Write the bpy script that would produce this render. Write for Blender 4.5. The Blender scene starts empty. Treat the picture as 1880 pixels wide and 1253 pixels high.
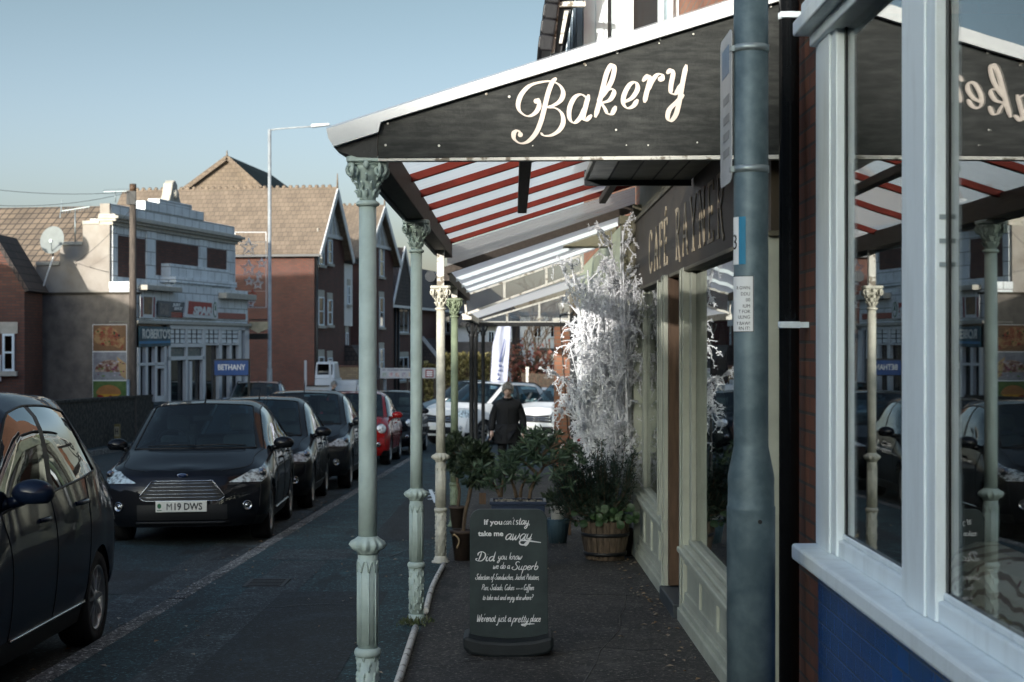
import bpy, bmesh, math, random
from mathutils import Vector, Matrix, noise
R = math.radians; PI = math.pi
sc = bpy.context.scene
col = sc.collection
# ------------------------------------------------------------------ camera, sky, sun, exposure
FPX, CX, CY, EYE, SLOPE = 3000.0, 943.0, 630.0, 1.6, 0.0233
cam_d = bpy.data.cameras.new('camera'); cam = bpy.data.objects.new('camera', cam_d); col.objects.link(cam)
cam.location = (0, 0, EYE); cam.rotation_euler = (R(90), 0, 0)
cam_d.sensor_width = 36.0; cam_d.lens = FPX / 1880 * 36; cam_d.clip_end = 3000; cam_d.clip_start = 0.05
cam_d.shift_x = -3 / 1880; cam_d.shift_y = 3.5 / 1880
cam_d.dof.use_dof = True; cam_d.dof.focus_distance = 9.0; cam_d.dof.aperture_fstop = 5.6
sc.camera = cam
SUN_EL, SUN_AZ = 10.0, 30.0          # elevation; degrees left of straight behind the camera
world = bpy.data.worlds.new('World'); sc.world = world; world.use_nodes = True
wn = world.node_tree; bg = wn.nodes['Background']
sky = wn.nodes.new('ShaderNodeTexSky'); sky.sky_type = 'NISHITA'; sky.sun_disc = False
sky.sun_elevation = R(SUN_EL); sky.sun_rotation = R(180 + SUN_AZ)
sky.air_density = 0.75; sky.dust_density = 4.0; sky.ozone_density = 0.8
# added directional sky tint: the half of the sky round the sun is cooled, the half ahead brightened low and dimmed higher
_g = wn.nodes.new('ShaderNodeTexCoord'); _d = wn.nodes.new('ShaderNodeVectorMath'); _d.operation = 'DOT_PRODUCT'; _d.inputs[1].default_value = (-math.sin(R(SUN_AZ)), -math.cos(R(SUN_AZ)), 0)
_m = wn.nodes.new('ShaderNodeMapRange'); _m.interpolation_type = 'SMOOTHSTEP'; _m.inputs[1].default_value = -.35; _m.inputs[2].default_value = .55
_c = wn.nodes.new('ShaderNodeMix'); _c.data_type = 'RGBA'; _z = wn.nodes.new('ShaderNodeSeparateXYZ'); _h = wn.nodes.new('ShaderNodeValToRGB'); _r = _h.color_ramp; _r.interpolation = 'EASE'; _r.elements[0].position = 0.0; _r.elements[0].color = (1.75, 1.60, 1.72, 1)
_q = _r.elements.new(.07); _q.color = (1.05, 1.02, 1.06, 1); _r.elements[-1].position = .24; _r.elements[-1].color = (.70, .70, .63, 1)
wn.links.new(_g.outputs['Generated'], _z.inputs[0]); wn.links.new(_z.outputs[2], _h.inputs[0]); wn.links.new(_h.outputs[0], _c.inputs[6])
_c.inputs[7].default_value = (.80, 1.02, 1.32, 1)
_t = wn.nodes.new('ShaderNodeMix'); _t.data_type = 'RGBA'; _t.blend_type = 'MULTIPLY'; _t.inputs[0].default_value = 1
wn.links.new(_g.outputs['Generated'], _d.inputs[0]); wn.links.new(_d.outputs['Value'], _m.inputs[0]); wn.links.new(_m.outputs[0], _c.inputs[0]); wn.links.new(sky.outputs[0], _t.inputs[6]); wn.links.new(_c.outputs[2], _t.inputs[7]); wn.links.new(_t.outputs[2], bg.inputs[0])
bg.inputs[1].default_value = 0.15
sun_d = bpy.data.lights.new('sun', 'SUN'); sun = bpy.data.objects.new('sun', sun_d); col.objects.link(sun)
sun_d.energy = 3.2; sun_d.angle = R(0.7); sun_d.color = (1.0, 0.95, 0.89)
SDIR = Vector((-math.sin(R(SUN_AZ)) * math.cos(R(SUN_EL)), -math.cos(R(SUN_AZ)) * math.cos(R(SUN_EL)), math.sin(R(SUN_EL))))
sun.rotation_euler = SDIR.to_track_quat('Z', 'Y').to_euler()
vs = sc.view_settings; vs.view_transform = 'Standard'; vs.look = 'None'; vs.gamma = 1.0; vs.exposure = 0.98
sc.cycles.max_bounces = 10; sc.cycles.transparent_max_bounces = 24; sc.cycles.use_denoising = True
sc.cycles.caustics_reflective = False; sc.cycles.caustics_refractive = False; sc.cycles.sample_clamp_indirect = 6

def P(x, y, Y): return Vector(((x - CX) * Y / FPX, Y, EYE - (y - CY) * Y / FPX))
def g(Y): return -SLOPE * Y
def kerbX(Y): return -2.605 + 0.0157 * Y
# ------------------------------------------------------------------ mesh builder
class MB:
    def __init__(s): s.v = []; s.f = []; s.sm = []
    def add(s, vs, fs, smooth=False):
        o = len(s.v); s.v += [tuple(v) for v in vs]
        s.f += [tuple(i + o for i in f) for f in fs]; s.sm += [smooth] * len(fs); return s
    def box(s, x0, x1, y0, y1, z0, z1):
        v = [(x, y, z) for x in (x0, x1) for y in (y0, y1) for z in (z0, z1)]
        return s.add(v, [(0, 1, 3, 2), (4, 6, 7, 5), (0, 4, 5, 1), (2, 3, 7, 6), (0, 2, 6, 4), (1, 5, 7, 3)])
    def hexa(s, b, t):
        n = len(b); v = list(b) + list(t)
        return s.add(v, [tuple(range(n - 1, -1, -1)), tuple(range(n, 2 * n))] + [(i, (i + 1) % n, n + (i + 1) % n, n + i) for i in range(n)])
    def prism(s, poly, ax, lo, hi):
        f = {'x': lambda a, b, c: (c, a, b), 'y': lambda a, b, c: (a, c, b), 'z': lambda a, b, c: (a, b, c)}[ax]
        return s.hexa([f(a, b, lo) for a, b in poly], [f(a, b, hi) for a, b in poly])
    def quad(s, *p): return s.add(p, [tuple(range(len(p)))])
    def beam(s, a, b, w, h, up=(0, 0, 1)):
        a = Vector(a); b = Vector(b); d = (b - a).normalized(); u = Vector(up)
        x = d.cross(u); x = x.normalized() if x.length > 1e-5 else Vector((1, 0, 0)); u = x.cross(d)
        q = [(-1, -1), (1, -1), (1, 1), (-1, 1)]
        return s.hexa([a + x * i * w / 2 + u * j * h / 2 for i, j in q], [b + x * i * w / 2 + u * j * h / 2 for i, j in q])
    def tube(s, pts, r, n=8, smooth=True):
        pts = [Vector(p) for p in pts]; m = len(pts); rs = r if isinstance(r, (list, tuple)) else [r] * m
        vs = []; ref = Vector((0.123, 0.456, 0.88))
        for i, p in enumerate(pts):
            d = (pts[min(i + 1, m - 1)] - pts[max(i - 1, 0)])
            d = d.normalized() if d.length > 1e-9 else Vector((0, 0, 1))
            if abs(d.dot(ref)) > .97: ref = Vector((0.9, 0.1, 0.2))
            x = d.cross(ref).normalized(); y = d.cross(x)
            vs += [p + (x * math.cos(2 * PI * k / n) + y * math.sin(2 * PI * k / n)) * rs[i] for k in range(n)]
        fs = [(i * n + k, i * n + (k + 1) % n, (i + 1) * n + (k + 1) % n, (i + 1) * n + k) for i in range(m - 1) for k in range(n)]
        s.add(vs, fs, smooth); o = len(s.v) - len(vs)
        s.f += [tuple(o + k for k in range(n)), tuple(o + (m - 1) * n + k for k in range(n - 1, -1, -1))]; s.sm += [False, False]
        return s
    def lathe(s, prof, loc=(0, 0, 0), n=24, ax='z', lobes=None, smooth=True, caps=True):
        vs = []
        for j, (r, z) in enumerate(prof):
            for k in range(n):
                a = 2 * PI * k / n; rr = r * (1 + (lobes[j] * math.cos(lobes[-1] * a) if lobes else 0))
                c, d = rr * math.cos(a), rr * math.sin(a)
                p = {'z': (c, d, z), 'x': (z, c, d), 'y': (c, z, d)}[ax]
                vs.append((p[0] + loc[0], p[1] + loc[1], p[2] + loc[2]))
        m = len(prof)
        fs = [(j * n + k, j * n + (k + 1) % n, (j + 1) * n + (k + 1) % n, (j + 1) * n + k) for j in range(m - 1) for k in range(n)]
        s.add(vs, fs, smooth); o = len(s.v) - len(vs)
        if not caps: return s
        s.f += [tuple(o + k for k in range(n - 1, -1, -1)), tuple(o + (m - 1) * n + k for k in range(n))]; s.sm += [False, False]
        return s
    def sphere(s, c, r, n=12, m=8):
        c = Vector(c); r = Vector(r) if not isinstance(r, (int, float)) else Vector((r, r, r))
        vs = [c + Vector((0, 0, r.z))]
        for j in range(1, m):
            t = PI * j / m
            vs += [c + Vector((r.x * math.sin(t) * math.cos(2 * PI * k / n), r.y * math.sin(t) * math.sin(2 * PI * k / n), r.z * math.cos(t))) for k in range(n)]
        vs.append(c - Vector((0, 0, r.z))); L = len(vs) - 1
        fs = [(0, 1 + k, 1 + (k + 1) % n) for k in range(n)]
        for j in range(m - 2): fs += [(1 + j * n + k, 1 + (j + 1) * n + k, 1 + (j + 1) * n + (k + 1) % n, 1 + j * n + (k + 1) % n) for k in range(n)]
        fs += [(L, 1 + (m - 2) * n + (k + 1) % n, 1 + (m - 2) * n + k) for k in range(n)]
        return s.add(vs, fs, True)
    def merge(s, other, M=None):
        o = len(s.v); s.v += [tuple(M @ Vector(v)) if M else v for v in other.v]
        s.f += [tuple(i + o for i in f) for f in other.f]; s.sm += other.sm; return s
    def build(s, name, m, parent=None, bevel=0.0, fix=True, solid=0.0, merge=False, ws=False):
        if ws and parent is not None:
            q = parent; M = Matrix.Identity(4)
            while q is not None: M = q.matrix_basis @ M; q = q.parent
            M = M.inverted(); s.v = [tuple(M @ Vector(v)) for v in s.v]
        me = bpy.data.meshes.new(name); me.from_pydata(s.v, [], s.f); me.update()
        if fix or merge:
            b = bmesh.new(); b.from_mesh(me)
            for f, q in zip(b.faces, s.sm): f.smooth = q
            if merge: bmesh.ops.remove_doubles(b, verts=b.verts, dist=1e-4)
            if fix: bmesh.ops.recalc_face_normals(b, faces=b.faces)
            b.to_mesh(me); b.free()
        else:
            for p, q in zip(me.polygons, s.sm): p.use_smooth = q
        boxuv(me)
        me.materials.append(m)
        o = bpy.data.objects.new(name, me); col.objects.link(o)
        if parent is not None: o.parent = parent
        if bevel:
            bv = o.modifiers.new('bevel', 'BEVEL'); bv.width = bevel; bv.segments = 2; bv.limit_method = 'ANGLE'; bv.angle_limit = R(40)
        if solid:
            so = o.modifiers.new('solid', 'SOLIDIFY'); so.thickness = solid; so.offset = 0
        return o
def boxuv(me):
    uv = me.uv_layers.new(name='UVMap').data; vs = me.vertices
    for p in me.polygons:
        n = p.normal; a = (abs(n.x), abs(n.y), abs(n.z)); k = a.index(max(a))
        for li in p.loop_indices:
            c = vs[me.loops[li].vertex_index].co
            uv[li].uv = (c.y, c.z) if k == 0 else ((c.x, c.z) if k == 1 else (c.x, c.y))
def tag(o, label=None, cat=None, group=None, kind=None):
    if label: o['label'] = label
    if cat: o['category'] = cat
    if group: o['group'] = group
    if kind: o['kind'] = kind
    return o
def thing(name, label, cat, loc=(0, 0, 0), rz=0.0, group=None, rot=None):
    o = bpy.data.objects.new(name, None); col.objects.link(o); o.empty_display_size = .1
    o.location = loc; o.rotation_euler = rot if rot else (0, 0, rz); return tag(o, label, cat, group)
def struct(name, mb, m, **k): return tag(mb.build(name, m, **k), kind='structure')
def copy_tree(o, parent=None):
    c = o.copy(); col.objects.link(c); c.parent = parent
    for ch in [x for x in o.children]: copy_tree(ch, c)
    return c
def smooth_path(pts, n=8, closed=False):
    pts = [Vector(p).to_3d() if len(p) == 2 else Vector(p) for p in pts]; out = []
    m = len(pts)
    if m < 3 and not closed: return pts
    for i in range(m if closed else m - 1):
        p0 = pts[i - 1] if (i > 0 or closed) else pts[0] * 2 - pts[1]; p1 = pts[i]; p2 = pts[(i + 1) % m]
        p3 = pts[(i + 2) % m] if (i + 2 < m or closed) else pts[-1] * 2 - pts[-2]
        for k in range(n):
            t = k / n
            out.append(.5 * ((2 * p1) + (p2 - p0) * t + (2 * p0 - 5 * p1 + 4 * p2 - p3) * t * t + (3 * p1 - p0 - 3 * p2 + p3) * t ** 3))
    if not closed: out.append(pts[-1])
    return out
# ------------------------------------------------------------------ materials
MATS = {}
def nm(name):
    m = bpy.data.materials.new(name); m.use_nodes = True; t = m.node_tree
    return m, t, t.nodes['Principled BSDF']
def N(t, k, **kw):
    n = t.nodes.new('ShaderNode' + k)
    for a, b in kw.items(): setattr(n, a, b)
    return n
def mixc(t, fac, a, b, mode='MIX'):
    n = N(t, 'Mix', data_type='RGBA', blend_type=mode)
    for s, v in ((0, fac), (6, a), (7, b)):
        if hasattr(v, 'links'): t.links.new(v, n.inputs[s])
        else: n.inputs[s].default_value = v if s == 0 else (*v, 1) if len(v) == 3 else v
    return n.outputs[2]
def ramp(t, inp, a, b, ca=(0, 0, 0), cb=(1, 1, 1)):
    r = N(t, 'ValToRGB'); e = r.color_ramp.elements; e[0].position = a; e[1].position = b
    e[0].color = (*ca, 1); e[1].color = (*cb, 1); t.links.new(inp, r.inputs[0]); return r.outputs[0]
def noi(t, scale, detail=5, vec=None, rough=.6):
    n = N(t, 'TexNoise'); n.inputs['Scale'].default_value = scale; n.inputs['Detail'].default_value = detail; n.inputs['Roughness'].default_value = rough
    t.links.new(vec if vec else N(t, 'TexCoord').outputs['Object'], n.inputs['Vector']); return n.outputs[0]
def mp(t, scale, src='Object', rot=(0, 0, 0)):
    c = N(t, 'TexCoord'); m = N(t, 'Mapping'); m.inputs['Scale'].default_value = scale; m.inputs['Rotation'].default_value = rot
    t.links.new(c.outputs[src], m.inputs['Vector']); return m.outputs[0]
def bump(t, p, h, s=.3, d=.01):
    b = N(t, 'Bump'); b.inputs['Strength'].default_value = s; b.inputs['Distance'].default_value = d
    t.links.new(h, b.inputs['Height']); t.links.new(b.outputs[0], p.inputs['Normal'])
def mat(name, c, rough=.6, metal=0.0, var=.25, scale=6, c2=None, bmp=.15, bs=60, stretch=None, coat=0, spec=.3, lo=.35, hi=.65):
    if name in MATS: return MATS[name]
    m, t, p = nm(name); MATS[name] = m
    v = mp(t, stretch) if stretch else None
    f = ramp(t, noi(t, scale, 6, v), lo, hi)
    b = c2 if c2 else tuple(x * (1 - var) for x in c)
    t.links.new(mixc(t, f, c, b), p.inputs['Base Color'])
    p.inputs['Roughness'].default_value = rough; p.inputs['Metallic'].default_value = metal
    p.inputs['Coat Weight'].default_value = coat; p.inputs['Coat Roughness'].default_value = .03; p.inputs['Specular IOR Level'].default_value = spec
    if bmp: bump(t, p, noi(t, bs, 3), bmp, .01)
    return m
def brick(name, a, b, mortar, w=.225, h=.075, ms=.012, bmp=.5, stain=.3, off=.5):
    if name in MATS: return MATS[name]
    m, t, p = nm(name); MATS[name] = m
    uv = N(t, 'TexCoord').outputs['UV']; k = N(t, 'TexBrick'); t.links.new(uv, k.inputs['Vector'])
    k.offset = off; k.inputs['Scale'].default_value = 1; k.inputs['Brick Width'].default_value = w; k.inputs['Row Height'].default_value = h
    k.inputs['Mortar Size'].default_value = ms; k.inputs['Mortar Smooth'].default_value = .3; k.inputs['Bias'].default_value = 0
    k.inputs['Color1'].default_value = (*a, 1); k.inputs['Color2'].default_value = (*b, 1); k.inputs['Mortar'].default_value = (*mortar, 1)
    f = ramp(t, noi(t, 1.3, 8), .4, .75)
    dk = mixc(t, f, (1, 1, 1), (1 - stain,) * 3)
    t.links.new(mixc(t, 1.0, k.outputs['Color'], dk, 'MULTIPLY'), p.inputs['Base Color'])
    p.inputs['Roughness'].default_value = .85
    inv = N(t, 'Math', operation='SUBTRACT'); inv.inputs[0].default_value = 1; t.links.new(k.outputs['Fac'], inv.inputs[1])
    bump(t, p, inv.outputs[0], bmp, .008)
    return m
def glass(name, tint=(.8, .85, .85), ior=1.6, rough=.0, wob=0.0):
    if name in MATS: return MATS[name]
    m = bpy.data.materials.new(name); m.use_nodes = True; t = m.node_tree; t.nodes.clear(); MATS[name] = m
    o = N(t, 'OutputMaterial'); mx = N(t, 'MixShader'); lw = N(t, 'LayerWeight'); lw.inputs[0].default_value = .5; f0 = ((ior - 1) / (ior + 1)) ** 2
    pw = N(t, 'Math', operation='POWER'); pw.inputs[1].default_value = 5; t.links.new(lw.outputs['Facing'], pw.inputs[0])
    f = N(t, 'Math', operation='MULTIPLY_ADD'); f.inputs[1].default_value = 1 - f0; f.inputs[2].default_value = f0; t.links.new(pw.outputs[0], f.inputs[0])
    a = N(t, 'BsdfTransparent'); a.inputs[0].default_value = (*tint, 1); b = N(t, 'BsdfGlossy'); b.inputs['Roughness'].default_value = rough
    b.inputs['Color'].default_value = (.95, .97, .97, 1)
    t.links.new(f.outputs[0], mx.inputs[0]); t.links.new(a.outputs[0], mx.inputs[1]); t.links.new(b.outputs[0], mx.inputs[2]); t.links.new(mx.outputs[0], o.inputs[0])
    if wob:
        bp = N(t, 'Bump'); bp.inputs['Strength'].default_value = wob; bp.inputs['Distance'].default_value = .02
        t.links.new(noi(t, 1.2, 1), bp.inputs['Height']); t.links.new(bp.outputs[0], b.inputs['Normal'])
    return m
def leafm(name, a, b, tr=.25):
    if name in MATS: return MATS[name]
    m, t, p = nm(name); MATS[name] = m
    gi = N(t, 'NewGeometry').outputs['Random Per Island']
    c = mixc(t, gi, a, b); t.links.new(c, p.inputs['Base Color']); p.inputs['Roughness'].default_value = .5
    tl = N(t, 'BsdfTranslucent'); t.links.new(c, tl.inputs[0]); mx = N(t, 'MixShader'); mx.inputs[0].default_value = tr
    t.links.new(p.outputs[0], mx.inputs[1]); t.links.new(tl.outputs[0], mx.inputs[2]); t.links.new(mx.outputs[0], t.nodes['Material Output'].inputs[0])
    return m
def sheetm(name, c, tr=.5, clear=0.0):
    if name in MATS: return MATS[name]
    m, t, p = nm(name); MATS[name] = m
    f = ramp(t, noi(t, 1.5, 6, mp(t, (1, 6, 1))), .35, .7); cc = mixc(t, f, c, tuple(x * .90 for x in c))
    t.links.new(cc, p.inputs['Base Color']); p.inputs['Roughness'].default_value = .35
    p.inputs['Specular IOR Level'].default_value = .2; tl = N(t, 'BsdfTranslucent'); t.links.new(cc, tl.inputs[0]); mx = N(t, 'MixShader'); mx.inputs[0].default_value = tr
    t.links.new(p.outputs[0], mx.inputs[1]); t.links.new(tl.outputs[0], mx.inputs[2]); m3 = N(t, 'MixShader'); m3.inputs[0].default_value = clear; tp = N(t, 'BsdfTransparent'); t.links.new(mx.outputs[0], m3.inputs[1]); t.links.new(tp.outputs[0], m3.inputs[2]); t.links.new(m3.outputs[0], t.nodes['Material Output'].inputs[0])
    return m
def ground_mat(name, c, c2, speck=0.0, bscale=90, patch=.35, crack=False):
    m, t, p = nm(name); MATS[name] = m
    big = ramp(t, noi(t, .45, 7, None, .7), .44, .56); fine = ramp(t, noi(t, 30, 6, None, .75), .40, .60)
    a = mixc(t, big, c, c2); k = mixc(t, fine, a, tuple(x * .15 for x in c2))
    mid = ramp(t, noi(t, 3.1, 8, None, .8), .52, .66); k = mixc(t, mid, k, tuple(x * 3.0 for x in c2))
    agg = ramp(t, noi(t, 40, 3, None, .7), .575, .65); k = mixc(t, agg, k, tuple(x * 4.5 for x in c))
    dst = ramp(t, noi(t, 1.3, 8, mp(t, (2.2, .5, 1)), .7), .56, .62); k = mixc(t, dst, k, tuple(x * .4 for x in c2))
    if speck:
        vo = N(t, 'TexVoronoi'); vo.inputs['Scale'].default_value = 4.2; vo.inputs['Randomness'].default_value = 1
        t.links.new(N(t, 'TexCoord').outputs['Object'], vo.inputs['Vector'])
        s = ramp(t, vo.outputs['Distance'], .045, .06, (1, 1, 1), (0, 0, 0))
        rnd = ramp(t, vo.outputs['Color'], .45, .5)
        ml = N(t, 'Math', operation='MULTIPLY'); t.links.new(s, ml.inputs[0]); t.links.new(rnd, ml.inputs[1])
        m2 = N(t, 'Math', operation='MULTIPLY'); t.links.new(ml.outputs[0], m2.inputs[0]); m2.inputs[1].default_value = speck
        k = mixc(t, m2.outputs[0], k, (.35, .36, .34))
    t.links.new(k, p.inputs['Base Color']); p.inputs['Roughness'].default_value = .8
    bump(t, p, noi(t, bscale, 4), .5, .01); return m
def textmesh(txt, size=1.0, shear=0.0, bold=0.0, sx=1.0, depth=.002, align='LEFT', space=1.0):
    cu = bpy.data.curves.new('lettering', 'FONT'); cu.body = txt; cu.size = size; cu.shear = shear; cu.offset = bold
    cu.extrude = depth; cu.align_x = align; cu.space_character = space; cu.resolution_u = 3
    o = bpy.data.objects.new('lettering', cu); col.objects.link(o); dg = bpy.context.evaluated_depsgraph_get()
    me = bpy.data.meshes.new_from_object(o.evaluated_get(dg)); bpy.data.objects.remove(o); bpy.data.curves.remove(cu)
    mb = MB(); mb.add([(v.co.x * sx, v.co.y, v.co.z) for v in me.vertices], [tuple(p.vertices) for p in me.polygons])
    bpy.data.meshes.remove(me); return mb
STROKE = [0]
def ribbon(mb, pts, wmin, wmax, nib=None, power=1.5, th=.003, taper=True):
    """flat pen stroke in the xy plane: thick where it runs along the nib direction"""
    n = len(pts); L = []; Rr = []
    for i, p in enumerate(pts):
        d = pts[min(i + 1, n - 1)] - pts[max(i - 1, 0)]
        if d.length < 1e-9: d = Vector((1, 0, 0))
        d.normalize(); k = abs(d.x * math.cos(nib) + d.y * math.sin(nib)) ** power if nib is not None else 1
        w = (wmin + (wmax - wmin) * k) / 2 * (min(1, .45 + .2 * i, .45 + .2 * (n - 1 - i)) if taper else 1); q = Vector((-d.y, d.x, 0)); L.append(p + q * w); Rr.append(p - q * w)
    if taper:
        pass
    STROKE[0] += 1; vs = []; e0 = (STROKE[0] % 7) * th * .12
    for i, (a, b) in enumerate(zip(L, Rr)): z = Vector((0, 0, th + e0 + th * .35 * i / n)); vs += [a, b, b + z, a + z]
    fs = []
    for i in range(n - 1):
        o = 4 * i; fs += [(o + 3, o + 2, o + 6, o + 7), (o, o + 4, o + 5, o + 1), (o, o + 3, o + 7, o + 4), (o + 1, o + 5, o + 6, o + 2)]
    fs += [(0, 1, 2, 3), (4 * n - 4, 4 * n - 1, 4 * n - 2, 4 * n - 3)]
    mb.add(vs, fs); return mb
GL = {  # single-stroke handwriting: x-height 1
 'a': (1.05, '.8 .85 .5 1 .15 .75 .05 .35 .25 0 .55 .2 .78 .7|.86 1 .75 .3 .85 0 1.05 .2'), 'b': (.95, '.12 2 .05 .5 .25 0 .6 .15 .7 .6 .5 .95 .15 .7'),
 'c': (.85, '.7 .8 .45 1 .1 .6 .15 .1 .45 0 .8 .25'), 'd': (1.05, '.8 .85 .5 1 .15 .75 .05 .35 .25 0 .55 .2 .78 .7|.88 2 .77 .3 .88 0 1.05 .2'),
 'e': (.85, '.05 .45 .5 .55 .62 .85 .35 1 .08 .6 .15 .1 .45 0 .8 .3'), 'f': (.7, '.75 1.8 .5 2 .35 1.6 .25 0 .15 -.8 0 -1|.05 1 .65 1.02'),
 'h': (1, '.1 2 .08 1 .08 0|.08 .55 .4 1 .65 .75 .62 .2 .75 0 .92 .15'), 'i': (.5, '.12 1 .05 .25 .2 0 .42 .2|.15 1.45 .17 1.5'),
 'j': (.5, '.3 1 .25 -.5 0 -.95 -.2 -.7|.33 1.45 .35 1.5'), 'k': (.9, '.1 2 .08 1 .08 0|.65 .95 .3 .6 .1 .45 .4 .4 .6 0 .85 .15'),
 'l': (.5, '.12 2 .05 .3 .2 0 .42 .2'), 'm': (1.5, '.08 1 .07 .5 .06 0|.06 .6 .35 1 .52 .75 .5 0|.5 .6 .85 1 1.05 .75 1.03 .2 1.15 0 1.35 .15'),
 'n': (1, '.08 1 .07 .5 .06 0|.06 .6 .4 1 .63 .75 .6 .2 .75 0 .92 .15'), 'o': (.85, '.5 1 .15 .85 .05 .4 .2 .02 .55 .1 .7 .6 .5 1 .45 .95'),
 'p': (.9, '.15 1 .1 0 .05 -1|.1 .6 .45 1 .75 .7 .6 .1 .2 .05'), 'r': (.7, '.08 1 .07 .5 .06 0|.06 .5 .35 .95 .6 .9'),
 's': (.72, '.6 .85 .3 1 .1 .75 .5 .35 .4 .02 .05 .1'), 't': (.62, '.28 1.6 .18 .25 .35 0 .6 .2|0 1.05 .3 1.08 .55 1.1'),
 'u': (1, '.1 1 .06 .3 .25 0 .55 .25|.67 1 .62 .2 .75 0 .95 .15'), 'w': (1.2, '.05 1 .08 .1 .25 0 .5 .7|.5 .8 .53 .1 .7 0 .98 .6 1 1.05'),
 'x': (.8, '.05 1 .6 0|.6 1 .05 0'), 'y': (.95, '.1 1 .06 .4 .25 .1 .55 .35|.7 1 .6 -.4 .3 -1 .02 -.75 .4 -.2 .92 .2'),
 'v': (.85, '.05 1 .2 .1 .3 0 .6 .6 .65 1'), 'z': (.8, '.05 1 .6 1 .05 0 .65 .02'), 'g': (.95, '.75 .85 .45 1 .1 .6 .25 .05 .55 .2 .75 .9|.8 1 .7 -.5 .4 -1 .05 -.75 .5 -.2 .9 .2'),
 'q': (.9, '.75 .85 .45 1 .1 .6 .25 .05 .55 .2 .75 .9|.8 1 .72 -1'),
 'D': (1.55, '.55 1.9 .45 1 .3 .1|.0 1.2 .05 1.75 .6 2 1.2 1.6 1.3 .8 .9 .1 .35 .02 -.1 .2 -.15 .5 .1 .55'), 'S': (1.3, '1.15 1.75 .85 2 .45 1.8 .5 1.3 .95 .8 .9 .2 .4 0 -.05 .25 -.1 .6 .2 .7'),
 'W': (1.7, '.05 1.8 .2 .5 .35 0 .7 1.2|.75 1.6 .85 .4 1 0 1.4 1.2 1.45 1.9'), 'J': (.9, '.3 1.9 .9 1.9|.65 1.9 .55 .3 .2 0 -.1 .3'),
 'P': (1.05, '.3 1.9 .2 .8 .1 0|.0 1.6 .5 2 .95 1.6 .7 1.05 .3 .95'), 'C': (1.1, '.95 1.6 .75 2 .3 1.6 .1 .8 .3 .1 .7 0 1.05 .4'), 'I': (.6, '.3 1.9 .2 .8 .1 0'),
 "'": (.3, '.15 2 .08 1.6'), ',': (.4, '.12 .15 .05 -.3'), '?': (.9, '.1 1.6 .4 2 .75 1.6 .4 1 .35 .6|.33 .1 .35 .02'), '&': (1.2, '.1 .2 .4 1.1 1 .9|.2 .3 .9 .5 1.1 1.2')}
def script(mb, txt, x, y, h, slant=.25, w0=.12, w1=.26, cond=1.0, nib=R(75), sp=1.0):
    for ch in txt:
        if ch == ' ': x += .6 * h * cond; continue
        adv, st = GL[ch]
        for part in st.split('|'):
            q = [float(k) for k in part.split()]; pts = [(q[i], q[i + 1]) for i in range(0, len(q), 2)]
            pts = [Vector((x + (a * cond + b * slant) * h, y + b * h, 0)) for a, b in pts]
            ribbon(mb, smooth_path(pts, 5), w0 * h, w1 * h, nib, 1.3, .0015)
        x += adv * h * cond * sp
    return x
def script_width(txt, h, cond, sp=1.0): return sum(.6 * h * cond if c == ' ' else GL[c][0] * h * cond * sp for c in txt)
def leaves(mb, pts, rnd, L=(.03, .06), W=.35, up=.2, fold=.25):
    """one small folded leaf per (position, outward direction)"""
    for p, d in pts:
        l = rnd.uniform(*L); d = (d + Vector((rnd.gauss(0, .45), rnd.gauss(0, .45), rnd.gauss(0, .45) + up))).normalized()
        x = d.cross(Vector((rnd.gauss(0, 1), rnd.gauss(0, 1), rnd.gauss(0, 1)))); x = x.normalized() if x.length > 1e-4 else Vector((1, 0, 0))
        n = x.cross(d); w = l * W
        mb.add([p, p + d * l * .5 + x * w + n * fold * w, p + d * l, p + d * l * .5 - x * w + n * fold * w], [(0, 1, 2), (0, 2, 3)])
def cloud(rnd, c, r, n, shell=.5):
    out = []
    for _ in range(n):
        d = Vector((rnd.gauss(0, 1), rnd.gauss(0, 1), rnd.gauss(0, 1))).normalized(); k = shell + (1 - shell) * rnd.random()
        out.append((Vector(c) + Vector((d.x * r[0], d.y * r[1], d.z * r[2])) * k, d))
    return out
# ------------------------------------------------------------------ palette
M_road = ground_mat('asphalt_road', (.012, .030, .034), (.006, .017, .020), .5)
M_pave = ground_mat('asphalt_pavement', (.017, .044, .048), (.0085, .025, .028), .7)
M_fore = ground_mat('forecourt_concrete', (.042, .037, .031), (.019, .0175, .0155), .45)
M_kerb = ground_mat('kerb_stone', (.17, .165, .15), (.085, .082, .074))
M_earth = ground_mat('earth', (.10, .10, .08), (.07, .075, .055))
M_iron = mat('painted_iron', (.46, .555, .51), .45, var=.18, scale=9, bmp=.25, bs=45)
M_irongreen = mat('green_painted_iron', (.24, .29, .19), .5, var=.35, scale=7)
M_ironwhite = mat('weathered_cream_iron', (.62, .60, .50), .55, var=.3, scale=10)
M_black = mat('black_paint', (.016, .017, .018), .4, var=.4)
M_blackiron = mat('flaking_black_iron', (.014, .015, .016), .5, c2=(.10, .10, .09), scale=22, lo=.62, hi=.70)
M_board = mat('weathered_black_board', (.013, .0145, .013), .65, c2=(.050, .052, .047), scale=7, stretch=(1, 1, 5), bmp=.2, lo=.42, hi=.75)
M_letter = mat('cream_lettering', (.66, .57, .49), .6, var=.08)
M_white = mat('white_paint', (.74, .815, .84), .45, c2=(.62, .68, .69), scale=4, stretch=(3, 3, .6), lo=.48, hi=.80, bmp=.2, bs=40)
M_whitetrim = mat('white_trim', (.66, .67, .66), .45, var=.10, scale=3)
M_peel = mat('peeling_white_paint', (.62, .60, .54), .7, c2=(.20, .17, .13), scale=16, lo=.55, hi=.62, bmp=.4)
M_red = mat('rust_red_paint', (.15, .016, .008), .8, var=.35, scale=5)
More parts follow.
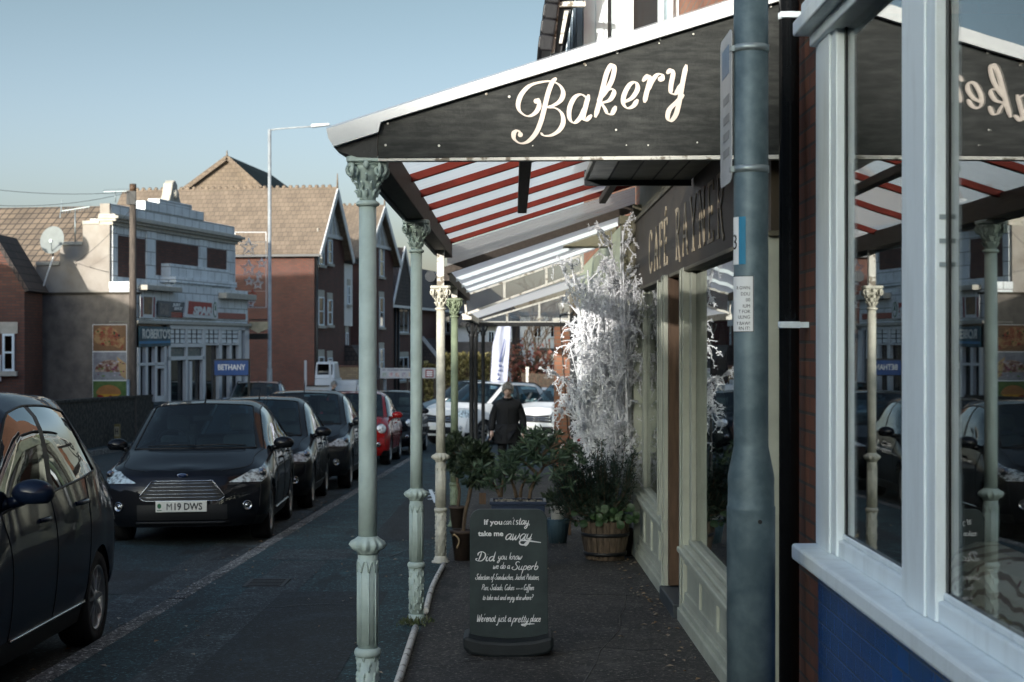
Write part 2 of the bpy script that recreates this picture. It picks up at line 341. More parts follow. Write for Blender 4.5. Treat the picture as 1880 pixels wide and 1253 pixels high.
M_brownwood = mat('dark_brown_wood', (.060, .046, .036), .65, var=.4, scale=6, stretch=(6, .7, 6))
M_wood = mat('brown_wood', (.10, .060, .036), .6, var=.45, scale=5, stretch=(5, 5, .6))
M_oldwood = mat('barrel_wood', (.13, .095, .065), .75, c2=(.05, .037, .026), scale=7, stretch=(6, 6, .5), bmp=.4)
M_sheet = sheetm('translucent_sheet', (.97, .98, .95), .95, .45)
M_gutter = mat('dark_gutter', (.03, .035, .04), .5)
M_olive = mat('olive_paint', (.155, .145, .095), .55, var=.25, scale=3, bmp=.15)
M_sage = mat('sage_paint', (.40, .42, .35), .5, var=.2, scale=4, bmp=.2)
M_sagedk = mat('sage_panel_paint', (.35, .37, .31), .5, var=.2, scale=4)
M_sign = mat('dark_brown_sign', (.052, .040, .025), .5, var=.35, scale=2.5)
M_gold = mat('dull_gold_lettering', (.46, .39, .28), .5)
M_glass = glass('shop_glass', (.55, .60, .60), 2.2, 0, .05)
M_darkroom = mat('dark_interior', (.020, .018, .016), .8)
M_floor_in = mat('interior_floor', (.06, .045, .03), .7)
M_galv = mat('galvanised_steel', (.070, .104, .118), .5, c2=(.125, .170, .185), metal=.2, scale=9, bmp=.10, bs=30, lo=.40, hi=.65)
M_galv2 = mat('galvanised_band', (.30, .35, .36), .4, metal=.5, scale=9)
M_plate = mat('sign_plate', (.42, .44, .45), .45, var=.2, scale=4)
M_paper = mat('white_sticker', (.70, .71, .70), .5, var=.06)
M_ink = mat('black_ink', (.012, .012, .014), .6)
M_blue = mat('blue_sticker', (.03, .20, .33), .5)
M_tile = brick('blue_glazed_tiles', (.016, .085, .27), (.020, .10, .31), (.06, .11, .19), .155, .0775, .005, .35, .25); M_tile.node_tree.nodes['Principled BSDF'].inputs['Roughness'].default_value = .18
M_brickR = brick('red_brown_brick', (.17, .058, .030), (.11, .040, .024), (.055, .045, .038), .225, .075, .008)
M_brickO = brick('orange_brick', (.32, .14, .075), (.26, .105, .06), (.20, .15, .11), .225, .075, .010)
M_chalk = mat('chalkboard', (.022, .032, .033), .45, c2=(.045, .062, .062), scale=4, lo=.4, hi=.8, bmp=.05)
M_chalkw = mat('white_board_lettering', (.72, .72, .72), .6, var=.05)
M_rubber = mat('black_rubber', (.014, .018, .020), .55)
# ------------------------------------------------------------------ ground, road, pavement
def gq(mb, x0, x1, y0, y1, dz):
    mb.add([(x0(y0), y0, g(y0) + dz), (x1(y0), y0, g(y0) + dz), (x1(y1), y1, g(y1) + dz), (x0(y1), y1, g(y1) + dz)], [(0, 1, 2, 3)])
K = lambda v: (lambda y: v)
mb = MB()
for a, b in ((-80, 0), (0, 60), (60, 130)): gq(mb, K(-400), K(400), a, b, -.30)
mb.add([(-400, 130, g(130) - .3), (400, 130, g(130) - .3), (1500, 1600, g(130) - .3), (-1500, 1600, g(130) - .3)], [(0, 1, 2, 3)])
struct('ground', mb, M_earth)
mb = MB(); gq(mb, K(-9.5), lambda y: kerbX(y) - .13, -60, 36, -.10); gq(mb, K(-9.5), K(14), 36, 130, -.10); struct('road', mb, M_road)
mb = MB(); gq(mb, kerbX, K(1.3), -60, 36, 0)
mb.add([(kerbX(36), 36, g(36)), (1.3, 36, g(36)), (1.3, 36, g(36) - .2), (kerbX(36), 36, g(36) - .2)], [(0, 1, 2, 3)]); struct('pavement', mb, M_pave)
mb = MB(); gq(mb, K(-.60), K(1.29), -20, 30, .004); struct('forecourt', mb, M_fore)
rnd = random.Random(3); mb = MB(); y = -8.0
while y < 36:
    L = .91; a, b = y, y + L - .012; e = rnd.uniform(-.004, .004)
    q = [(kerbX(a) - .13, a, g(a)), (kerbX(a), a, g(a)), (kerbX(b), b, g(b)), (kerbX(b) - .13, b, g(b))]
    mb.hexa([Vector(p) + Vector((0, 0, -.22)) for p in q], [Vector(p) + Vector((e, 0, .003 + e)) for p in q]); y += L
struct('kerb', mb, M_kerb, bevel=.012)
mb = MB(); gq(mb, K(-11.6), K(-9.65), -60, 130, .02); struct('far_pavement', mb, M_pave)
mb = MB(); gq(mb, K(-9.65), K(-9.5), -60, 130, .024); mb.add([(-9.5, -60, g(-60) + .024), (-9.5, 130, g(130) + .024), (-9.5, 130, g(130) - .2), (-9.5, -60, g(-60) - .2)], [(0, 1, 2, 3)]); struct('far_kerb', mb, M_kerb)
mb = MB()
for (x0, y0, x1, y1, w) in ((780, 905, 812, 905, 4), (783, 912, 806, 909, 4), (788, 918, 806, 915, 3), (790, 900, 800, 924, 4)):
    a = P(x0, y0, 1); b = P(x1, y1, 1); pa = []
    for q in (a, b):
        d = Vector((q.x, 1, q.z - EYE)); t = -EYE / (d.z + SLOPE); pa.append(Vector((d.x * t, t, -SLOPE * t + .006)))
    mb.beam(pa[0], pa[1], .05, .004)
tag(mb.build('painted_mark', M_white), 'white spray painted scribble on the pavement behind the cream column', 'ground marking')
# repairs, seams and cracks in the paving
def strip(x0, x1, y0, y1, dz, m, name): mb = MB(); gq(mb, K(x0), K(x1), y0, y1, dz); struct(name, mb, m)
M_patch = ground_mat('asphalt_patch', (.010, .016, .018), (.006, .010, .012), .1); M_patchlt = ground_mat('worn_asphalt', (.034, .045, .047), (.022, .031, .033), .3)
strip(-1.75, -.95, 8.6, 12.4, .003, M_patch, 'pavement_patch'); strip(-2.2, -1.5, 14.6, 15.5, .003, M_patchlt, 'pavement_patch'); strip(-1.45, -.75, 16.4, 23.0, .003, M_patch, 'pavement_patch'); strip(-2.05, -1.65, 5.5, 14.5, .0025, M_patchlt, 'pavement_patch')
strip(-4.9, -3.0, 13.0, 14.6, -.0965, M_patch, 'road_patch'); strip(-3.1, -2.62, 8, 30, -.0968, M_patchlt, 'road_patch'); strip(-6.4, -5.2, 11, 34, -.0966, M_patchlt, 'road_patch')
mb = MB(); rnd = random.Random(8)
for (x, y, dx, dy, n) in ((-2.3, 11.2, .22, .03, 8), (-1.5, 13.8, .10, .35, 12), (-.55, 9.1, .16, .06, 10), (-.4, 12.6, .15, -.05, 10), (-2.2, 18.5, .2, .1, 7), (-.3, 7.6, .13, .12, 9), (.3, 8.2, .05, .5, 8)):
    p = Vector((x, y, g(y) + .0062)); a = None
    for i in range(n):
        q = p + Vector((dx * rnd.uniform(.5, 1.4) + rnd.gauss(0, .03), dy + rnd.gauss(0, .06), 0)); q.z = g(q.y) + .0062; mb.beam(p, q, rnd.uniform(.004, .009), .0012); p = q
tag(mb.build('pavement_cracks', M_black), 'fine dark cracks across the pavement and forecourt', 'cracks', kind='stuff')
gc = thing('drain_cover', 'small rusty square drain cover set in the pavement near the kerb', 'drain cover', (-1.95, 12.9, g(12.9) + .004)); mb = MB(); mb.box(-.16, .16, -.22, .22, 0, .006); mb.build('frame', mat('rusty_iron', (.035, .030, .026), .6, var=.4), gc); mb = MB()
for k in range(5): mb.box(-.13, .13, -.18 + k * .08, -.135 + k * .08, .0065, .010)
mb.build('grate', mat('rusty_iron', (.035, .03, .026)), gc)
# leaves and litter on the ground
mb = MB()
for i in range(330):
    if i < 90: x = rnd.uniform(.85, 1.09); yy = rnd.uniform(6, 15)
    elif i < 230: yy = rnd.uniform(6, 30); x = kerbX(yy) - .13 - abs(rnd.gauss(0, .18))
    else: yy = rnd.uniform(6, 20); x = rnd.uniform(-2.4, 1.0)
    z = g(yy) + (.008 if x > kerbX(yy) else -.092); a = rnd.uniform(0, 6); s = rnd.uniform(.009, .028)
    c, q = math.cos(a) * s, math.sin(a) * s
    mb.add([(x + c, yy + q, z), (x - q * .6, yy + c * .6, z + .008), (x - c, yy - q, z + .004), (x + q * .6, yy - c * .6, z + .01)], [(0, 1, 2, 3)])
tag(mb.build('leaf_litter', leafm('dead_leaves', (.22, .12, .05), (.30, .26, .20), .05)), 'small dead leaves and litter scattered along pavement and kerb', 'litter', kind='stuff')
# white pipe lying between the columns
mb = MB(); a = [(-.585, 5.6, g(5.6) + .03), (-.60, 8.2, g(8.2) + .03), (-.625, 10.4, g(10.4) + .03)]; mb.tube(smooth_path(a, 6), .022, 8)
mb.tube(smooth_path([(-.60, 11.15, g(11.15) + .03), (-.62, 12.5, g(12.5) + .03), (-.60, 14.0, g(14) + .03)], 6), .021, 8)
tag(mb.build('ground_pipe', M_peel), 'white painted pipe lying on the ground along the row of columns', 'pipe')
# weeds at the foot of the second column
mb = MB(); pts = []
for _ in range(260):
    t = rnd.random(); pts.append((Vector((-.66 - .16 * t + rnd.gauss(0, .02) + .1, 10.75 - .05 * t + rnd.gauss(0, .06), g(10.8) + .01)), Vector((rnd.gauss(0, .5), rnd.gauss(0, .5), 1))))
leaves(mb, pts, rnd, (.02, .06), .10)
tag(mb.build('weeds', leafm('weed_green', (.06, .09, .03), (.12, .13, .06))), 'small tuft of green weeds at the foot of the second column', 'weeds', kind='stuff')

# ------------------------------------------------------------------ cast iron columns
def column(X, Y, top, m, label, coll=.88, ring=.41, r=.040, post=None, sc_=1.0):
    z0 = g(Y); Hc = top - z0
    t = thing('canopy_column', label, 'column', (X, Y, z0), group='cast iron columns holding up the shop canopies')
    b = MB(); b.lathe([(.078, 0), (.080, .015), (.062, .022), (.060, .04), (.052, .05), (.052, .062)], n=28)
    b.build('base', m, t)
    b = MB(); b.lathe([(.046, .06), (.046, ring - .02)], n=28)
    rr = random.Random(int(Y * 10))
    for i in range(7):                                    # cast leaf relief
        zz = .09 + (ring - .13) * i / 6
        for k in range(6):
            a = k * PI / 3 + (i % 2) * .5; c = Vector((math.cos(a), math.sin(a), 0))
            for s in (-1, 1):
                tq = Vector((-math.sin(a), math.cos(a), 0)) * s
                b.sphere(c * .0455 + tq * .010 + Vector((0, 0, zz + .012 * s)), (.007, .007, .014), 6, 4)
    b.build('relief_pedestal', m, t)
    b = MB(); b.lathe([(.046, ring - .025), (.056, ring - .018), (.060, ring - .004), (.056, ring + .010), (.047, ring + .016)], n=28); b.build('lower_ring', m, t)
    b = MB(); b.lathe([(.044, ring + .01), (.044, coll - .04)], n=36)
    for k in range(8):
        a = 2 * PI * k / 8 + .2; p = [(math.cos(a) * .044, math.sin(a) * .044, ring + .03), (math.cos(a) * .044, math.sin(a) * .044, coll - .12)]
        b.tube(p, .0045, 6)
        am = a + PI / 8
        b.tube([(math.cos(a + PI / 4 * q / 6) * .0445, math.sin(a + PI / 4 * q / 6) * .0445, coll - .12 + .05 * math.sin(PI * q / 6)) for q in range(7)], .0045, 6)
    b.build('fluted_pedestal', m, t)
    b = MB(); zz = [(.047, -.042), (.050, -.030), (.064, -.020), (.074, 0), (.068, .016), (.054, .026), (.046, .034), (.040, .038)]
    b.lathe([(q * sc_, coll + w) for q, w in zz], n=56, lobes=[0, 0, .10, .15, .10, .03, 0, 0, 12]); b.build('collar', m, t)
    ch = .205 * sc_ ** .5
    b = MB(); b.lathe([(r * 1.04, coll + .03), (r, coll + .3), (r * .95, Hc - ch)], n=32); b.build('shaft', m, t)
    c = MB(); z = Hc - ch
    c.lathe([(r * .95, z - .012), (r * 1.25, z - .006), (r * 1.3, z + .004), (r * 1.05, z + .014)], n=28)
    c.lathe([(.036, z + .01), (.037, z + .05), (.042, z + .09), (.054, z + .125), (.066, z + .15), (.072, z + .172)], n=28)
    for i in range(3):                                    # acanthus leaves
        for k in range(8):
            a = 2 * PI * k / 8 + i * PI / 8; zz = z + .03 + i * .034; rad = .039 + .006 * i * i
            d = Vector((math.cos(a), math.sin(a), 0))
            c.tube([d * rad + Vector((0, 0, zz)), d * (rad + .006) + Vector((0, 0, zz + .022)), d * (rad + .016) + Vector((0, 0, zz + .030)), d * (rad + .019) + Vector((0, 0, zz + .024))], [.006, .0075, .006, .003], 6)
    for a in (PI / 4, 3 * PI / 4, 5 * PI / 4, 7 * PI / 4):  # volutes
        d = Vector((math.cos(a), math.sin(a), 0))
        for face in (0, 1):
            e = Vector((1, 0, 0)) * (1 if d.x > 0 else -1) if face == 0 else Vector((0, 1, 0)) * (1 if d.y > 0 else -1)
            f = Vector((0, 1 if d.y > 0 else -1, 0)) if face == 0 else Vector((1 if d.x > 0 else -1, 0, 0))
            o = f * .060 + e * .058 + Vector((0, 0, Hc - .062))
            sp = [o + e * (.032 * (1 - q / 22) * math.cos(PI / 2 - q * .5)) + Vector((0, 0, .032 * (1 - q / 22) * math.sin(PI / 2 - q * .5))) for q in range(20)]
            sp = [f * .066 + Vector((0, 0, Hc - .036)), f * .064 + e * .03 + Vector((0, 0, Hc - .030))] + sp
            c.tube(sp, [.008] * 2 + [.0085] * 12 + [.008] * 8, 6)
    for a in range(4):
        d = Vector((math.cos(a * PI / 2), math.sin(a * PI / 2), 0)); c.sphere(d * .078 + Vector((0, 0, Hc - .036)), (.014, .014, .022), 8, 6)
    c.build('capital', m, t)
    b = MB(); w = .088; q = .020
    oc = [(-w, -w + q), (-w + q, -w), (w - q, -w), (w, -w + q), (w, w - q), (w - q, w), (-w + q, w), (-w, w - q)]
    b.prism(oc, 'z', Hc - .026, Hc); b.build('abacus', m, t, bevel=.006)
    if post:
        b = MB(); b.prism([(-.032, -.032), (.032, -.032), (.032, .032), (-.032, .032)], 'z', Hc, post - z0); b.build('upper_post', M_peel, t, bevel=.004)
    return t
column(-.643, 7.2, 2.416, M_iron, 'nearest cast iron column, pale green, its leafy capital just under the black sign board')
column(-.643, 10.8, 2.410, M_iron, 'second pale green cast iron column with weeds around its foot', .854, .389)
column(-.643, 14.4, 2.104, M_ironwhite, 'third cast iron column, cream with its lower part sunlit and a peeling post above', .93, .47, post=2.50)
column(-.652, 18.0, 2.092, M_irongreen, 'moss green cast iron column behind the cream one', .93, .47, post=2.44)

# ------------------------------------------------------------------ bakery canopy
def ppoly(mb, px, Y0, Y1):
    q = [P(x, y, Y0) for x, y in px]; mb.hexa(q, [v + Vector((0, Y1 - Y0, 0)) for v in q])
YB = 7.1
def roofz(X): return 2.515 + .318 * (X + .80)
can = thing('bakery_canopy', 'bakery canopy with lettered black end board and translucent roof on red rafters', 'canopy', (-.643, 7.1, 2.416))
b = MB(); ppoly(b, [(694, 225), (1433, 2), (1433, 284), (694, 291)], YB, YB + .022); board = b.build('fascia_board', M_board, can, ws=True, bevel=.003)
b = MB()
BK = [  # strokes of the painted word, in photo-crop pixels
 [(880, 400), (884, 432), (868, 460), (838, 473), (808, 455), (799, 425), (812, 385), (845, 350), (890, 335), (935, 332), (968, 348), (982, 378), (972, 408), (945, 428), (912, 438)],
 [(912, 438), (950, 440), (976, 462), (982, 498), (966, 530), (935, 550), (905, 552), (890, 540)],
 [(955, 318), (938, 335), (922, 375), (908, 430), (893, 490), (872, 540), (840, 575), (808, 583), (784, 566), (782, 542), (797, 532), (810, 542)],
 [(1080, 400), (1055, 385), (1028, 398), (1008, 440), (1008, 482), (1026, 500), (1052, 478), (1074, 430)], [(1086, 385), (1074, 430), (1064, 475), (1074, 490), (1098, 468)],
 [(1112, 478), (1128, 420), (1146, 345), (1160, 295), (1178, 264), (1190, 276), (1180, 325), (1155, 372), (1128, 405)], [(1122, 412), (1150, 375), (1178, 362), (1188, 378), (1170, 408), (1135, 420)], [(1135, 418), (1150, 440), (1162, 462), (1180, 462), (1196, 432)],
 [(1225, 418), (1262, 398), (1284, 362), (1276, 336), (1252, 345), (1230, 385), (1226, 420), (1242, 440), (1266, 432), (1285, 405)],
 [(1312, 418), (1320, 380), (1334, 325), (1326, 308), (1304, 332)], [(1324, 372), (1340, 335), (1362, 306), (1382, 304), (1384, 322), (1372, 330)],
 [(1402, 300), (1420, 284), (1428, 300), (1420, 345), (1420, 378), (1440, 380), (1462, 340)], [(1482, 264), (1470, 320), (1456, 400), (1440, 465), (1418, 492), (1406, 478), (1414, 445), (1446, 412), (1472, 385)]]
for i, st in enumerate(BK):
    q = [P(590 + x / 2.2118, y / 2.2118, YB - .001) for x, y in st]; q = [Vector((v.x, v.z, 0)) for v in q]
    ribbon(b, smooth_path(q, 8), (.006 if i != 8 else .007), .0215, R(72), 2.0, .002)
for (x, y) in ((808, 548), (1376, 322), (872, 412)):
    c = P(590 + x / 2.2118, y / 2.2118, YB); b.lathe([(.011, 0), (.011, .002)], (c.x, c.z, 0), 14)
b.v = [(x, YB - .0015 - z, y) for x, y, z in b.v]; b.build('lettering', M_letter, board, ws=True)
b = MB(); rs = random.Random(5)
for (x, y) in ((712, 227), (708, 267), (806, 268), (893, 173), (887, 167), (935, 178), (978, 268), (1060, 222), (1073, 117), (1075, 120), (1133, 97), (1210, 80), (1212, 73), (1271, 53), (1273, 63), (1131, 239), (1150, 267), (1280, 262), (1190, 267), (1415, 12)):
    c = P(x, y, YB); k = rs.uniform(.003, .0065); b.lathe([(k, -.002), (k * .9, .004)], (c.x, 0, c.z), 8, 'y')
    b.v[-16:] = [(v[0], c.y - .003 - v[1] * .3, v[2]) for v in b.v[-16:]]; b.build('screw', M_peel, board, ws=True); b = MB()
b = MB(); ppoly(b, [(699, 205), (1433, -29), (1433, 1), (699, 224)], YB - .03, YB + .03); ppoly(b, [(599, 237), (699, 205), (699, 224), (694, 243), (612, 269), (603, 255)], YB - .03, YB + .03)
b.build('verge_trim', M_whitetrim, can, ws=True)
b = MB(); ppoly(b, [(694, 291.5), (1433, 284.5), (1433, 292), (694, 296)], YB - .006, YB + .05); b.build('bottom_flashing', M_peel, can, ws=True)
b = MB(); ppoly(b, [(612, 270), (693, 245), (693, 290), (655, 289), (628, 280)], YB + .01, YB + .26); b.build('eave_bracket', M_black, can, ws=True)
b = MB(); b.hexa([(-.80, 7.12, 2.50), (-.76, 7.12, 2.44), (-.68, 7.12, 2.44), (-.64, 7.12, 2.50)], [(-.80, 15.7, 2.50), (-.76, 15.7, 2.44), (-.68, 15.7, 2.44), (-.64, 15.7, 2.50)]); b.build('gutter', M_gutter, can, ws=True, bevel=.01)
b = MB(); b.box(-.70, -.59, 7.13, 15.7, 2.417, 2.56); b.build('eave_beam', M_brownwood, can, ws=True, bevel=.006)
b = MB(); b.box(-.715, -.705, 7.13, 15.7, 2.40, 2.50); b.build('beam_facing', mat('blue_black_paint', (.02, .045, .07), .4), can, ws=True)
b = MB(); n = 900                                        # corrugated sheet, ridges running down the slope
for i in range(n + 1):
    y = 7.13 + 8.57 * i / n; dz = .004 * math.cos(2 * PI * y / .076)
    b.v += [(-.82, y, roofz(-.82) + .03 + dz), (1.2, y, roofz(1.2) + .03 + dz)]
b.f = [(2 * i, 2 * i + 1, 2 * i + 3, 2 * i + 2) for i in range(n)]; b.sm = [True] * n
b.build('roof_sheet', M_sheet, can, ws=True, fix=False)
for y in (7.35, 8.42, 9.46, 10.45, 11.5, 12.72, 14.05, 15.35):
    b = MB(); b.beam((-.66, y, roofz(-.66) - .028), (1.17, y, roofz(1.17) - .028), .055, .045); b.build('rafter', M_red, can, ws=True, bevel=.004)
b = MB(); b.beam((.07, 7.14, roofz(.07) - .10), (.07, 13.4, roofz(.07) - .10), .075, .06); b.build('purlin', M_brownwood, can, ws=True, bevel=.005)
b = MB(); b.beam((.83, 7.14, roofz(.83) - .10), (.83, 15.3, roofz(.83) - .10), .06, .06); b.build('purlin', M_brownwood, can, ws=True, bevel=.005)
b = MB(); b.box(.45, 1.13, 7.2, 10.4, 2.635, 2.68); lb = b.build('soffit_box', mat('soffit_grey', (.30, .30, .27), .5, var=.3), can, ws=True, bevel=.01)
b = MB()
for x in (.60, .74, .88, 1.0): b.box(x - .004, x + .004, 7.22, 10.38, 2.630, 2.634)
b.box(.45, 1.13, 10.38, 10.42, 2.60, 2.70); b.build('batten', M_gutter, lb, ws=True)
b = MB(); b.box(.47, .59, 7.3, 10.3, 2.630, 2.6345); b.build('light_diffuser', mat('dusty_diffuser', (.75, .75, .68), .3, var=.4, scale=5), lb, ws=True)
# boarded gable where the next, lower canopy begins
b = MB()
za = lambda X: 2.32 + .332 * (X + .64)
for k in range(7):
    lo, hi = k / 7, (k + 1) / 7 - .012
    A = [(x, 15.72 + (.006 if k % 2 else 0), za(x) + (roofz(x) - .04 - za(x)) * q) for x, q in ((-.64, lo), (1.17, lo), (1.17, hi + .008), (-.64, hi + .008))]
    b.quad(*A)
b.build('gable_boarding', sheetm('boarding', (.95, .96, .96), .85, .06), can, ws=True)
b = MB(); b.beam((-.66, 15.70, za(-.66) - .02), (1.17, 15.70, za(1.17) - .02), .07, .07); b.build('gable_rail', M_brownwood, can, ws=True)

# ------------------------------------------------------------------ second and third canopies
c2 = thing('corrugated_canopy', 'lower corrugated plastic canopy over the neighbouring shop, behind the bakery canopy', 'canopy', (-.65, 15.8, 2.1))
z2 = lambda X: 2.30 + .345 * (X + .68)
b = MB(); n = 520
for i in range(n + 1):
    y = 15.78 + 7.4 * i / n; dz = .010 * math.cos(2 * PI * y / .10)
    b.v += [(-.80, y, z2(-.80) + dz), (1.15, y, z2(1.15) + dz)]
b.f = [(2 * i, 2 * i + 1, 2 * i + 3, 2 * i + 2) for i in range(n)]; b.sm = [True] * n
b.build('roof_sheet', M_sheet, c2, ws=True, fix=False)
for y in (17.6, 19.5, 21.4): b = MB(); b.beam((-.68, y, z2(-.68) - .04), (1.12, y, z2(1.12) - .04), .04, .045); b.build('rafter', M_white, c2, ws=True)
b = MB(); b.box(-.72, -.62, 15.76, 23.2, 2.20, 2.30); b.build('eave_beam', M_brownwood, c2, ws=True)
b = MB(); b.tube([(-.80, 15.7, 2.24), (-.80, 23.2, 2.24)], .055, 8); b.build('gutter', M_gutter, c2, ws=True)
def glazed(parent, Y, pts, bars):
    b = MB(); q = [Vector(P(x, y, Y)) for x, y in pts]; b.hexa(q, [v + Vector((0, .008, 0)) for v in q]); b.build('pane', sheetm('obscured_glass', (.93, .95, .95), .95, .8), parent, ws=True)
    b = MB()
    for (x, y0, y1) in bars: b.beam(P(x, y0, Y - .02), P(x, y1, Y - .02), .035, .03, (0, 1, 0))
    for i in range(len(q)):
        b.beam(q[i] - Vector((0, .02, 0)), q[(i + 1) % len(q)] - Vector((0, .02, 0)), .03, .05, (0, 1, 0))
    b.build('glazing_bar', M_peel, parent, ws=True)
glazed(c2, 23.2, [(853, 543), (1066, 470), (1070, 499), (856, 577)], [(926, 516, 550), (1003, 490, 524)])
c3 = thing('glazed_canopy', 'far glazed canopy on thin black posts at the end of the shops', 'canopy', (-.65, 23.3, 1.9))
z3 = lambda X: 2.02 + .325 * (X + .68)
b = MB(); n = 60
for i in range(n + 1):
    y = 23.25 + 5.4 * i / n; dz = .010 * (i % 2); b.v += [(-.75, y, z3(-.75) + dz), (1.05, y, z3(1.05) + dz)]
b.f = [(2 * i, 2 * i + 1, 2 * i + 3, 2 * i + 2) for i in range(n)]; b.sm = [False] * n
b.build('roof_sheet', M_sheet, c3, ws=True, fix=False)
glazed(c3, 28.6, [(878, 590), (1043, 541), (1045, 592), (878, 592)], [(931, 576, 590), (990, 558, 590)])
b = MB(); b.beam(P(846, 596, 28.5), P(1045, 596, 28.5), .10, .07, (0, 0, 1)); b.build('tie_beam', M_blackiron, c3, ws=True)
b = MB(); b.box(-.73, -.60, 23.25, 28.6, 1.93, 2.02); b.build('eave_beam', M_peel, c3, ws=True)
for (x, Y) in ((865.5, 25.2), (873.5, 27.8), (887, 30.5)):
    X = (x - CX) * Y / FPX; t = thing('canopy_post', 'thin black iron post ' + {25.2: 'nearest', 27.8: 'in the middle', 30.5: 'farthest'}[Y] + ' of three under the far glazed canopy', 'post', (X, Y, g(Y)), group='black iron posts of the far canopy')
    h = 1.93 - g(Y) if Y < 28.5 else 1.98 - g(Y)
    b = MB(); b.lathe([(.05, 0), (.05, .05), (.035, .08), (.034, h - .25), (.05, h - .22), (.05, h - .2), (.032, h - .18), (.032, h)], n=14); b.build('shaft', M_blackiron, t)
    b = MB()
    for a in range(4):
        d = Vector((math.cos(a * PI / 2 + .8), math.sin(a * PI / 2 + .8), 0))
        b.tube([d * .03 + Vector((0, 0, h - .2)), d * .08 + Vector((0, 0, h - .14)), d * .12 + Vector((0, 0, h - .05)), d * .07 + Vector((0, 0, h - .03))], .016, 6)
    b.build('scroll_bracket', M_blackiron, t)
# ------------------------------------------------------------------ cafe building
def Yx(px, X): return X * FPX / (px - CX)
cafe = thing('cafe_building', 'cafe with sage green shopfront, dark name board and brick upper floor with a white bay', 'building', (1.2, 7.2, g(7.2)))
W = dict(ws=True)
b = MB(); b.box(1.22, 1.5, 6.98, 15.6, 3.0, 8.5); b.box(1.5, 7, 6.98, 15.6, 3.0, 8.5); b.build('brick_wall', M_brickO, cafe, **W)
b = MB(); b.hexa([(1.1, 6.9, 8.5), (7.2, 6.9, 8.5), (7.2, 15.7, 8.5), (1.1, 15.7, 8.5)], [(4, 6.9, 10.8), (4.2, 6.9, 10.8), (4.2, 15.7, 10.8), (4, 15.7, 10.8)]); b.build('roof', brick('slate', (.09, .09, .095), (.07, .07, .08), (.03, .03, .03), .3, .2, .008), cafe, **W)
b = MB(); b.box(1.20, 1.45, 7.2, 15.55, 2.72, 3.35); b.build('rendered_wall', M_olive, cafe, **W)
b = MB()                                                  # dark room behind the glass
b.box(1.26, 5, 7.0, 7.15, -.5, 3.0); b.box(1.45, 5, 15.45, 15.6, -.5, 3.0); b.box(4.9, 5, 7.15, 15.45, -.5, 3.0); b.box(1.26, 5, 7.15, 15.45, 2.62, 2.71)
room = b.build('interior', M_darkroom, cafe, **W)
b = MB(); b.box(1.26, 4.9, 7.15, 15.45, -.45, -.22); b.build('interior_floor', M_floor_in, room, **W)
def plinth(y0, y1):
    b = MB()
    for (xa, zt) in ((1.095, .085), (1.115, .125), (1.13, .15)):
        b.hexa([(xa, y0, g(y0) - .03), (1.2, y0, g(y0) - .03), (1.2, y1, g(y1) - .03), (xa, y1, g(y1) - .03)], [(xa, y0, g(y0) + zt), (1.2, y0, g(y0) + zt), (1.2, y1, g(y1) + zt), (xa, y1, g(y1) + zt)])
    b.build('plinth', M_sage, cafe, bevel=.006, **W)
    b = MB(); b.hexa([(1.150, y0, g(y0) + .1), (1.24, y0, g(y0) + .1), (1.24, y1, g(y1) + .1), (1.150, y1, g(y1) + .1)], [(1.150, y0, .20), (1.24, y0, .20), (1.24, y1, .20), (1.150, y1, .20)])
    sr = b.build('stallriser', M_sagedk, cafe, **W)
    b = MB(); n = max(2, round((y1 - y0) / .85)); 
    for i in range(n + 1):
        yc = y0 + .05 + (y1 - y0 - .1) * i / n; b.box(1.132, 1.151, yc - .05, yc + .05, g(yc) + .14, .20)
    b.box(1.133, 1.151, y0, y1, .135, .20)
    b.hexa([(1.133, y0, g(y0) + .145), (1.151, y0, g(y0) + .145), (1.151, y1, g(y1) + .145), (1.133, y1, g(y1) + .145)], [(1.133, y0, g(y0) + .20), (1.151, y0, g(y0) + .20), (1.151, y1, g(y1) + .20), (1.133, y1, g(y1) + .20)])
    b.build('panel_frame', M_sage, sr, bevel=.004, **W)
    b = MB(); b.box(1.095, 1.21, y0 - .03, y1 + .03, .20, .235); b.box(1.125, 1.21, y0, y1, .236, .262); b.box(1.16, 1.21, y0, y1, .263, .30); b.build('sill', M_sage, cafe, bevel=.008, **W)
plinth(7.4, 10.95); plinth(12.05, 15.05)
def post(y0, y1, x0=1.12, x1=1.21, z0=.236, z1=2.10, m=M_sage, base=False):
    b = MB(); b.box(x0, x1, y0, y1, g(y0) if base else z0, z1); d = .012
    b.box(x0 - d, x0 - .0005, y0 + (y1 - y0) * .3, y1 - (y1 - y0) * .3, (g(y0) if base else z0) + .01, z1 - .01)
    b.build('pilaster', m, cafe, bevel=.005, **W)
post(14.85, 15.12, 1.09, 1.23, base=True); post(12.74, 12.85, 1.135); post(11.98, 12.14, 1.10, base=True); post(10.84, 11.0, 1.12, base=True); post(7.28, 7.46, 1.08, base=True)
for y0, y1 in ((14.70, 14.85), (12.85, 12.95), (12.62, 12.74), (12.14, 12.24), (10.72, 10.84), (7.46, 7.56)):
    b = MB(); b.box(1.165, 1.20, y0, y1, .301, 2.08); b.build('window_frame', M_sage, cafe, bevel=.004, **W)
for y0, y1 in ((7.5, 10.8), (12.2, 12.7), (12.9, 14.8)):
    b = MB(); b.box(1.198, 1.202, y0, y1, .295, 2.09); b.build('window_pane', M_glass, cafe, **W)
b = MB(); b.box(1.24, 1.28, 11.0, 11.98, g(11.5) + .12, 2.1); door = b.build('door', M_wood, cafe, bevel=.004, **W)
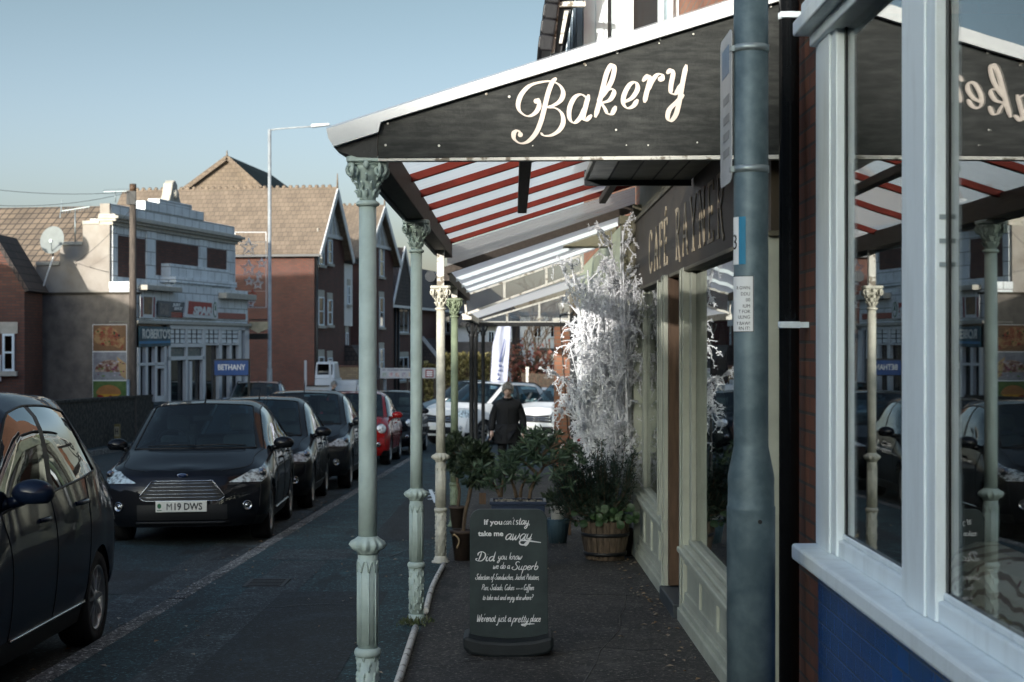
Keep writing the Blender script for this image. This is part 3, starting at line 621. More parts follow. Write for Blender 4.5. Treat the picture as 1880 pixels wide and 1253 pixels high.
b = MB(); b.box(1.20, 1.24, 11.0, 11.08, g(11.5) + .1, 2.1); b.box(1.13, 1.24, 11.90, 11.975, g(11.5) + .1, 2.1); b.box(1.215, 1.241, 11.08, 11.9, .2, .3); b.box(1.215, 1.241, 11.08, 11.9, -.16, .0); b.build('door_frame', M_wood, door, bevel=.004, **W)
b = MB(); b.box(1.234, 1.2395, 11.16, 11.84, .42, 1.95); b.build('door_pane', M_glass, door, **W)
b = MB(); b.tube([(1.20, 11.2, .75), (1.18, 11.2, .78), (1.18, 11.2, .98), (1.20, 11.2, 1.0)], .012, 8); b.build('handle', mat('brass', (.45, .30, .12), .35, metal=.9), door, **W)
b = MB(); b.hexa([(1.07, 11.0, g(11) - .01), (1.24, 11.0, g(11) - .01), (1.24, 12.0, g(12) - .01), (1.07, 12.0, g(12) - .01)], [(1.07, 11.0, g(11) + .10), (1.24, 11.0, g(11) + .1), (1.24, 12.0, g(12) + .1), (1.07, 12.0, g(12) + .1)]); b.build('doorstep', mat('dark_step', (.05, .06, .065), .5), cafe, bevel=.01, **W)
# name board with tall serif capitals
b = MB(); b.box(1.142, 1.21, 7.25, 15.32, 2.10, 2.72); sb = b.build('name_board', M_sign, cafe, **W)
b = MB(); b.box(1.125, 1.21, 7.25, 15.36, 2.721, 2.745); b.box(1.135, 1.21, 7.25, 15.34, 2.746, 2.77); b.box(1.13, 1.21, 7.25, 15.34, 2.075, 2.099); b.box(1.12, 1.21, 15.325, 15.40, 2.05, 2.9); b.build('board_moulding', mat('moulding_olive', (.12, .11, .075), .5), cafe, bevel=.004, **W)
CAPS = {'C': ['C.85 .8 .6 1 .2 .85 .08 .5 .2 .15 .6 0 .88 .2', 't.85 .8 .85 .95'], 'A': ['n.08 0 .5 1', 'T.5 1 .92 0', 'n.25 .36 .75 .36', 'n0 0 .2 0', 'n.78 0 1 0'], 'F': ['T.25 0 .25 1', 'n.1 1 .85 1', 'n.25 .52 .65 .52', 'n.1 0 .42 0', 'n.85 1 .85 .85', 'n.65 .6 .65 .44'],
        'E': ['T.25 0 .25 1', 'n.1 1 .85 1', 'n.25 .52 .65 .52', 'n.1 0 .88 0', 'n.85 1 .85 .85', 'n.65 .6 .65 .44', 'n.88 0 .88 .16'], 'R': ['T.25 0 .25 1', 'n.1 0 .42 0', 'C.1 1 .55 1 .8 .88 .8 .66 .55 .52 .25 .52', 'T.5 .52 .85 0 1 -.06'], 'Y': ['T.05 1 .5 .45', 'n.95 1 .5 .45', 'T.5 .45 .5 0', 'n.32 0 .68 0', 'n0 1 .2 1', 'n.82 1 1 1'], 'N': ['n.15 0 .15 1', 'T.15 1 .85 0', 'n.85 0 .85 1', 'n.02 0 .28 0', 'n.72 1 .98 1', 'n.02 1 .15 1'], '/': ['T.42 1.12 .66 1.24']}
b = MB()
for ch, yc in (('C', 13.59), ('A', 13.07), ('F', 12.65), ('E', 12.25), ('/', 12.25), ('R', 11.36), ('A', 10.86), ('Y', 10.36), ('N', 9.89), ('E', 9.45), ('R', 9.02)):
    w, h = .34, .335
    for st in CAPS[ch]:
        q = [float(k) for k in st[1:].split()]; pts = [Vector((-(yc) + (q[i] - .5) * w, 2.19 + q[i + 1] * h, 0)) for i in range(0, len(q), 2)]
        if st[0] == 'C': pts = smooth_path(pts, 6)
        ribbon(b, pts, .021 if st[0] in 'nt' else .026, .021 if st[0] in 'nt' else .044, R(90), 1, .004, False)
b.v = [(1.1415 - z, -x, y) for x, y, z in b.v]; b.build('lettering', M_gold, sb, **W)
# upper bay window over the canopy
bx0, by0, by1 = .50, 12.0, 15.0
b = MB(); b.box(bx0 + .02, 1.215, by0 + .02, by1, 3.1, 6.2); bay = b.build('bay_window', M_white, cafe, **W)
b = MB()
for x0, x1 in ((.51, .60), (.66, .69), (.72, .88), (1.06, 1.10), (1.13, 1.17)): b.box(x0, x1, by0 - .035, by0 + .019, 3.15, 6.2)
b.box(.60, .66, by0 - .05, by0 + .019, 3.15, 6.2)
for y in (12.3, 12.9, 13.6, 14.3, 14.9): b.box(bx0 - .03, bx0 + .019, y - .05, y + .05, 3.2, 6.2)
b.build('frame', M_white, bay, bevel=.006, **W)
b = MB(); b.box(.88, 1.06, by0 + .0125, by0 + .0185, 3.75, 6.1); b.box(.69, .72, by0 + .0125, by0 + .0185, 3.75, 6.1); b.build('pane', glass('bay_glass', (.3, .34, .36), 1.8, 0), bay, **W)
b = MB(); b.box(.93, .96, by0 + .019, by0 + .0195, 3.75, 6.1); b.build('curtain', M_paper, bay, **W)
# oversailing tiled eave at the bay's street corner
t0 = MB()
eave = MB(); eave.hexa([P(1018, 97, 11.6), P(1030, 97, 11.6), P(1062, -40, 11.6), P(1012, -60, 11.6)], [P(1018, 97, 11.6) + Vector((0, 3, 0)), P(1030, 97, 11.6) + Vector((0, 3, 0)), P(1062, -40, 11.6) + Vector((0, 3, 0)), P(1012, -60, 11.6) + Vector((0, 3, 0))])
ev = eave.build('eave_board', M_gutter, bay, ws=True)
b = MB(); ppoly(b, [(1011, 97), (1018, 97), (1027, 12), (1075, 12), (1075, 2), (1019, 4)], 11.55, 11.60); ppoly(b, [(1036, 20), (1044, 20), (1032, 80), (1026, 80)], 11.55, 11.58); b.build('barge_trim', M_peel, ev, ws=True)
for k in range(6):
    b = MB(); y0 = 92 - 29 * k; x0 = 990 + 4.2 * k
    q = [(x0 - 3, y0 - 4), (x0 + 5, y0 + 1), (x0 + 24, y0 + 2), (x0 + 28, y0 - 26), (x0 + 6, y0 - 30), (x0, y0 - 27)]
    ppoly(b, q, 11.50, 11.62); ppoly(b, [(x, y) for x, y in q], 11.64, 14.5); b.build('tile', mat('black_roof_tile', (.02, .02, .022), .35), bay, ws=True, bevel=.012)
# things in the window
b = MB(); b.tube([(1.27, 9.95, 1.72), (1.27, 9.95, 1.55), (1.26, 9.96, 1.3), (1.265, 9.95, 1.05), (1.27, 9.95, .99)], [.008, .03, .025, .045, .055], 8)
tag(b.build('hanging_cloth', mat('cream_cloth', (.60, .55, .46), .8)), 'cream cloth hanging inside the cafe window', 'cloth')
crate = thing('wooden_crate', 'wooden display crate standing inside the cafe window', 'crate', (1.4, 10.0, -.2))
b = MB()
for k in range(6): b.box(-.14, .14, -.5, -.48, .02 + k * .13, .12 + k * .13); b.box(-.14, -.125, -.5, .5, .02 + k * .13, .12 + k * .13)
b.build('slat', M_wood, crate); b = MB(); b.box(-.15, .15, -.5, .5, .78, .81); b.build('top', M_wood, crate)
for i, (y, r, h, c) in enumerate(((9.68, .035, .13, 'tall'), (10.12, .045, .10, 'wide'))):
    t = thing('glass_jar', c + ' glass jar with pale filling on the crate in the cafe window', 'jar', (1.33, y, .611), group='jars in the cafe window')
    b = MB(); b.lathe([(r, 0), (r, h), (r * .75, h + .02)], n=14); b.build('body', glass('jar_glass', (.8, .85, .8), 1.5), t); b = MB(); b.lathe([(r * .8, h + .021), (r * .8, h + .045)], n=14); b.build('lid', M_galv2, t)
    b = MB(); b.lathe([(r * .85, .004), (r * .85, h * .5)], n=14); b.build('filling', M_paper, t)
# ------------------------------------------------------------------ next shops along the pavement
ns = thing('neighbouring_shop', 'pale green shop with projecting cornice beyond the cafe, behind the white branches', 'building', (1.2, 15.7, g(15.7)))
b = MB(); b.box(1.22, 7, 15.62, 28.4, 2.6, 8.2); b.build('upper_wall', M_brickO, ns, **W)
b = MB(); b.box(1.14, 1.4, 15.4, 28.2, 2.1, 2.85); b.build('fascia', mat('pale_green_paint', (.42, .46, .33), .5, var=.2), ns, **W)
b = MB(); b.box(1.25, 1.5, 15.62, 28.2, g(28), .35); b.build('stallriser', M_sage, ns, **W)
b = MB(); b.box(1.3, 1.31, 15.62, 28.2, .35, 2.1); b.build('window_pane', glass('dark_shop_glass', (.05, .05, .05), 1.7), ns, **W)
b = MB(); b.box(1.6, 1.7, 15.62, 28.2, -.6, 2.6); b.build('interior', M_darkroom, ns, **W)
b = MB()
for y in (15.62, 17.5, 19.6, 21.8, 24, 26, 28): b.box(1.12, 1.35, y, y + .2, g(y), 2.1)
b.build('pilaster', M_sage, ns, bevel=.01, **W)
b = MB(); b.box(.58, 1.2, 19.0, 19.35, 2.72, 2.92); b.hexa([(.6, 19.05, 2.92), (1.2, 19.05, 2.92), (1.2, 19.35, 2.92), (.6, 19.35, 2.92)], [(.8, 19.05, 3.1), (1.2, 19.05, 3.1), (1.2, 19.35, 3.1), (.8, 19.35, 3.1)]); b.build('projecting_cornice', M_olive, ns, bevel=.01, **W)
b = MB(); b.box(1.02, 1.25, 15.42, 15.62, 2.35, 2.75); b.box(1.0, 1.25, 15.40, 15.64, 2.72, 2.80); b.hexa([(1.06, 15.45, 2.2), (1.2, 15.45, 2.2), (1.2, 15.6, 2.2), (1.06, 15.6, 2.2)], [(1.02, 15.42, 2.35), (1.25, 15.42, 2.35), (1.25, 15.62, 2.35), (1.02, 15.62, 2.35)]); b.build('console_bracket', M_olive, ns, bevel=.006, **W)
for (px, w, m, nmn) in ((1053, 13, M_gutter, 'dark'), (1064, 8, M_white, 'white')):
    X = (px - CX) / 125; ww = w / 125
    b = MB(); b.box(X - ww / 2, X + ww / 2, 24, 24.12, g(24), 2.0); b.build('door_post', m, ns, **W)
pl = thing('brick_gate_pillar', 'sunlit orange brick pillar at the end of the shop row', 'pillar', (.85, 28.6, g(28.6)))
b = MB(); b.box(-.14, .14, -.14, .14, 0, 2.62); b.build('shaft', M_brickO, pl); b = MB(); b.box(-.17, .17, -.17, .17, 2.62, 2.70); b.build('cap', M_peel, pl, bevel=.01)
fl = thing('flood_lamp', 'white flood lamp on a hooked bracket below the far canopy', 'lamp', P(1036, 565, 24.5))
b = MB(); b.hexa([(-.09, 0, .06), (.05, 0, .16), (.05, .12, .16), (-.09, .12, .06)], [(-.06, 0, -.10), (.09, 0, -.05), (.09, .12, -.05), (-.06, .12, -.10)]); b.build('housing', M_peel, fl, bevel=.01)
b = MB(); b.tube(smooth_path([(.1, .05, .05), (.13, .05, -.1), (-.04, .05, -.12), (-.05, .05, -.3), (.06, .05, -1.9)], 6), .010, 6); b.build('cable', M_black, fl)

# ------------------------------------------------------------------ right-hand shop
shop = thing('corner_shop', 'shop at right edge with white window frames above blue tiles', 'building', (1.25, 2.0, g(2)))
XF_, XG = 1.22, 1.255                                     # face of the window frame, plane of the glass
b = MB(); b.box(1.24, 1.6, 6.58, 7.20, g(6) - .1, 8.5); b.build('brick_pier', M_brickR, shop, **W)
b = MB(); b.box(1.27, 7, -48.0, 6.58, 3.45, 8.5); b.build('upper_wall', M_brickR, shop, **W)  # carried on unseen behind the camera to cut sky light
b = MB(); b.box(1.22, 1.5, -3.0, 6.56, 3.05, 3.45); b.build('fascia', M_white, shop, bevel=.006, **W)
SB, ZS = (6.18, 5.14, 4.73, 2.2), .79
for y0, y1 in ((6.18, 6.60), (4.73, 5.14), (1.8, 2.2), (-3.0, -1.2)):
    b = MB(); b.box(XF_, XG - .001, y0, y1, ZS + .001, 3.04); b.box(XF_ - .010, XF_ - .0005, y0 + .09, y1 - .09, ZS + .001, 3.04); fr = b.build('window_frame', M_white, shop, bevel=.005, **W)
for y0, y1 in ((5.14, 6.18), (2.2, 4.73), (-1.2, 1.8)):
    b = MB(); b.box(XF_ + .008, XG - .001, y0 + .001, y1 - .001, ZS + .001, ZS + .065); b.box(XF_ + .022, XG - .001, y0 + .001, y1 - .001, ZS + .0655, ZS + .088); b.build('bottom_rail', M_white, shop, bevel=.006, **W)
    b = MB(); b.box(XG - .004, XG - .0012, y1 - .03, y1 - .001, ZS + .089, 2.86); b.box(XG - .004, XG - .0012, y0 + .001, y0 + .02, ZS + .089, 2.86); b.build('gasket', M_black, shop, **W)
    b = MB(); b.box(XG, XG + .004, y0 - .05, y1 + .05, ZS + .04, 3.0); b.build('window_pane', glass('clear_shop_glass', (.86, .88, .88), 2.1, .006, .02), shop, **W)
b = MB(); b.box(1.13, 1.3, -3, 6.62, 2.84, 2.90); b.box(1.16, 1.3, -3, 6.60, 2.901, 2.97); b.box(1.19, 1.3, -3, 6.58, 2.79, 2.839); b.build('head_moulding', M_white, shop, bevel=.008, **W)
for z in (1.958, 1.888, 1.82):
    b = MB(); b.box(XF_ + .012, XG - .004, 4.7265, 4.7295, z, z + .014); b.build('tape_strip', mat('grey_tape', (.30, .36, .38), .6), shop, **W)
b = MB(); b.box(1.125, 1.30, -3.0, 6.62, ZS - .066, ZS); b.build('sill', M_white, shop, bevel=.012, **W)
b = MB(); b.box(1.215, 1.5, -3, 6.52, g(-3) - .4, ZS - .067); b.build('stallriser', M_tile, shop, **W)
b = MB(); b.box(1.36, 5, -3.0, -2.9, -.2, 2.9); b.box(1.36, 5, 6.45, 6.56, -.2, 2.9); b.box(4.9, 5, -2.9, 6.45, -.2, 2.9); b.box(1.36, 4.9, -2.9, 6.45, 2.95, 3.03); b.box(1.51, 4.9, -2.9, 6.45, -.3, -.1); b.build('interior', M_darkroom, shop, **W)
b = MB(); b.box(1.2, 1.4, -48.0, -3.05, g(-3) - .3, 3.44); b.build('lower_wall', M_white, shop, **W)  # unseen wall added behind the camera, keeps sky light off the pavement
m, t_, p_ = nm('floral_fabric'); cv = N(t_, 'TexVoronoi', feature='SMOOTH_F1'); cv.inputs['Scale'].default_value = 13
wv = N(t_, 'TexWave', wave_type='RINGS'); wv.inputs['Scale'].default_value = 7; wv.inputs['Distortion'].default_value = 5; wv.inputs['Detail'].default_value = 1
t_.links.new(N(t_, 'TexCoord').outputs['Object'], wv.inputs['Vector']); t_.links.new(N(t_, 'TexCoord').outputs['Object'], cv.inputs['Vector'])
f1 = ramp(t_, wv.outputs[0], .74, .80); f2 = ramp(t_, cv.outputs['Distance'], .13, .17, (1, 1, 1), (0, 0, 0))
t_.links.new(mixc(t_, f2, mixc(t_, f1, (.72, .66, .54), (.30, .20, .14)), (.22, .06, .05)), p_.inputs['Base Color']); p_.inputs['Roughness'].default_value = .9
ar = thing('floral_armchair', 'armchair in cream floral fabric behind the right shop window', 'armchair', (1.66, 4.55, -.12))
b = MB(); b.box(-.30, -.08, -.62, .62, .45, 1.10); b.build('backrest', m, ar, bevel=.08); b = MB(); b.box(-.07, .5, -.5, .5, .3, .58); b.build('seat', m, ar, bevel=.06)
for s in (-1, 1):
    b = MB(); b.box(-.1, .5, s * .6 - .1, s * .6 + .1, .3, .85); b.build('armrest', m, ar, bevel=.06)
for x in (-.25, .42):
    for y in (-.5, .5): b = MB(); b.lathe([(.02, 0), (.03, .3)], (x, y, 0), 8); b.build('leg', M_wood, ar)
# drainpipe
dp = thing('drainpipe', 'black drainpipe with white brackets beside the brick pier', 'drainpipe', (1.165, 6.91, g(6.9)))
b = MB(); b.lathe([(.043, 0), (.043, 8.0)], n=20); b.build('pipe', mat('gloss_black', (.008, .009, .010), .18), dp)
for z in (2.98, 1.676):
    zz = z - g(6.9); b = MB(); b.lathe([(.047, zz - .014), (.047, zz + .014)], n=20); b.box(-.045, .085, -.052, -.044, zz - .012, zz + .012); b.build('bracket', M_white, dp)
# ------------------------------------------------------------------ steel lamp column in the foreground
YL = 6.2; KL = YL / 5.7; zl = lambda v: EYE + (v - EYE) * KL; XL = .828 * KL
lp = thing('street_post', 'galvanised steel street lighting column in front of the cafe', 'street lamp', (XL, YL, g(YL)))
z = lambda v: zl(v) - g(YL)
b = MB(); b.lathe([(r * KL, q) for r, q in ((.084, 0), (.084, z(1.02)), (.0845, z(1.028)), (.081, z(1.035)), (.080, z(1.10)), (.081, z(1.125)), (.080, z(1.14)), (.061, z(1.235)), (.060, z(1.25)), (.060, z(6.2)))], n=40); b.build('shaft', M_galv, lp)
b = MB(); b.lathe([(.008, -.006), (.008, .006)], (.02, -.084 * KL, z(.985)), 10, 'y'); b.build('lock', M_black, lp)
for zz in (2.625, 2.205):
    b = MB(); b.lathe([(.063 * KL, z(zz) - .013), (.063 * KL, z(zz) + .013)], n=32); b.box(-.080, -.060, -.02, .02, z(zz) - .01, z(zz) + .01); b.build('clamp_band', M_galv2, lp)
ps = thing('parking_sign', 'grey weathered parking sign plate seen edge on, clamped to the steel street column', 'sign', (.826, 6.35, zl(2.43)))
b = MB(); q = []
for (cx, cy, a0) in ((.128, .255, 0), (-.128, .255, 90), (-.128, -.255, 180), (.128, -.255, 270)):
    q += [(cx + .035 * math.cos(R(a0 + k * 22.5)), cy + .035 * math.sin(R(a0 + k * 22.5))) for k in range(5)]
b.prism(q, 'x', -.002, .002); b.build('plate', M_plate, ps)
b = MB(); b.box(-.0035, -.0022, -.10, .10, .13, .24); b.build('blue_panel', mat('faded_blue', (.16, .24, .33), .5), ps)
b = MB()
for zz in (.02, -.055, -.12, -.185): b.box(-.0035, -.0022, -.11, .065, zz, zz + .032)
b.build('faded_lines', mat('faded_ink', (.27, .28, .28), .6), ps)
def wrap(mb, r):   # bend a flat (u, v, depth) mesh round the post; u = arc length from its left edge
    mb.v = [((r + w) * math.cos(PI + u / r), (r + w) * math.sin(PI + u / r), v) for u, v, w in mb.v]; return mb
def sheet(u0, u1, v0, v1, d, n=14):
    b = MB(); u0 *= KL; u1 *= KL
    for i in range(n + 1):
        u = u0 + (u1 - u0) * i / n; b.v += [(u, zl(v0), d), (u, zl(v1), d)]
    b.f = [(2 * i, 2 * i + 2, 2 * i + 3, 2 * i + 1) for i in range(n)]; b.sm = [True] * n; return b
rp = .0605 * KL
nt = thing('notice_sticker', 'white notice sticker with black capitals wrapped round the steel street column', 'sticker', (XL, YL, 0))
wrap(sheet(-.02, .096, 1.638, 1.832, .0005), rp).build('sheet', M_paper, nt, fix=False)
b = MB(); lines = [('R GWN', 1.785), ('DDU', 1.764), ('00', 1.743), ('IUM', 1.722), ('T FOR', 1.703), ('ULING', 1.684), ('Y BAW!', 1.662), ('RN IT!', 1.645)]
for s_, v in lines:
    tm = textmesh(s_, .0165 * KL, 0, 0, .95, .0002, 'RIGHT'); tm.v = [(x + .084 * KL, y + zl(v), w + .0012) for x, y, w in tm.v]; b.merge(tm)
for u0, u1, v0, v1 in ((-.02, .0945, 1.830, 1.832), (-.02, .0945, 1.638, 1.640), (.0930, .0955, 1.638, 1.832)): b.merge(sheet(u0, u1, v0, v1, .0010))
wrap(b, rp).build('lettering', M_ink, nt, fix=False)
bs = thing('blue_sticker', 'white and blue sticker with a black numeral, above the white notice on the steel column', 'sticker', (XL, YL, 0))
wrap(sheet(-.03, .040, 1.872, 2.037, .0005), rp).build('sheet', M_paper, bs, fix=False)
wrap(sheet(.040, .068, 1.872, 2.037, .0006), rp).build('stripe', M_blue, bs, fix=False)
tm = textmesh('3', .075 * KL, 0, 0, 1, .0002, 'RIGHT'); tm.v = [(x + .037 * KL, y + zl(1.925), w + .0012) for x, y, w in tm.v]; wrap(tm, rp).build('lettering', M_ink, bs, fix=False)
# ------------------------------------------------------------------ pavement sign
sg = thing('pavement_sign', 'black chalkboard pavement sign with white hand lettering on a rubber foot', 'sign', (-.03, 9.6, g(9.6)))
s = 3000 / 9.6; BH = .85
def bp(px, py): return ((px - 933.5) / s, (1200 - py) / s)     # board plane coordinates: photo pixels of the sign face
q = []; w, hh = .2275, bp(0, 935)[1]; rc = .065
for (cx, cy, a0) in ((w - rc, hh - rc, 0), (-w + rc, hh - rc, 90)): q += [(cx + rc * math.cos(R(a0 + k * 15)), cy + rc * math.sin(R(a0 + k * 15))) for k in range(7)]
q += [(-w, .04), (w + .005, .04)]
b = MB(); b.prism(q, 'y', -.012, .012); bd = b.build('board', M_chalk, sg, bevel=.004)
b = MB()
def line(txt, x0, x1, ybase, hx, slant=.25, w0=.10, w1=.21):
    a = bp(x0, ybase); c = bp(x1, ybase); h = hx / s; wd = script_width(txt, h, 1); script(b, txt, a[0], a[1], h, slant, w0, w1, (c[0] - a[0]) / wd)
def tline(txt, x0, x1, ybase, hx, bold=.0):
    a = bp(x0, ybase); c = bp(x1, ybase); tm = textmesh(txt, hx / s * 1.35, 0, bold, 1, .0008); wd = max(v[0] for v in tm.v); k = (c[0] - a[0]) / wd
    tm.v = [(v[0] * k + a[0], v[1] + a[1], v[2]) for v in tm.v]; b.merge(tm)
tline('If you', 888, 922, 963, 9.5, .0012); line("can't", 924, 944, 963, 6.5, .2, .08, .16); line('stay,', 946, 974, 963, 7.5, .2, .12, .24)
tline('take me', 878, 924, 984, 9.5, .0012); line('away', 927, 976, 991, 11, .3, .08, .18)
ribbon(b, smooth_path([(bp(x, y)[0], bp(x, y)[1], 0) for x, y in ((974, 985), (966, 999), (955, 999), (958, 992), (993, 996))], 6), .006, .008)
line('Did', 875, 908, 1030, 8.5, .22, .12, .26); line('you know', 914, 958, 1027, 6.5); line('we do a', 905, 936, 1044, 6, .2); line('Superb', 940, 988, 1046, 7.5, .3, .11, .22)
line('Selection of Sandwiches, Jacket Potatoes,', 873, 990, 1064, 5.2, .2, .12, .20); line('Pies, Salads, Cakes', 884, 944, 1083, 5.2, .2, .12, .20); tline('and', 947, 959, 1082, 3.4); line('Coffees', 961, 980, 1083, 5.2, .2, .12, .20)
line('to take out and enjoy else where?', 886, 978, 1101, 5.0, .2, .12, .20)
line("We're", 875, 896, 1141, 7.2, .18, .12, .20); line('not just a', 896, 938, 1141, 7.2, .18, .12, .20); line('pretty', 940, 970, 1142, 7.5, .28, .09, .19); line('place', 973, 992, 1141, 6.5, .2, .12, .20)
ribbon(b, smooth_path([(bp(x, y)[0], bp(x, y)[1], 0) for x, y in ((968, 1140), (962, 1148), (958, 1146), (981, 1145))], 6), .004, .006)
b.v = [(x, -.0125 - zz, y) for x, y, zz in b.v]; b.build('lettering', M_chalkw, bd)
b = MB(); prof = []
q = [(-.25, .125), (-.15, .10), (0, .09), (.15, .10), (.25, .125), (.262, .11), (.262, .05), (.22, .02), (.10, 0), (-.10, 0), (-.22, .02), (-.262, .05), (-.262, .11)]
b.prism(q, 'y', -.15, .15); b.build('rubber_foot', M_rubber, sg, bevel=.02)
# ------------------------------------------------------------------ plants on the forecourt
rnd = random.Random(11)
M_leafdk = leafm('dark_leaf', (.012, .028, .017), (.068, .092, .050))
M_leafmid = leafm('bonsai_leaf', (.030, .062, .036), (.085, .13, .075))
M_leafnas = leafm('nasturtium_leaf', (.022, .055, .018), (.05, .10, .03), .2)
M_bark = mat('bark', (.12, .085, .055), .85, var=.5, scale=14, bmp=.4)
M_soil = mat('soil', (.03, .024, .018), .95)
M_terra = mat('brown_pot', (.06, .042, .032), .65, var=.35, scale=8)
def pot(t, r0, r1, h, m, wall=.012, rim=True, name='pot'):
    b = MB(); pr = [(r0, 0), (r1, h - .03)] + ([(r1 + .012, h - .03), (r1 + .014, h), (r1 - wall, h), (r1 - wall - .01, h - .04)] if rim else [(r1, h), (r1 - wall, h), (r1 - wall - .01, h - .04)])
    b.lathe(pr, n=28); o = b.build(name, m, t); b = MB(); b.lathe([(r1 - wall - .004, h - .045), (.001, h - .035)], n=20); b.build('soil', M_soil, t); return o
def topiary(px, py_base, r, label, ball, rb, hpot):
    Y = FPX / r; X = (px - CX) / r; z0 = g(Y) + .004
    t = thing('topiary_plant', label, 'potted plant', (X, Y, z0), group='clipped ball plants in brown pots beside the columns')
    pot(t, rb * .72, rb, hpot, M_terra)
    c = Vector(((ball[0] - px) / r, 0, EYE - (ball[1] - CY) / r - z0))
    b = MB(); b.tube(smooth_path([(0, 0, hpot - .04), (.02, .01, hpot + .15), (c.x * .6 - .01, 0, (c.z + hpot) / 2), (c.x, 0, c.z)], 5), [.018] * 16, 8)
    for k in range(14):
        d = Vector((rnd.gauss(0, 1), rnd.gauss(0, 1), rnd.gauss(0, 1))).normalized(); b.tube([c - Vector((0, 0, ball[3] / r * .4)), c + d * ball[2] / r * .5, c + d * ball[2] / r * .85], [.009, .006, .003], 5)
    b.build('trunk', M_bark, t)
    b = MB(); pts = cloud(rnd, c, (ball[2] / r, ball[2] / r, ball[3] / r), 1500, .45)
    pts = [(p, d) for p, d in pts if noise.noise(p * 9) > -.28]; leaves(b, pts, rnd, (.04, .08), .26, .15); b.build('foliage', M_leafdk, t, fix=False)
    return t
topiary(840, 970, 169, 'ball topiary in brown pot, the one farther back behind the cream column', (842, 832, 26, 38), .085, .24)
tb = topiary(850, 1032, 206, 'ball topiary in brown pot with rope handle, nearest to the pavement sign', (872, 852, 30, 40), .105, .27)
b = MB(); b.tube(smooth_path([(-.09, -.06, .22), (-.07, -.12, .24), (-.03, -.13, .19), (-.05, -.12, .12)], 6), .008, 6); b.build('rope_handle', mat('rope', (.30, .22, .13), .8), tb)
b = MB(); b.box(.145, .205, -.02, -.005, .50, .60); b.build('wooden_tag', M_wood, tb)
# leggy shrub in a blue trough
YT = 14.0; rT = FPX / YT; z0 = g(YT) + .004
tr = thing('trough_shrub', 'spreading shrub with gnarled stems in a dark blue trough', 'potted plant', ((951 - CX) / rT, YT, z0))
hT = EYE - (918 - CY) / rT - z0
b = MB(); w = 49 / rT
b.hexa([(-w * .93, -.14, 0), (w * .93, -.14, 0), (w * .93, .14, 0), (-w * .93, .14, 0)], [(-w, -.16, hT - .03), (w, -.16, hT - .03), (w, .16, hT - .03), (-w, .16, hT - .03)])
b.box(-w - .012, w + .012, -.172, -.145, hT - .029, hT); b.box(-w - .012, w + .012, .145, .172, hT - .029, hT); b.box(-w - .012, -w + .014, -.1445, .1445, hT - .029, hT); b.box(w - .014, w + .012, -.1445, .1445, hT - .029, hT)
b.build('trough', mat('dark_blue_glaze', (.022, .035, .065), .35, var=.3), tr, bevel=.006)
b = MB(); b.box(-w + .016, w - .016, -.14, .14, hT - .028, hT - .012); b.build('soil', M_soil, tr)
b = MB()
for _ in range(70): b.sphere((rnd.uniform(-w + .03, w - .03), rnd.uniform(-.13, .13), hT - .008), (rnd.uniform(.008, .016), rnd.uniform(.008, .016), .008), 6, 4)
b.build('pebbles', mat('pebble', (.30, .28, .24), .7, var=.5, scale=30), tr)
def lp_(px, py, dy=0): return Vector(((px - 951) / rT, dy, EYE - (py - CY) / rT - z0))
stems = [[(972, 916), (976, 895), (988, 872), (998, 856), (993, 838), (986, 822)], [(998, 856), (1018, 846), (1040, 838)], [(988, 872), (965, 850), (950, 838)], [(918, 912), (910, 895), (896, 880), (888, 872)], [(920, 912), (922, 890), (928, 868)], [(948, 914), (944, 896), (938, 880), (930, 860)], [(955, 914), (958, 895), (965, 880)], [(993, 838), (975, 818), (955, 812)], [(993, 838), (1015, 820), (1035, 812)]]
b = MB()
for st in stems:
    q = smooth_path([lp_(x, y, rnd.uniform(-.06, .06) * (i > 0)) for i, (x, y) in enumerate(st)], 5); n_ = len(q); b.tube(q, [.017 - .010 * i / n_ for i in range(n_)], 7)
b.build('stems', M_bark, tr)
b = MB()
cl = [(968, 826, 36, 24, 20), (930, 858, 30, 26, 13), (1005, 812, 42, 30, 22), (1040, 832, 36, 30, 16), (888, 868, 24, 18, 9), (965, 880, 30, 20, 9), (985, 840, 30, 18, 10), (915, 878, 20, 16, 6), (945, 840, 25, 22, 9), (900, 890, 16, 12, 4), (1020, 870, 26, 30, 8)]
for (x, y, rx, ry, n_) in cl:
    for _ in range(int(n_ * .95)):     # rosettes of long narrow leaves
        c = lp_(x + rnd.gauss(0, .42) * rx, y + rnd.gauss(0, .42) * ry, rnd.uniform(-.16, .16)); ax = Vector((rnd.gauss(0, .5), rnd.gauss(0, .5) - .3, .6)).normalized()
        leaves(b, [(c, (Vector((rnd.gauss(0, 1), rnd.gauss(0, 1), rnd.gauss(0, .6))) + ax * .7).normalized()) for _ in range(15)], rnd, (.05, .11), .11, -.1)
b.build('foliage', M_leafmid, tr, fix=False)
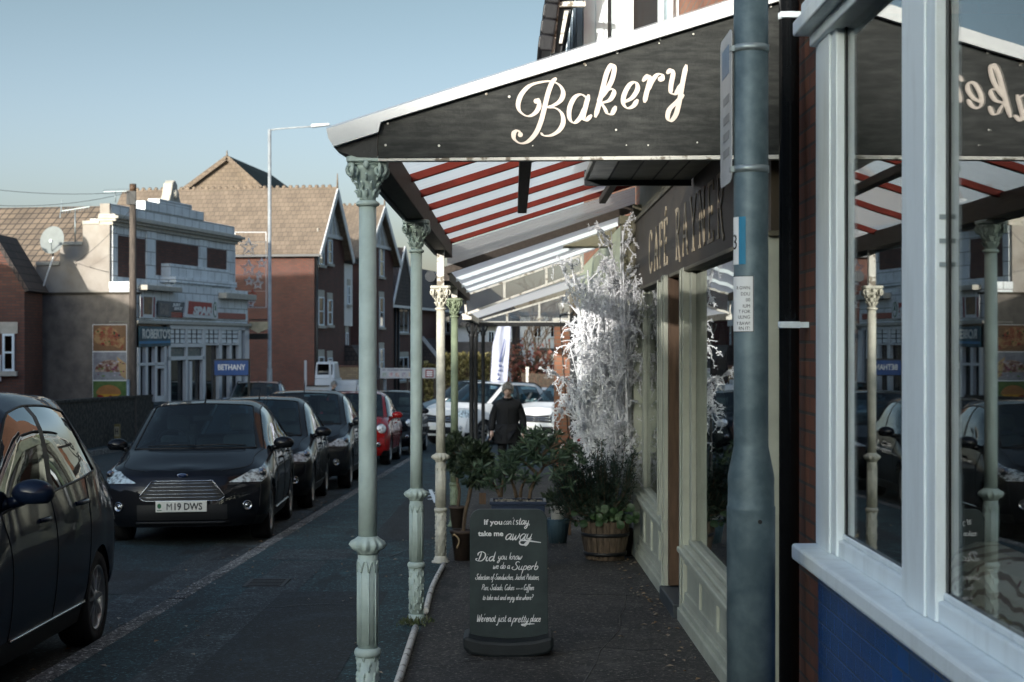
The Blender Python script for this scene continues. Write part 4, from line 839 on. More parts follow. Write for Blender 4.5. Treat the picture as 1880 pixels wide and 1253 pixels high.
# barrel with tall feathery bush
YB_ = 14.6; rB = FPX / YB_; z0 = g(YB_) + .004; X = (1111 - CX) / rB
ba = thing('barrel_planter', 'half barrel planter with tall dark feathery bush and round nasturtium leaves', 'potted plant', (X, YB_, z0))
hB = (1028 - 955) / rB; b = MB(); rt, rb0 = 45 / rB, 35 / rB; n_ = 22
for k in range(n_):
    a0, a1 = 2 * PI * k / n_ + .012, 2 * PI * (k + 1) / n_ - .012; am = (a0 + a1) / 2; dd = rnd.uniform(-.003, .003)
    f = lambda r, z: [(math.cos(a) * q, math.sin(a) * q, z) for a, q in ((a0, r + dd), (am, r + .003 + dd), (a1, r + dd), (a1, r - .02), (a0, r - .02))]
    b.hexa(f(rb0, .01), f((rt + rb0) / 2 + .012, hB * .55)); b.hexa(f((rt + rb0) / 2 + .012, hB * .55), f(rt, hB + rnd.uniform(-.008, .004)))
b.lathe([(rb0 - .02, .015), (rt - .03, hB - .05)], n=20); b.build('barrel', M_oldwood, ba)
b = MB(); 
for zz in (.18, .66): rr = rb0 + (rt - rb0) * zz + .014; b.lathe([(rr, hB * zz - .016), (rr + .003, hB * zz), (rr + .003, hB * zz + .016)], n=32)
b.build('hoop', M_black, ba)
b = MB(); b.lathe([(rt - .025, hB - .04), (.001, hB - .02)], n=20); b.build('soil', M_soil, ba)
b = MB(); pts = []; tw = MB()
for k in range(95):
    px = rnd.uniform(1008, 1166); top = 796 + abs(px - 1140) * .28 + rnd.uniform(0, 75) if rnd.random() < .6 else rnd.uniform(830, 930)
    p1 = Vector(((px - 1111) / rB, rnd.uniform(-.22, .2), EYE - (top - CY) / rB - z0)); p0 = Vector((rnd.gauss(0, .06), rnd.gauss(0, .06), hB - .03)); mid = (p0 + p1) / 2 + Vector(((p1.x - p0.x) * .22, 0, -.04))
    q = smooth_path([p0, mid, p1], 9); tw.tube(q, [.006 - .004 * i / len(q) for i in range(len(q))], 5)
    for i in range(3, len(q)):
        d = (q[i] - q[i - 1]).normalized()
        for _ in range(9): pts.append((q[i] + Vector((rnd.gauss(0, .012), rnd.gauss(0, .012), rnd.gauss(0, .012))), (d * .8 + Vector((rnd.gauss(0, .7), rnd.gauss(0, .7), rnd.gauss(0, .5)))).normalized()))
leaves(b, pts, rnd, (.028, .06), .10, .15); tw.build('stems', M_bark, ba); b.build('foliage', leafm('feathery_leaf', (.012, .030, .020), (.030, .058, .036)), ba, fix=False)
b = MB()
for k in range(60):                                      # round flat nasturtium leaves
    c = Vector((rnd.gauss(0, .11), -abs(rnd.gauss(0, .10)) - .04, hB + rnd.uniform(-.03, .13))); n = Vector((rnd.gauss(0, .4), -1, rnd.gauss(.5, .4))).normalized(); x = n.cross(Vector((0, 0, 1))).normalized(); y = n.cross(x); r = rnd.uniform(.022, .042)
    b.add([c + (x * math.cos(2 * PI * i / 12) + y * math.sin(2 * PI * i / 12)) * r * (1 if i else .75) - n * .004 for i in range(12)] + [c + n * .004], [(i, (i + 1) % 12, 12) for i in range(12)])
b.build('nasturtium_leaves', M_leafnas, ba, fix=False)
# blue ribbed pot with a white pot in it
t = thing('blue_ribbed_pot', 'blue grey ribbed pot holding a smaller white pot, left of the barrel', 'plant pot', ((1024 - CX) / 186, FPX / 186, g(FPX / 186) + .004))
b = MB(); n = 64; b.lathe([(.085, 0), (.115, .23), (.12, .24), (.105, .24), (.10, .2)], n=n, lobes=[.03, .03, 0, 0, 0, 16]); b.build('pot', mat('blue_grey_pot', (.07, .12, .15), .45, var=.25), t)
b = MB(); b.lathe([(.06, .2), (.075, .36), (.08, .37), (.068, .37), (.06, .3)], n=24); b.build('inner_pot', M_peel, t)
b = MB(); pts = cloud(rnd, (0, 0, .42), (.12, .1, .10), 260, .2); leaves(b, pts, rnd, (.04, .09), .2, .3); b.build('foliage', M_leafdk, t, fix=False)
# flower box with red blooms
rF = 176; YF = FPX / rF; t = thing('flower_box', 'brown stand with a box of red and white flowers before the white branches', 'flower box', ((1078 - CX) / rF, YF, g(YF) + .004))
zt = EYE - (832 - CY) / rF - g(YF)
b = MB(); b.box(-.21, .21, -.12, .12, zt - .10, zt - .01); b.box(-.225, .225, -.135, .135, zt - .009, zt + .012); b.build('box', M_wood, t, bevel=.004)
for x in (-.19, .19):
    for y in (-.1, .1): b = MB(); b.box(x - .018, x + .018, y - .018, y + .018, 0, zt - .101); b.build('leg', M_wood, t)
b = MB(); pts = cloud(rnd, (0, 0, zt + .05), (.23, .12, .09), 500, .2); leaves(b, pts, rnd, (.03, .06), .35, .3); b.build('foliage', M_leafdk, t, fix=False)
for nme, m, k in (('red_blooms', mat('red_petal', (.42, .02, .02), .5), 46), ('white_blooms', M_paper, 9)):
    b = MB()
    for _ in range(k):
        c = Vector((rnd.uniform(-.23, .23), rnd.uniform(-.13, .0), zt + rnd.uniform(.06, .16)))
        for i in range(5):
            a = i * 1.257; d = Vector((math.cos(a), -.5, math.sin(a))) * rnd.uniform(.014, .022); e = Vector((math.cos(a + .8), -.5, math.sin(a + .8))) * .016; b.add([c, c + e, c + d * 1.3, c + Vector((math.cos(a - .8), -.5, math.sin(a - .8))) * .016], [(0, 1, 2, 3)])
    b.build(nme, m, t, fix=False)
# white flocked branches
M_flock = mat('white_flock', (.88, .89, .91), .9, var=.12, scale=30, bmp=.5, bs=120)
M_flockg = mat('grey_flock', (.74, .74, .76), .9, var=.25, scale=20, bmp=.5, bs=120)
def flocked(name, label, px, r, n, m, tips, spread, rb):
    Y = FPX / r; t = thing(name, label, 'branches', ((px - CX) / r, Y, g(Y) + .004), group='white decorative branches outside the cafe')
    b = MB(); fz = MB(); rr = random.Random(n); z0 = g(Y); G3 = lambda a, c=None: Vector((rr.gauss(0, a), rr.gauss(0, a), rr.gauss(0, c if c is not None else a)))
    def fuzz(q, rad, k):
        for i in range(1, len(q)):
            for _ in range(k): leaves(fz, [(q[i] + (q[i - 1] - q[i]) * rr.random() + G3(rad * .6), G3(1).normalized())], rr, (.010, .030), .30, .1)
    def shoot(p, d, l, rad, lev):
        d = d.normalized(); k = 4 if lev else 3
        q = smooth_path([p, p + d * l * .5 + G3(.02 * l / .2), p + d * l * .85 + Vector((0, 0, -.10 * l)) + G3(.02), p + d * l + Vector((0, 0, -.34 * l)) + G3(.02)], 3 if lev else 2); L = len(q)
        b.tube(q, [rad * (1 - .6 * i / L) * rr.uniform(.8, 1.3) for i in range(L)], 5); fuzz(q, rad * 1.8, 5 if lev else 4)
        if lev:
            for _ in range(4): i = rr.randrange(2, L); shoot(q[i], (q[i] - q[i - 1]).normalized() + G3(.32), l * rr.uniform(.3, .55), rad * .65, lev - 1)
    for k in range(n):
        if k < len(tips): tx, ty = tips[k]
        else: tx, ty = px + rr.gauss(*spread[0]), rr.uniform(*spread[1])
        p1 = Vector(((tx - px) / r, rr.uniform(-.3, .3), EYE - (ty - CY) / r - z0)); p0 = Vector((rr.gauss(0, .05), rr.gauss(0, .05), .25))
        mid = p0 * .45 + p1 * .55 + Vector((-(p1.x) * .18 + rr.gauss(0, .03), rr.gauss(0, .04), .10))
        q = smooth_path([p0, p0 * .75 + mid * .25 + Vector((rr.gauss(0, .02), 0, 0)), mid, p1], 9); L = len(q); w = rr.uniform(.8, 1.2)
        b.tube(q, [(rb - .5 * rb * i / L) * w * (1 + .22 * math.sin(i * 2.1 + k)) for i in range(L)], 6); fuzz(q, rb * 1.5, 6)
        for i in range(9, L - 1):
            if rr.random() < .42:
                d = (q[i + 1] - q[i - 1]).normalized(); shoot(q[i], d + G3(.42, .25), rr.uniform(.14, .38), rb * .6, 1)
    b.build('branches', m, t); fz.build('flock', m, t, fix=False)
    pot(t, .10, .13, .26, M_terra)
flocked('flocked_branches', 'tall bunch of bright white flocked branches, the left one nearest the street', 1104, 190, 36, M_flock, [(1035, 502), (1052, 508), (1078, 498), (1046, 640), (1048, 694), (1047, 740), (1060, 560), (1100, 488), (1118, 490), (1085, 520)], ((-6, 20), (520, 680)), .013)
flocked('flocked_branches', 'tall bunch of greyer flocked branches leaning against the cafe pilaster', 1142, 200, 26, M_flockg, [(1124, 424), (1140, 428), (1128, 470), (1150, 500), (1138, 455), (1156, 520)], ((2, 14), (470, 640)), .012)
# ------------------------------------------------------------------ people
def skinned(name, chain, m, parent, lvl=2, root=0, mirror=False):
    """chain: list of (points with radii) polylines sharing coordinates; one continuous surface by the Skin modifier"""
    idx = {}; vs = []; rs = []; es = []
    for poly in chain:
        prev = None
        for (p, r) in poly:
            k = tuple(round(c, 4) for c in p)
            if k not in idx: idx[k] = len(vs); vs.append(p); rs.append(r)
            if prev is not None: es.append((prev, idx[k]))
            prev = idx[k]
    me = bpy.data.meshes.new(name); me.from_pydata(vs, es, []); o = bpy.data.objects.new(name, me); col.objects.link(o)
    sm = o.modifiers.new('skin', 'SKIN'); sm.use_smooth_shade = True
    for i, r in enumerate(rs):
        d = me.skin_vertices[0].data[i]; d.radius = r if isinstance(r, tuple) else (r, r); d.use_root = (i == root)
    ss = o.modifiers.new('sub', 'SUBSURF'); ss.levels = ss.render_levels = lvl
    dg = bpy.context.evaluated_depsgraph_get(); dg.update(); nme = bpy.data.meshes.new_from_object(o.evaluated_get(dg)); bpy.data.objects.remove(o)
    nme.materials.clear(); nme.materials.append(m); nme.name = name
    for p in nme.polygons: p.use_smooth = True
    o = bpy.data.objects.new(name, nme); col.objects.link(o)
    if parent: o.parent = parent
    return o
M_skin = mat('skin', (.62, .43, .35), .5, var=.12, scale=20, bmp=.05); M_hair = mat('grey_hair', (.36, .345, .32), .8, var=.35, scale=40, stretch=(1, 1, .3), bmp=.4)
M_coat = mat('black_coat', (.010, .011, .013), .75, var=.3, scale=10, bmp=.25, bs=60); M_trs = mat('dark_trousers', (.0095, .0105, .013), .8, bmp=.2)
M_shoe = mat('black_shoe', (.012, .011, .010), .4)
def head(name, parent, c, s, tilt=0):
    """face toward -y"""
    b = MB(); n, m = 28, 22; vs = []
    for j in range(m + 1):
        th = PI * j / m
        for k in range(n):
            a = 2 * PI * k / n; d = Vector((math.sin(th) * math.sin(a), -math.sin(th) * math.cos(a), math.cos(th)))
            p = Vector((d.x * .076, d.y * .098, d.z * .118))
            if p.z < -.03: q = (-p.z - .03) / .09; p.x *= 1 - .35 * q; p.y = p.y * (1 - .1 * q) - .012 * q
            f = max(0, -d.y)
            if f > 0:
                gx = lambda cx, cz, sx, sz: math.exp(-((p.x - cx) / sx) ** 2 - ((p.z - cz) / sz) ** 2)
                dy = .026 * gx(0, -.022, .013, .018) + .015 * gx(0, .0, .010, .022) - .012 * (gx(.031, .012, .017, .012) + gx(-.031, .012, .017, .012)) + .008 * (gx(.03, .034, .025, .008) + gx(-.03, .034, .025, .008))
                dy += .007 * gx(0, -.060, .022, .006) - .005 * gx(0, -.067, .024, .003) + .006 * gx(0, -.074, .02, .006) + .008 * gx(0, -.102, .02, .014) + .006 * (gx(.045, -.02, .02, .02) + gx(-.045, -.02, .02, .02))
                p.y -= dy * min(1, f * 2)
            vs.append(p)
    fs = [(j * n + k, j * n + (k + 1) % n, (j + 1) * n + (k + 1) % n, (j + 1) * n + k) for j in range(m) for k in range(n)]
    b.add(vs, fs, True)
    for sx in (-1, 1): b.sphere((sx * .078, .008, -.005), (.010, .022, .034), 10, 8)
    b.tube([(0, .012, -.17), (0, .012, -.10), (0, .01, -.05)], [.058, .052, .05], 14)
    M = Matrix.Translation(c) @ Matrix.Rotation(tilt, 4, 'X') @ Matrix.Scale(s, 4); b.v = [tuple(M @ Vector(v)) for v in b.v]; o = b.build(name, M_skin, parent)
    e = MB()
    for sx in (-1, 1): e.sphere((sx * .031, -.079, .012), (.012, .010, .006), 8, 6)
    e.v = [tuple(M @ Vector(v)) for v in e.v]; e.build('eyes', mat('eye_dark', (.05, .04, .04), .2), o)
    e = MB()
    for sx in (-1, 1): e.tube([(sx * .014, -.098, .033), (sx * .032, -.096, .039), (sx * .048, -.084, .033)], [.003, .005, .003], 6)
    e.tube([(-.022, -.0985, -.067), (0, -.104, -.066), (.022, -.0985, -.067)], [.002, .004, .002], 6); e.v = [tuple(M @ Vector(v)) for v in e.v]; e.build('brows_and_lips', mat('brow', (.20, .11, .09), .6), o)
    h = MB(); pts = []
    for j in range(15):
        for k in range(32):
            th = PI * .62 * j / 14; a = 2 * PI * k / 32; d = Vector((math.sin(th) * math.sin(a), -math.sin(th) * math.cos(a), math.cos(th)))
            lim = (.012 if abs(d.x) > .62 else .074) if d.y < -.30 else (-.03 if abs(d.x) > .5 and d.y < .1 else -.07)
            w = 1.08 + .07 * noise.noise(d * 5) + .06 * noise.noise(d * 14); p = Vector((d.x * .080 * w, d.y * .100 * w + .004, d.z * .120 * w + .004))
            p.z = max(p.z, lim); pts.append(p)
    h.add(pts, [(j * 32 + k, j * 32 + (k + 1) % 32, (j + 1) * 32 + (k + 1) % 32, (j + 1) * 32 + k) for j in range(14) for k in range(32)], True)
    h.v = [tuple(M @ Vector(v)) for v in h.v]; ho = h.build('hair', M_hair, parent, solid=.006)
    tu = MB(); rr = random.Random(2); leaves(tu, [(Vector(h.v[i]) + Vector((rr.gauss(0, .004), rr.gauss(0, .004), rr.gauss(0, .004))), (Vector(h.v[i]) - c).normalized() + Vector((.3, 0, -.5))) for i in range(32, len(h.v)) for _ in range(2)], rr, (.016, .036), .16, -.1); tu.build('hair_tufts', M_hair, ho, fix=False); return o
def hand(b, p, d, side):
    """palm, four bent fingers and a thumb, hanging from p along d"""
    p = Vector(p); d = Vector(d).normalized(); x = Vector((0, -1, 0)); x = (x - d * x.dot(d)).normalized(); n = d.cross(x) * side
    b.tube([p, p + d * .035, p + d * .075, p + d * .09], [.024, .034, .034, .026], 8)
    for k, l in enumerate((.065, .075, .07, .055)):
        o = p + d * .085 + x * (.027 - .018 * k); b.tube([o, o + d * l * .5 + n * .006, o + d * l * .85 + n * .024, o + d * l + n * .034], [.0095, .009, .008, .006], 6)
    o = p + d * .03 + x * .030; b.tube([o, o + d * .03 + x * .018, o + d * .06 + x * .020 + n * .012], [.012, .010, .008], 6)
def person_walk():
    Y = 26.5; X = (932 - CX) * Y / FPX; z0 = g(Y) + .004
    t = thing('person', 'grey haired man in a black coat walking towards the plants with head bowed', 'person', (X, Y, z0))
    s = 1.0; H = EYE - (704 - CY) * Y / FPX - z0
    body = [[((0, 0, .80), (.15, .10)), ((0, 0, .95), (.16, .105)), ((0, -.01, 1.12), (.175, .11)), ((0, -.01, 1.23), (.11, .08)), ((0, -.02, 1.34), (.055, .055)), ((0, -.05, 1.42), (.05, .05))]]
    legs = [[((0, 0, .80), (.15, .10)), ((s_ * .085, -.01 - .02 * s_, .72), .085), ((s_ * .09, -.03 - .07 * s_, .43), .058), ((s_ * .09, .0 - .10 * s_, .09), .042), ((s_ * .095, -.06 - .10 * s_, .045), (.045, .04)), ((s_ * .10, -.14 - .10 * s_, .035), (.042, .03))] for s_ in (-1, 1)]
    arms = [[((0, -.01, 1.23), (.11, .08)), ((s_ * .16, -.0, 1.195), .055), ((s_ * .235, .02, 1.03), .048), ((s_ * .25, -.04, .83), .04)] for s_ in (-1, 1)]
    skinned('body', body + legs + arms, M_skin, t)
    coat = [[((0, 0, .60), (.20, .15)), ((0, 0, .63), (.205, .155)), ((0, 0, .80), (.20, .145)), ((0, -.0, .98), (.20, .145)), ((0, -.01, 1.12), (.205, .14)), ((0, -.012, 1.225), (.135, .12)), ((0, -.03, 1.335), (.078, .078))]] + \
           [[((0, -.012, 1.225), (.135, .12)), ((s_ * .165, 0, 1.195), .088), ((s_ * .238, .02, 1.02), .070), ((s_ * .262, -.03, .84), .060), ((s_ * .262, -.045, .78), .056)] for s_ in (-1, 1)]
    skinned('coat', coat, M_coat, t)
    b = MB(); b.lathe([(.215, .585), (.218, .60), (.208, .80), (.195, .90)], n=24, caps=False); b.v = [(x, y * .78 + .012 * math.sin(x * 40), zz) for x, y, zz in b.v]; b.build('coat_skirt', M_coat, t, solid=.008)
    b = MB(); b.tube([(math.cos(a) * .072, -.028 + math.sin(a) * .066, 1.315 + .012 * math.sin(a)) for a in [2 * PI * q / 20 for q in range(21)]], .020, 8); b.build('collar', M_coat, t)
    b = MB(); b.tube([(0, -.150, 1.22), (0, -.158, 1.12), (0, -.156, .98), (0, -.160, .80), (.004, -.172, .60)], .006, 5)
    for s_ in (-1, 1): b.tube([(s_ * .09, -.148, .88), (s_ * .155, -.115, .80)], .007, 5)
    b.build('zip_and_pockets', M_ink, t)
    tr_ = [[((0, 0, .78), (.165, .12))] + [((p[0], p[1], p[2]), (r + .018 if not isinstance(r, tuple) else r[0] + .012)) for (p, r) in l[1:4]] for l in legs]
    skinned('trousers', tr_, M_trs, t)
    for s_ in (-1, 1):
        y = -.10 * s_; b = MB(); b.sphere((s_ * .097, y - .08, .045), (.05, .13, .045), 12, 8); b.box(s_ * .097 - .04, s_ * .097 + .04, y - .19, y + .03, -.002, .02); b.build('shoe', M_shoe, t)
    b = MB(); hand(b, (-.258, -.05, .79), (0, -.1, -1), 1); hand(b, (.258, -.05, .79), (0, -.1, -1), -1); b.build('hands', M_skin, t)
    head('head', t, Vector((0, -.075, H - .115)), .93, R(16))
person_walk()
def bystander(name_label, X, Y, z0, H, m, rz, hairm, bend=0):
    t = thing('person', name_label, 'person', (X, Y, z0), rz); k = H / 1.7
    bd = [[((0, 0, .85 * k), (.15, .11)), ((0, 0, 1.05 * k), (.17, .12)), ((0, -bend * .15, 1.3 * k), (.19, .12)), ((0, -bend * .3, 1.42 * k), (.07, .07)), ((0, -bend * .4, 1.5 * k), .055)]]
    for s_ in (-1, 1):
        bd.append([((0, 0, .85 * k), (.15, .11)), ((s_ * .09, 0, .75 * k), .085), ((s_ * .1, 0, .45 * k), .065), ((s_ * .1, .02, .1 * k), .045), ((s_ * .1, -.09, .05 * k), .04)])
        bd.append([((0, -bend * .15, 1.3 * k), (.19, .12)), ((s_ * .19, -bend * .15, 1.29 * k), .07), ((s_ * .26, -.05 - bend * .2, 1.05 * k), .055), ((s_ * (.2), -.26, .95 * k), .045)])
    skinned('body', bd, m, t, 1)
    b = MB()
    for s_ in (-1, 1): hand(b, (s_ * .2, -.27, .95 * k), (0, -1, -.2), s_)
    b.build('hands', M_skin, t)
    head('head', t, Vector((0, -.03 - bend * .42, 1.60 * k)), .95, R(15 + 20 * bend)); return t
bystander('grey haired person in a dark green jacket beside the white flatbed truck', (612 - CX) / 57, FPX / 57, g(FPX / 57) - .1, EYE - (702 - CY) / 57 - g(FPX / 57) + .1, mat('dark_green_jacket', (.025, .040, .032), .8), R(40), M_hair)
bystander('person in dark clothes bending forward outside the white convenience store', (380 - CX) / 58, FPX / 58, g(FPX / 58), EYE - (692 - CY) / 58 - g(FPX / 58), mat('dark_clothes', (.012, .013, .016), .8), R(75), M_hair, .9)
# ------------------------------------------------------------------ cars
HATCH = [
 [(0, .06, .20), (0, .0, .30), (0, 0, .48), (0, .02, .62), (0, .05, .71), (0, .08, .745), (0, .10, .76), (0, .11, .765), (0, .12, .77)],
 [(.45, .09, .20), (.47, .04, .30), (.48, .04, .48), (.47, .07, .62), (.45, .12, .72), (.38, .16, .765), (.29, .16, .78), (.15, .16, .785), (0, .16, .79)],
 [(.72, .27, .20), (.78, .22, .30), (.80, .22, .48), (.80, .28, .64), (.76, .38, .755), (.64, .38, .80), (.44, .36, .82), (.22, .35, .83), (0, .35, .835)],
 [(.77, .80, .19), (.83, .80, .30), (.855, .8, .50), (.85, .8, .70), (.79, .82, .835), (.67, .78, .895), (.46, .71, .915), (.23, .67, .922), (0, .66, .925)],
 [(.79, 1.32, .18), (.83, 1.32, .30), (.86, 1.31, .50), (.86, 1.28, .74), (.815, 1.24, .905), (.735, 1.14, .955), (.655, 1.04, .963), (.34, .95, .970), (0, .92, .972)],
 [(.79, 1.78, .18), (.83, 1.78, .30), (.86, 1.78, .50), (.86, 1.78, .74), (.815, 1.80, .93), (.615, 1.86, 1.365), (.545, 1.80, 1.405), (.29, 1.72, 1.435), (0, 1.69, 1.445)],
 [(.79, 2.20, .18), (.83, 2.20, .30), (.86, 2.20, .50), (.86, 2.20, .74), (.815, 2.20, .945), (.605, 2.24, 1.40), (.535, 2.22, 1.445), (.285, 2.2, 1.475), (0, 2.2, 1.485)],
 [(.79, 2.30, .18), (.83, 2.30, .30), (.86, 2.30, .50), (.86, 2.30, .75), (.815, 2.31, .952), (.605, 2.34, 1.40), (.535, 2.34, 1.446), (.285, 2.34, 1.476), (0, 2.34, 1.486)],
 [(.785, 2.98, .18), (.83, 2.98, .30), (.86, 2.98, .50), (.86, 3.0, .76), (.805, 3.06, .99), (.59, 2.98, 1.375), (.52, 3.0, 1.425), (.28, 3.02, 1.458), (0, 3.02, 1.468)],
 [(.77, 3.40, .20), (.82, 3.40, .30), (.85, 3.42, .50), (.85, 3.44, .76), (.78, 3.5, 1.02), (.57, 3.42, 1.31), (.495, 3.5, 1.375), (.26, 3.56, 1.405), (0, 3.58, 1.412)],
 [(.72, 3.78, .24), (.77, 3.84, .34), (.79, 3.86, .52), (.78, 3.84, .78), (.70, 3.80, 1.0), (.60, 3.78, 1.02), (.50, 3.80, 1.03), (.25, 3.84, 1.03), (0, 3.85, 1.03)],
 [(.44, 3.92, .24), (.46, 3.97, .34), (.47, 3.98, .52), (.45, 3.95, .78), (.42, 3.90, .95), (.36, 3.89, .98), (.28, 3.89, 1.0), (.14, 3.89, 1.0), (0, 3.89, 1.0)],
 [(0, 3.95, .24), (0, 4.0, .34), (0, 4.0, .52), (0, 3.97, .78), (0, 3.93, .95), (0, 3.91, .97), (0, 3.90, .98), (0, 3.90, .985), (0, 3.895, .99)]]
def herm(p, i, n, crease):
    if i in crease: return None
    a, b, c = p[max(i - 1, 0)], p[i], p[min(i + 1, n - 1)]
    h0, h1 = max((b - a).length, 1e-5), max((c - b).length, 1e-5)
    if i == 0: return (c - b) / h1
    if i == n - 1: return (b - a) / h0
    return ((b - a) / h0 * h1 + (c - b) / h1 * h0) / (h0 + h1)
def interp(p, t, crease=()):
    n = len(p); i = min(int(t), n - 2); f = t - i; a, b = p[i], p[i + 1]; h = (b - a).length
    if h < 1e-6: return a.copy()
    ch = (b - a) / h; m0 = herm(p, i, n, crease) or ch; m1 = herm(p, i + 1, n, crease) or ch
    f2, f3 = f * f, f * f * f
    return a * (2 * f3 - 3 * f2 + 1) + m0 * h * (f3 - 2 * f2 + f) + b * (-2 * f3 + 3 * f2) + m1 * h * (f3 - f2)
class Car:
    def __init__(s, net): s.net = [[Vector(p) for p in r] for r in net]
    def at(s, i, k):
        row = []
        for kk in range(9): row.append(interp([s.net[q][kk] for q in range(13)], i, (4, 5, 10) if kk >= 5 else ()))
        return interp(row, k, (4,))
    def nrm(s, i, k):
        e = .02; a = s.at(min(i + e, 12), k) - s.at(max(i - e, 0), k); b = s.at(i, min(k + e, 8)) - s.at(i, max(k - e, 0)); n = a.cross(b)
        return n.normalized() if n.length > 1e-9 else Vector((0, -1, 0))
def morph(sx=1, sy=1, sz=1, lift=0, f=None):
    out = []
    for i, r in enumerate(HATCH):
        q = []
        for k, p in enumerate(r):
            v = Vector((p[0] * sx, p[1] * sy, p[2] * sz + lift * (1 if k < 9 else 0)))
            q.append(f(i, k, v) if f else v)
        out.append(q)
    return out
M_cglass = glass('car_glass', (.42, .55, .58), 1.9); M_cglassdk = glass('dark_car_glass', (.05, .06, .07), 1.7)
M_trimblk = mat('black_plastic', (.012, .013, .014), .5, bmp=0); M_tyre = mat('tyre', (.014, .014, .015), .8, bmp=.2); M_alloy = mat('alloy_wheel', (.34, .35, .36), .32, metal=.85, var=.1, bmp=0)
M_chrome = mat('chrome', (.42, .44, .45), .2, metal=1, var=.03, bmp=0); M_lampg = glass('lamp_lens', (.85, .9, .9), 1.5); M_reflector = mat('lamp_reflector', (.80, .84, .86), .3, metal=.1, c2=(.18, .20, .21), scale=22, bmp=0, lo=.45, hi=.6)
M_redlamp = mat('red_lamp', (.30, .015, .012), .15, bmp=0, coat=1); M_orange = mat('orange_lens', (.55, .16, .03), .2, bmp=0); M_cabin = mat('cabin_trim', (.018, .018, .020), .8); M_seat = mat('seat_cloth', (.06, .065, .07), .9)
M_yplate = mat('number_plate', (.66, .66, .60), .45, var=.05)
def paint(name, c, rough=.5, metal=.0): return mat(name, c, rough, metal=metal, var=.12, scale=2, bmp=0, coat=.45, spec=.05)
def make_car(label, net, m, px=None, wheel_r=.305, axles=(.80, 3.29), detail=1, kind='hatch', plate=None, group='cars parked along the kerb', glassm=None, bumper=None, trim_sill=True):
    """origin on the ground below the middle of the front bumper; +y runs to the rear"""
    C = Car(net); root = thing('parked_car', label, 'car', group=group)
    gm = glassm or M_cglass
    nu = [5, 7, 11, 9, 7, 6, 3, 8, 9, 9, 5, 5] if detail else [4, 5, 8, 6, 5, 4, 2, 6, 7, 6, 4, 4]; nv = [2, 5, 5, 4, 6, 2, 4, 4] if detail else [2, 4, 4, 3, 4, 1, 3, 3]
    us = []; 
    for i, n in enumerate(nu): us += [i + q / n for q in range(n)]
    us.append(12.0); vsn = []
    for k, n in enumerate(nv): vsn += [k + q / n for q in range(n)]
    vsn.append(8.0)
    G = [[C.at(u, v) for v in vsn] for u in us]
    ax = [(a, wheel_r) for a in axles]; ra = wheel_r + .035
    def part(u, v):
        i, k = int(u), int(v)
        if k >= 6 and i == 4: return 'windscreen'
        if k == 4 and i in (4, 5): return 'front_window'
        if k == 4 and i == 6: return 'pillar'
        if k == 4 and i == 7: return 'rear_window'
        if k == 4 and i == 8 and u < 8.55 : return 'quarter_window' if kind != 'hatch' or True else 'body'
        if k >= 6 and i == 9: return 'tailgate_window'
        if k >= 5 and i in (1, 2, 3) : return 'bonnet'
        if 0 < k < 4 and i in (4, 5): return 'front_door'
        if 0 < k < 4 and i in (6, 7): return 'rear_door'
        if k < 3 and i in (0, 1) and u < 1.9: return 'front_bumper'
        if k < 3 and i in (10, 11): return 'rear_bumper'
        if k == 0: return 'sill'
        return 'body'
    parts = {}; 
    arch = lambda p: next(((a, r) for a, r in ax if p.z < .9 and (Vector((0, p.y - a, p.z - wheel_r)).length < ra)), None)
    for iu in range(len(us) - 1):
        for iv in range(len(vsn) - 1):
            q = [G[iu][iv], G[iu + 1][iv], G[iu + 1][iv + 1], G[iu][iv + 1]]
            nm_ = part((us[iu] + us[iu + 1]) / 2, (vsn[iv] + vsn[iv + 1]) / 2)
            if nm_ not in ('windscreen', 'bonnet') and iv < sum(nv[:4]) and q[0].x > .4:
                ins = [arch(p) for p in q]
                if all(ins): continue
                qq = []
                for p, a in zip(q, ins):
                    if a:
                        d = Vector((0, p.y - a[0], p.z - wheel_r)); d = d.normalized() * ra if d.length > 1e-6 else Vector((0, 0, ra)); qq.append(Vector((p.x, a[0] + d.y, wheel_r + d.z)))
                    else: qq.append(p)
                q = qq
            parts.setdefault(nm_, []).append(q)
    sub = {'front_door': 'door', 'rear_door': 'door', 'front_bumper': 'bumper', 'rear_bumper': 'bumper', 'front_window': 'window', 'rear_window': 'window', 'quarter_window': 'window', 'tailgate_window': 'rear_window'}
    made = {}
    for nme, qs in parts.items():
        mm = m
        if 'window' in nme or nme == 'windscreen': mm = gm
        if nme == 'pillar' or nme == 'sill': mm = M_trimblk
        if bumper and nme in ('front_bumper',): mm = m
        sides = [(1, -1)] if nme not in ('front_door', 'rear_door', 'front_window', 'rear_window', 'quarter_window') else [(1,), (-1,)]
        for sd in sides:
            b = MB()
            for s_ in sd:
                for q in qs: b.add([(p.x * s_, p.y, p.z) for p in (q if s_ > 0 else q[::-1])], [(0, 1, 2, 3)], True)
            made[nme, sd[0]] = b.build({'body': 'body', 'pillar': 'door_pillar'}.get(nme, sub.get(nme, nme)), mm, root, merge=True, fix=True)
    def patch(quad, name, m_, off=.006, nu_=8, nv_=5, parent=root, side=1, thick=0):
        b = MB(); (a, b_, c, d) = quad; P_ = []
        for i in range(nu_ + 1):
            for j in range(nv_ + 1):
                s_, t_ = i / nu_, j / nv_; u = (a[0] * (1 - s_) + b_[0] * s_) * (1 - t_) + (d[0] * (1 - s_) + c[0] * s_) * t_; v = (a[1] * (1 - s_) + b_[1] * s_) * (1 - t_) + (d[1] * (1 - s_) + c[1] * s_) * t_
                p = C.at(u, v); n = C.nrm(u, v); n = n if n.dot(p - Vector((0, 2, .6))) > 0 else -n; q = p + n * off; P_.append((q.x * side, q.y, q.z))
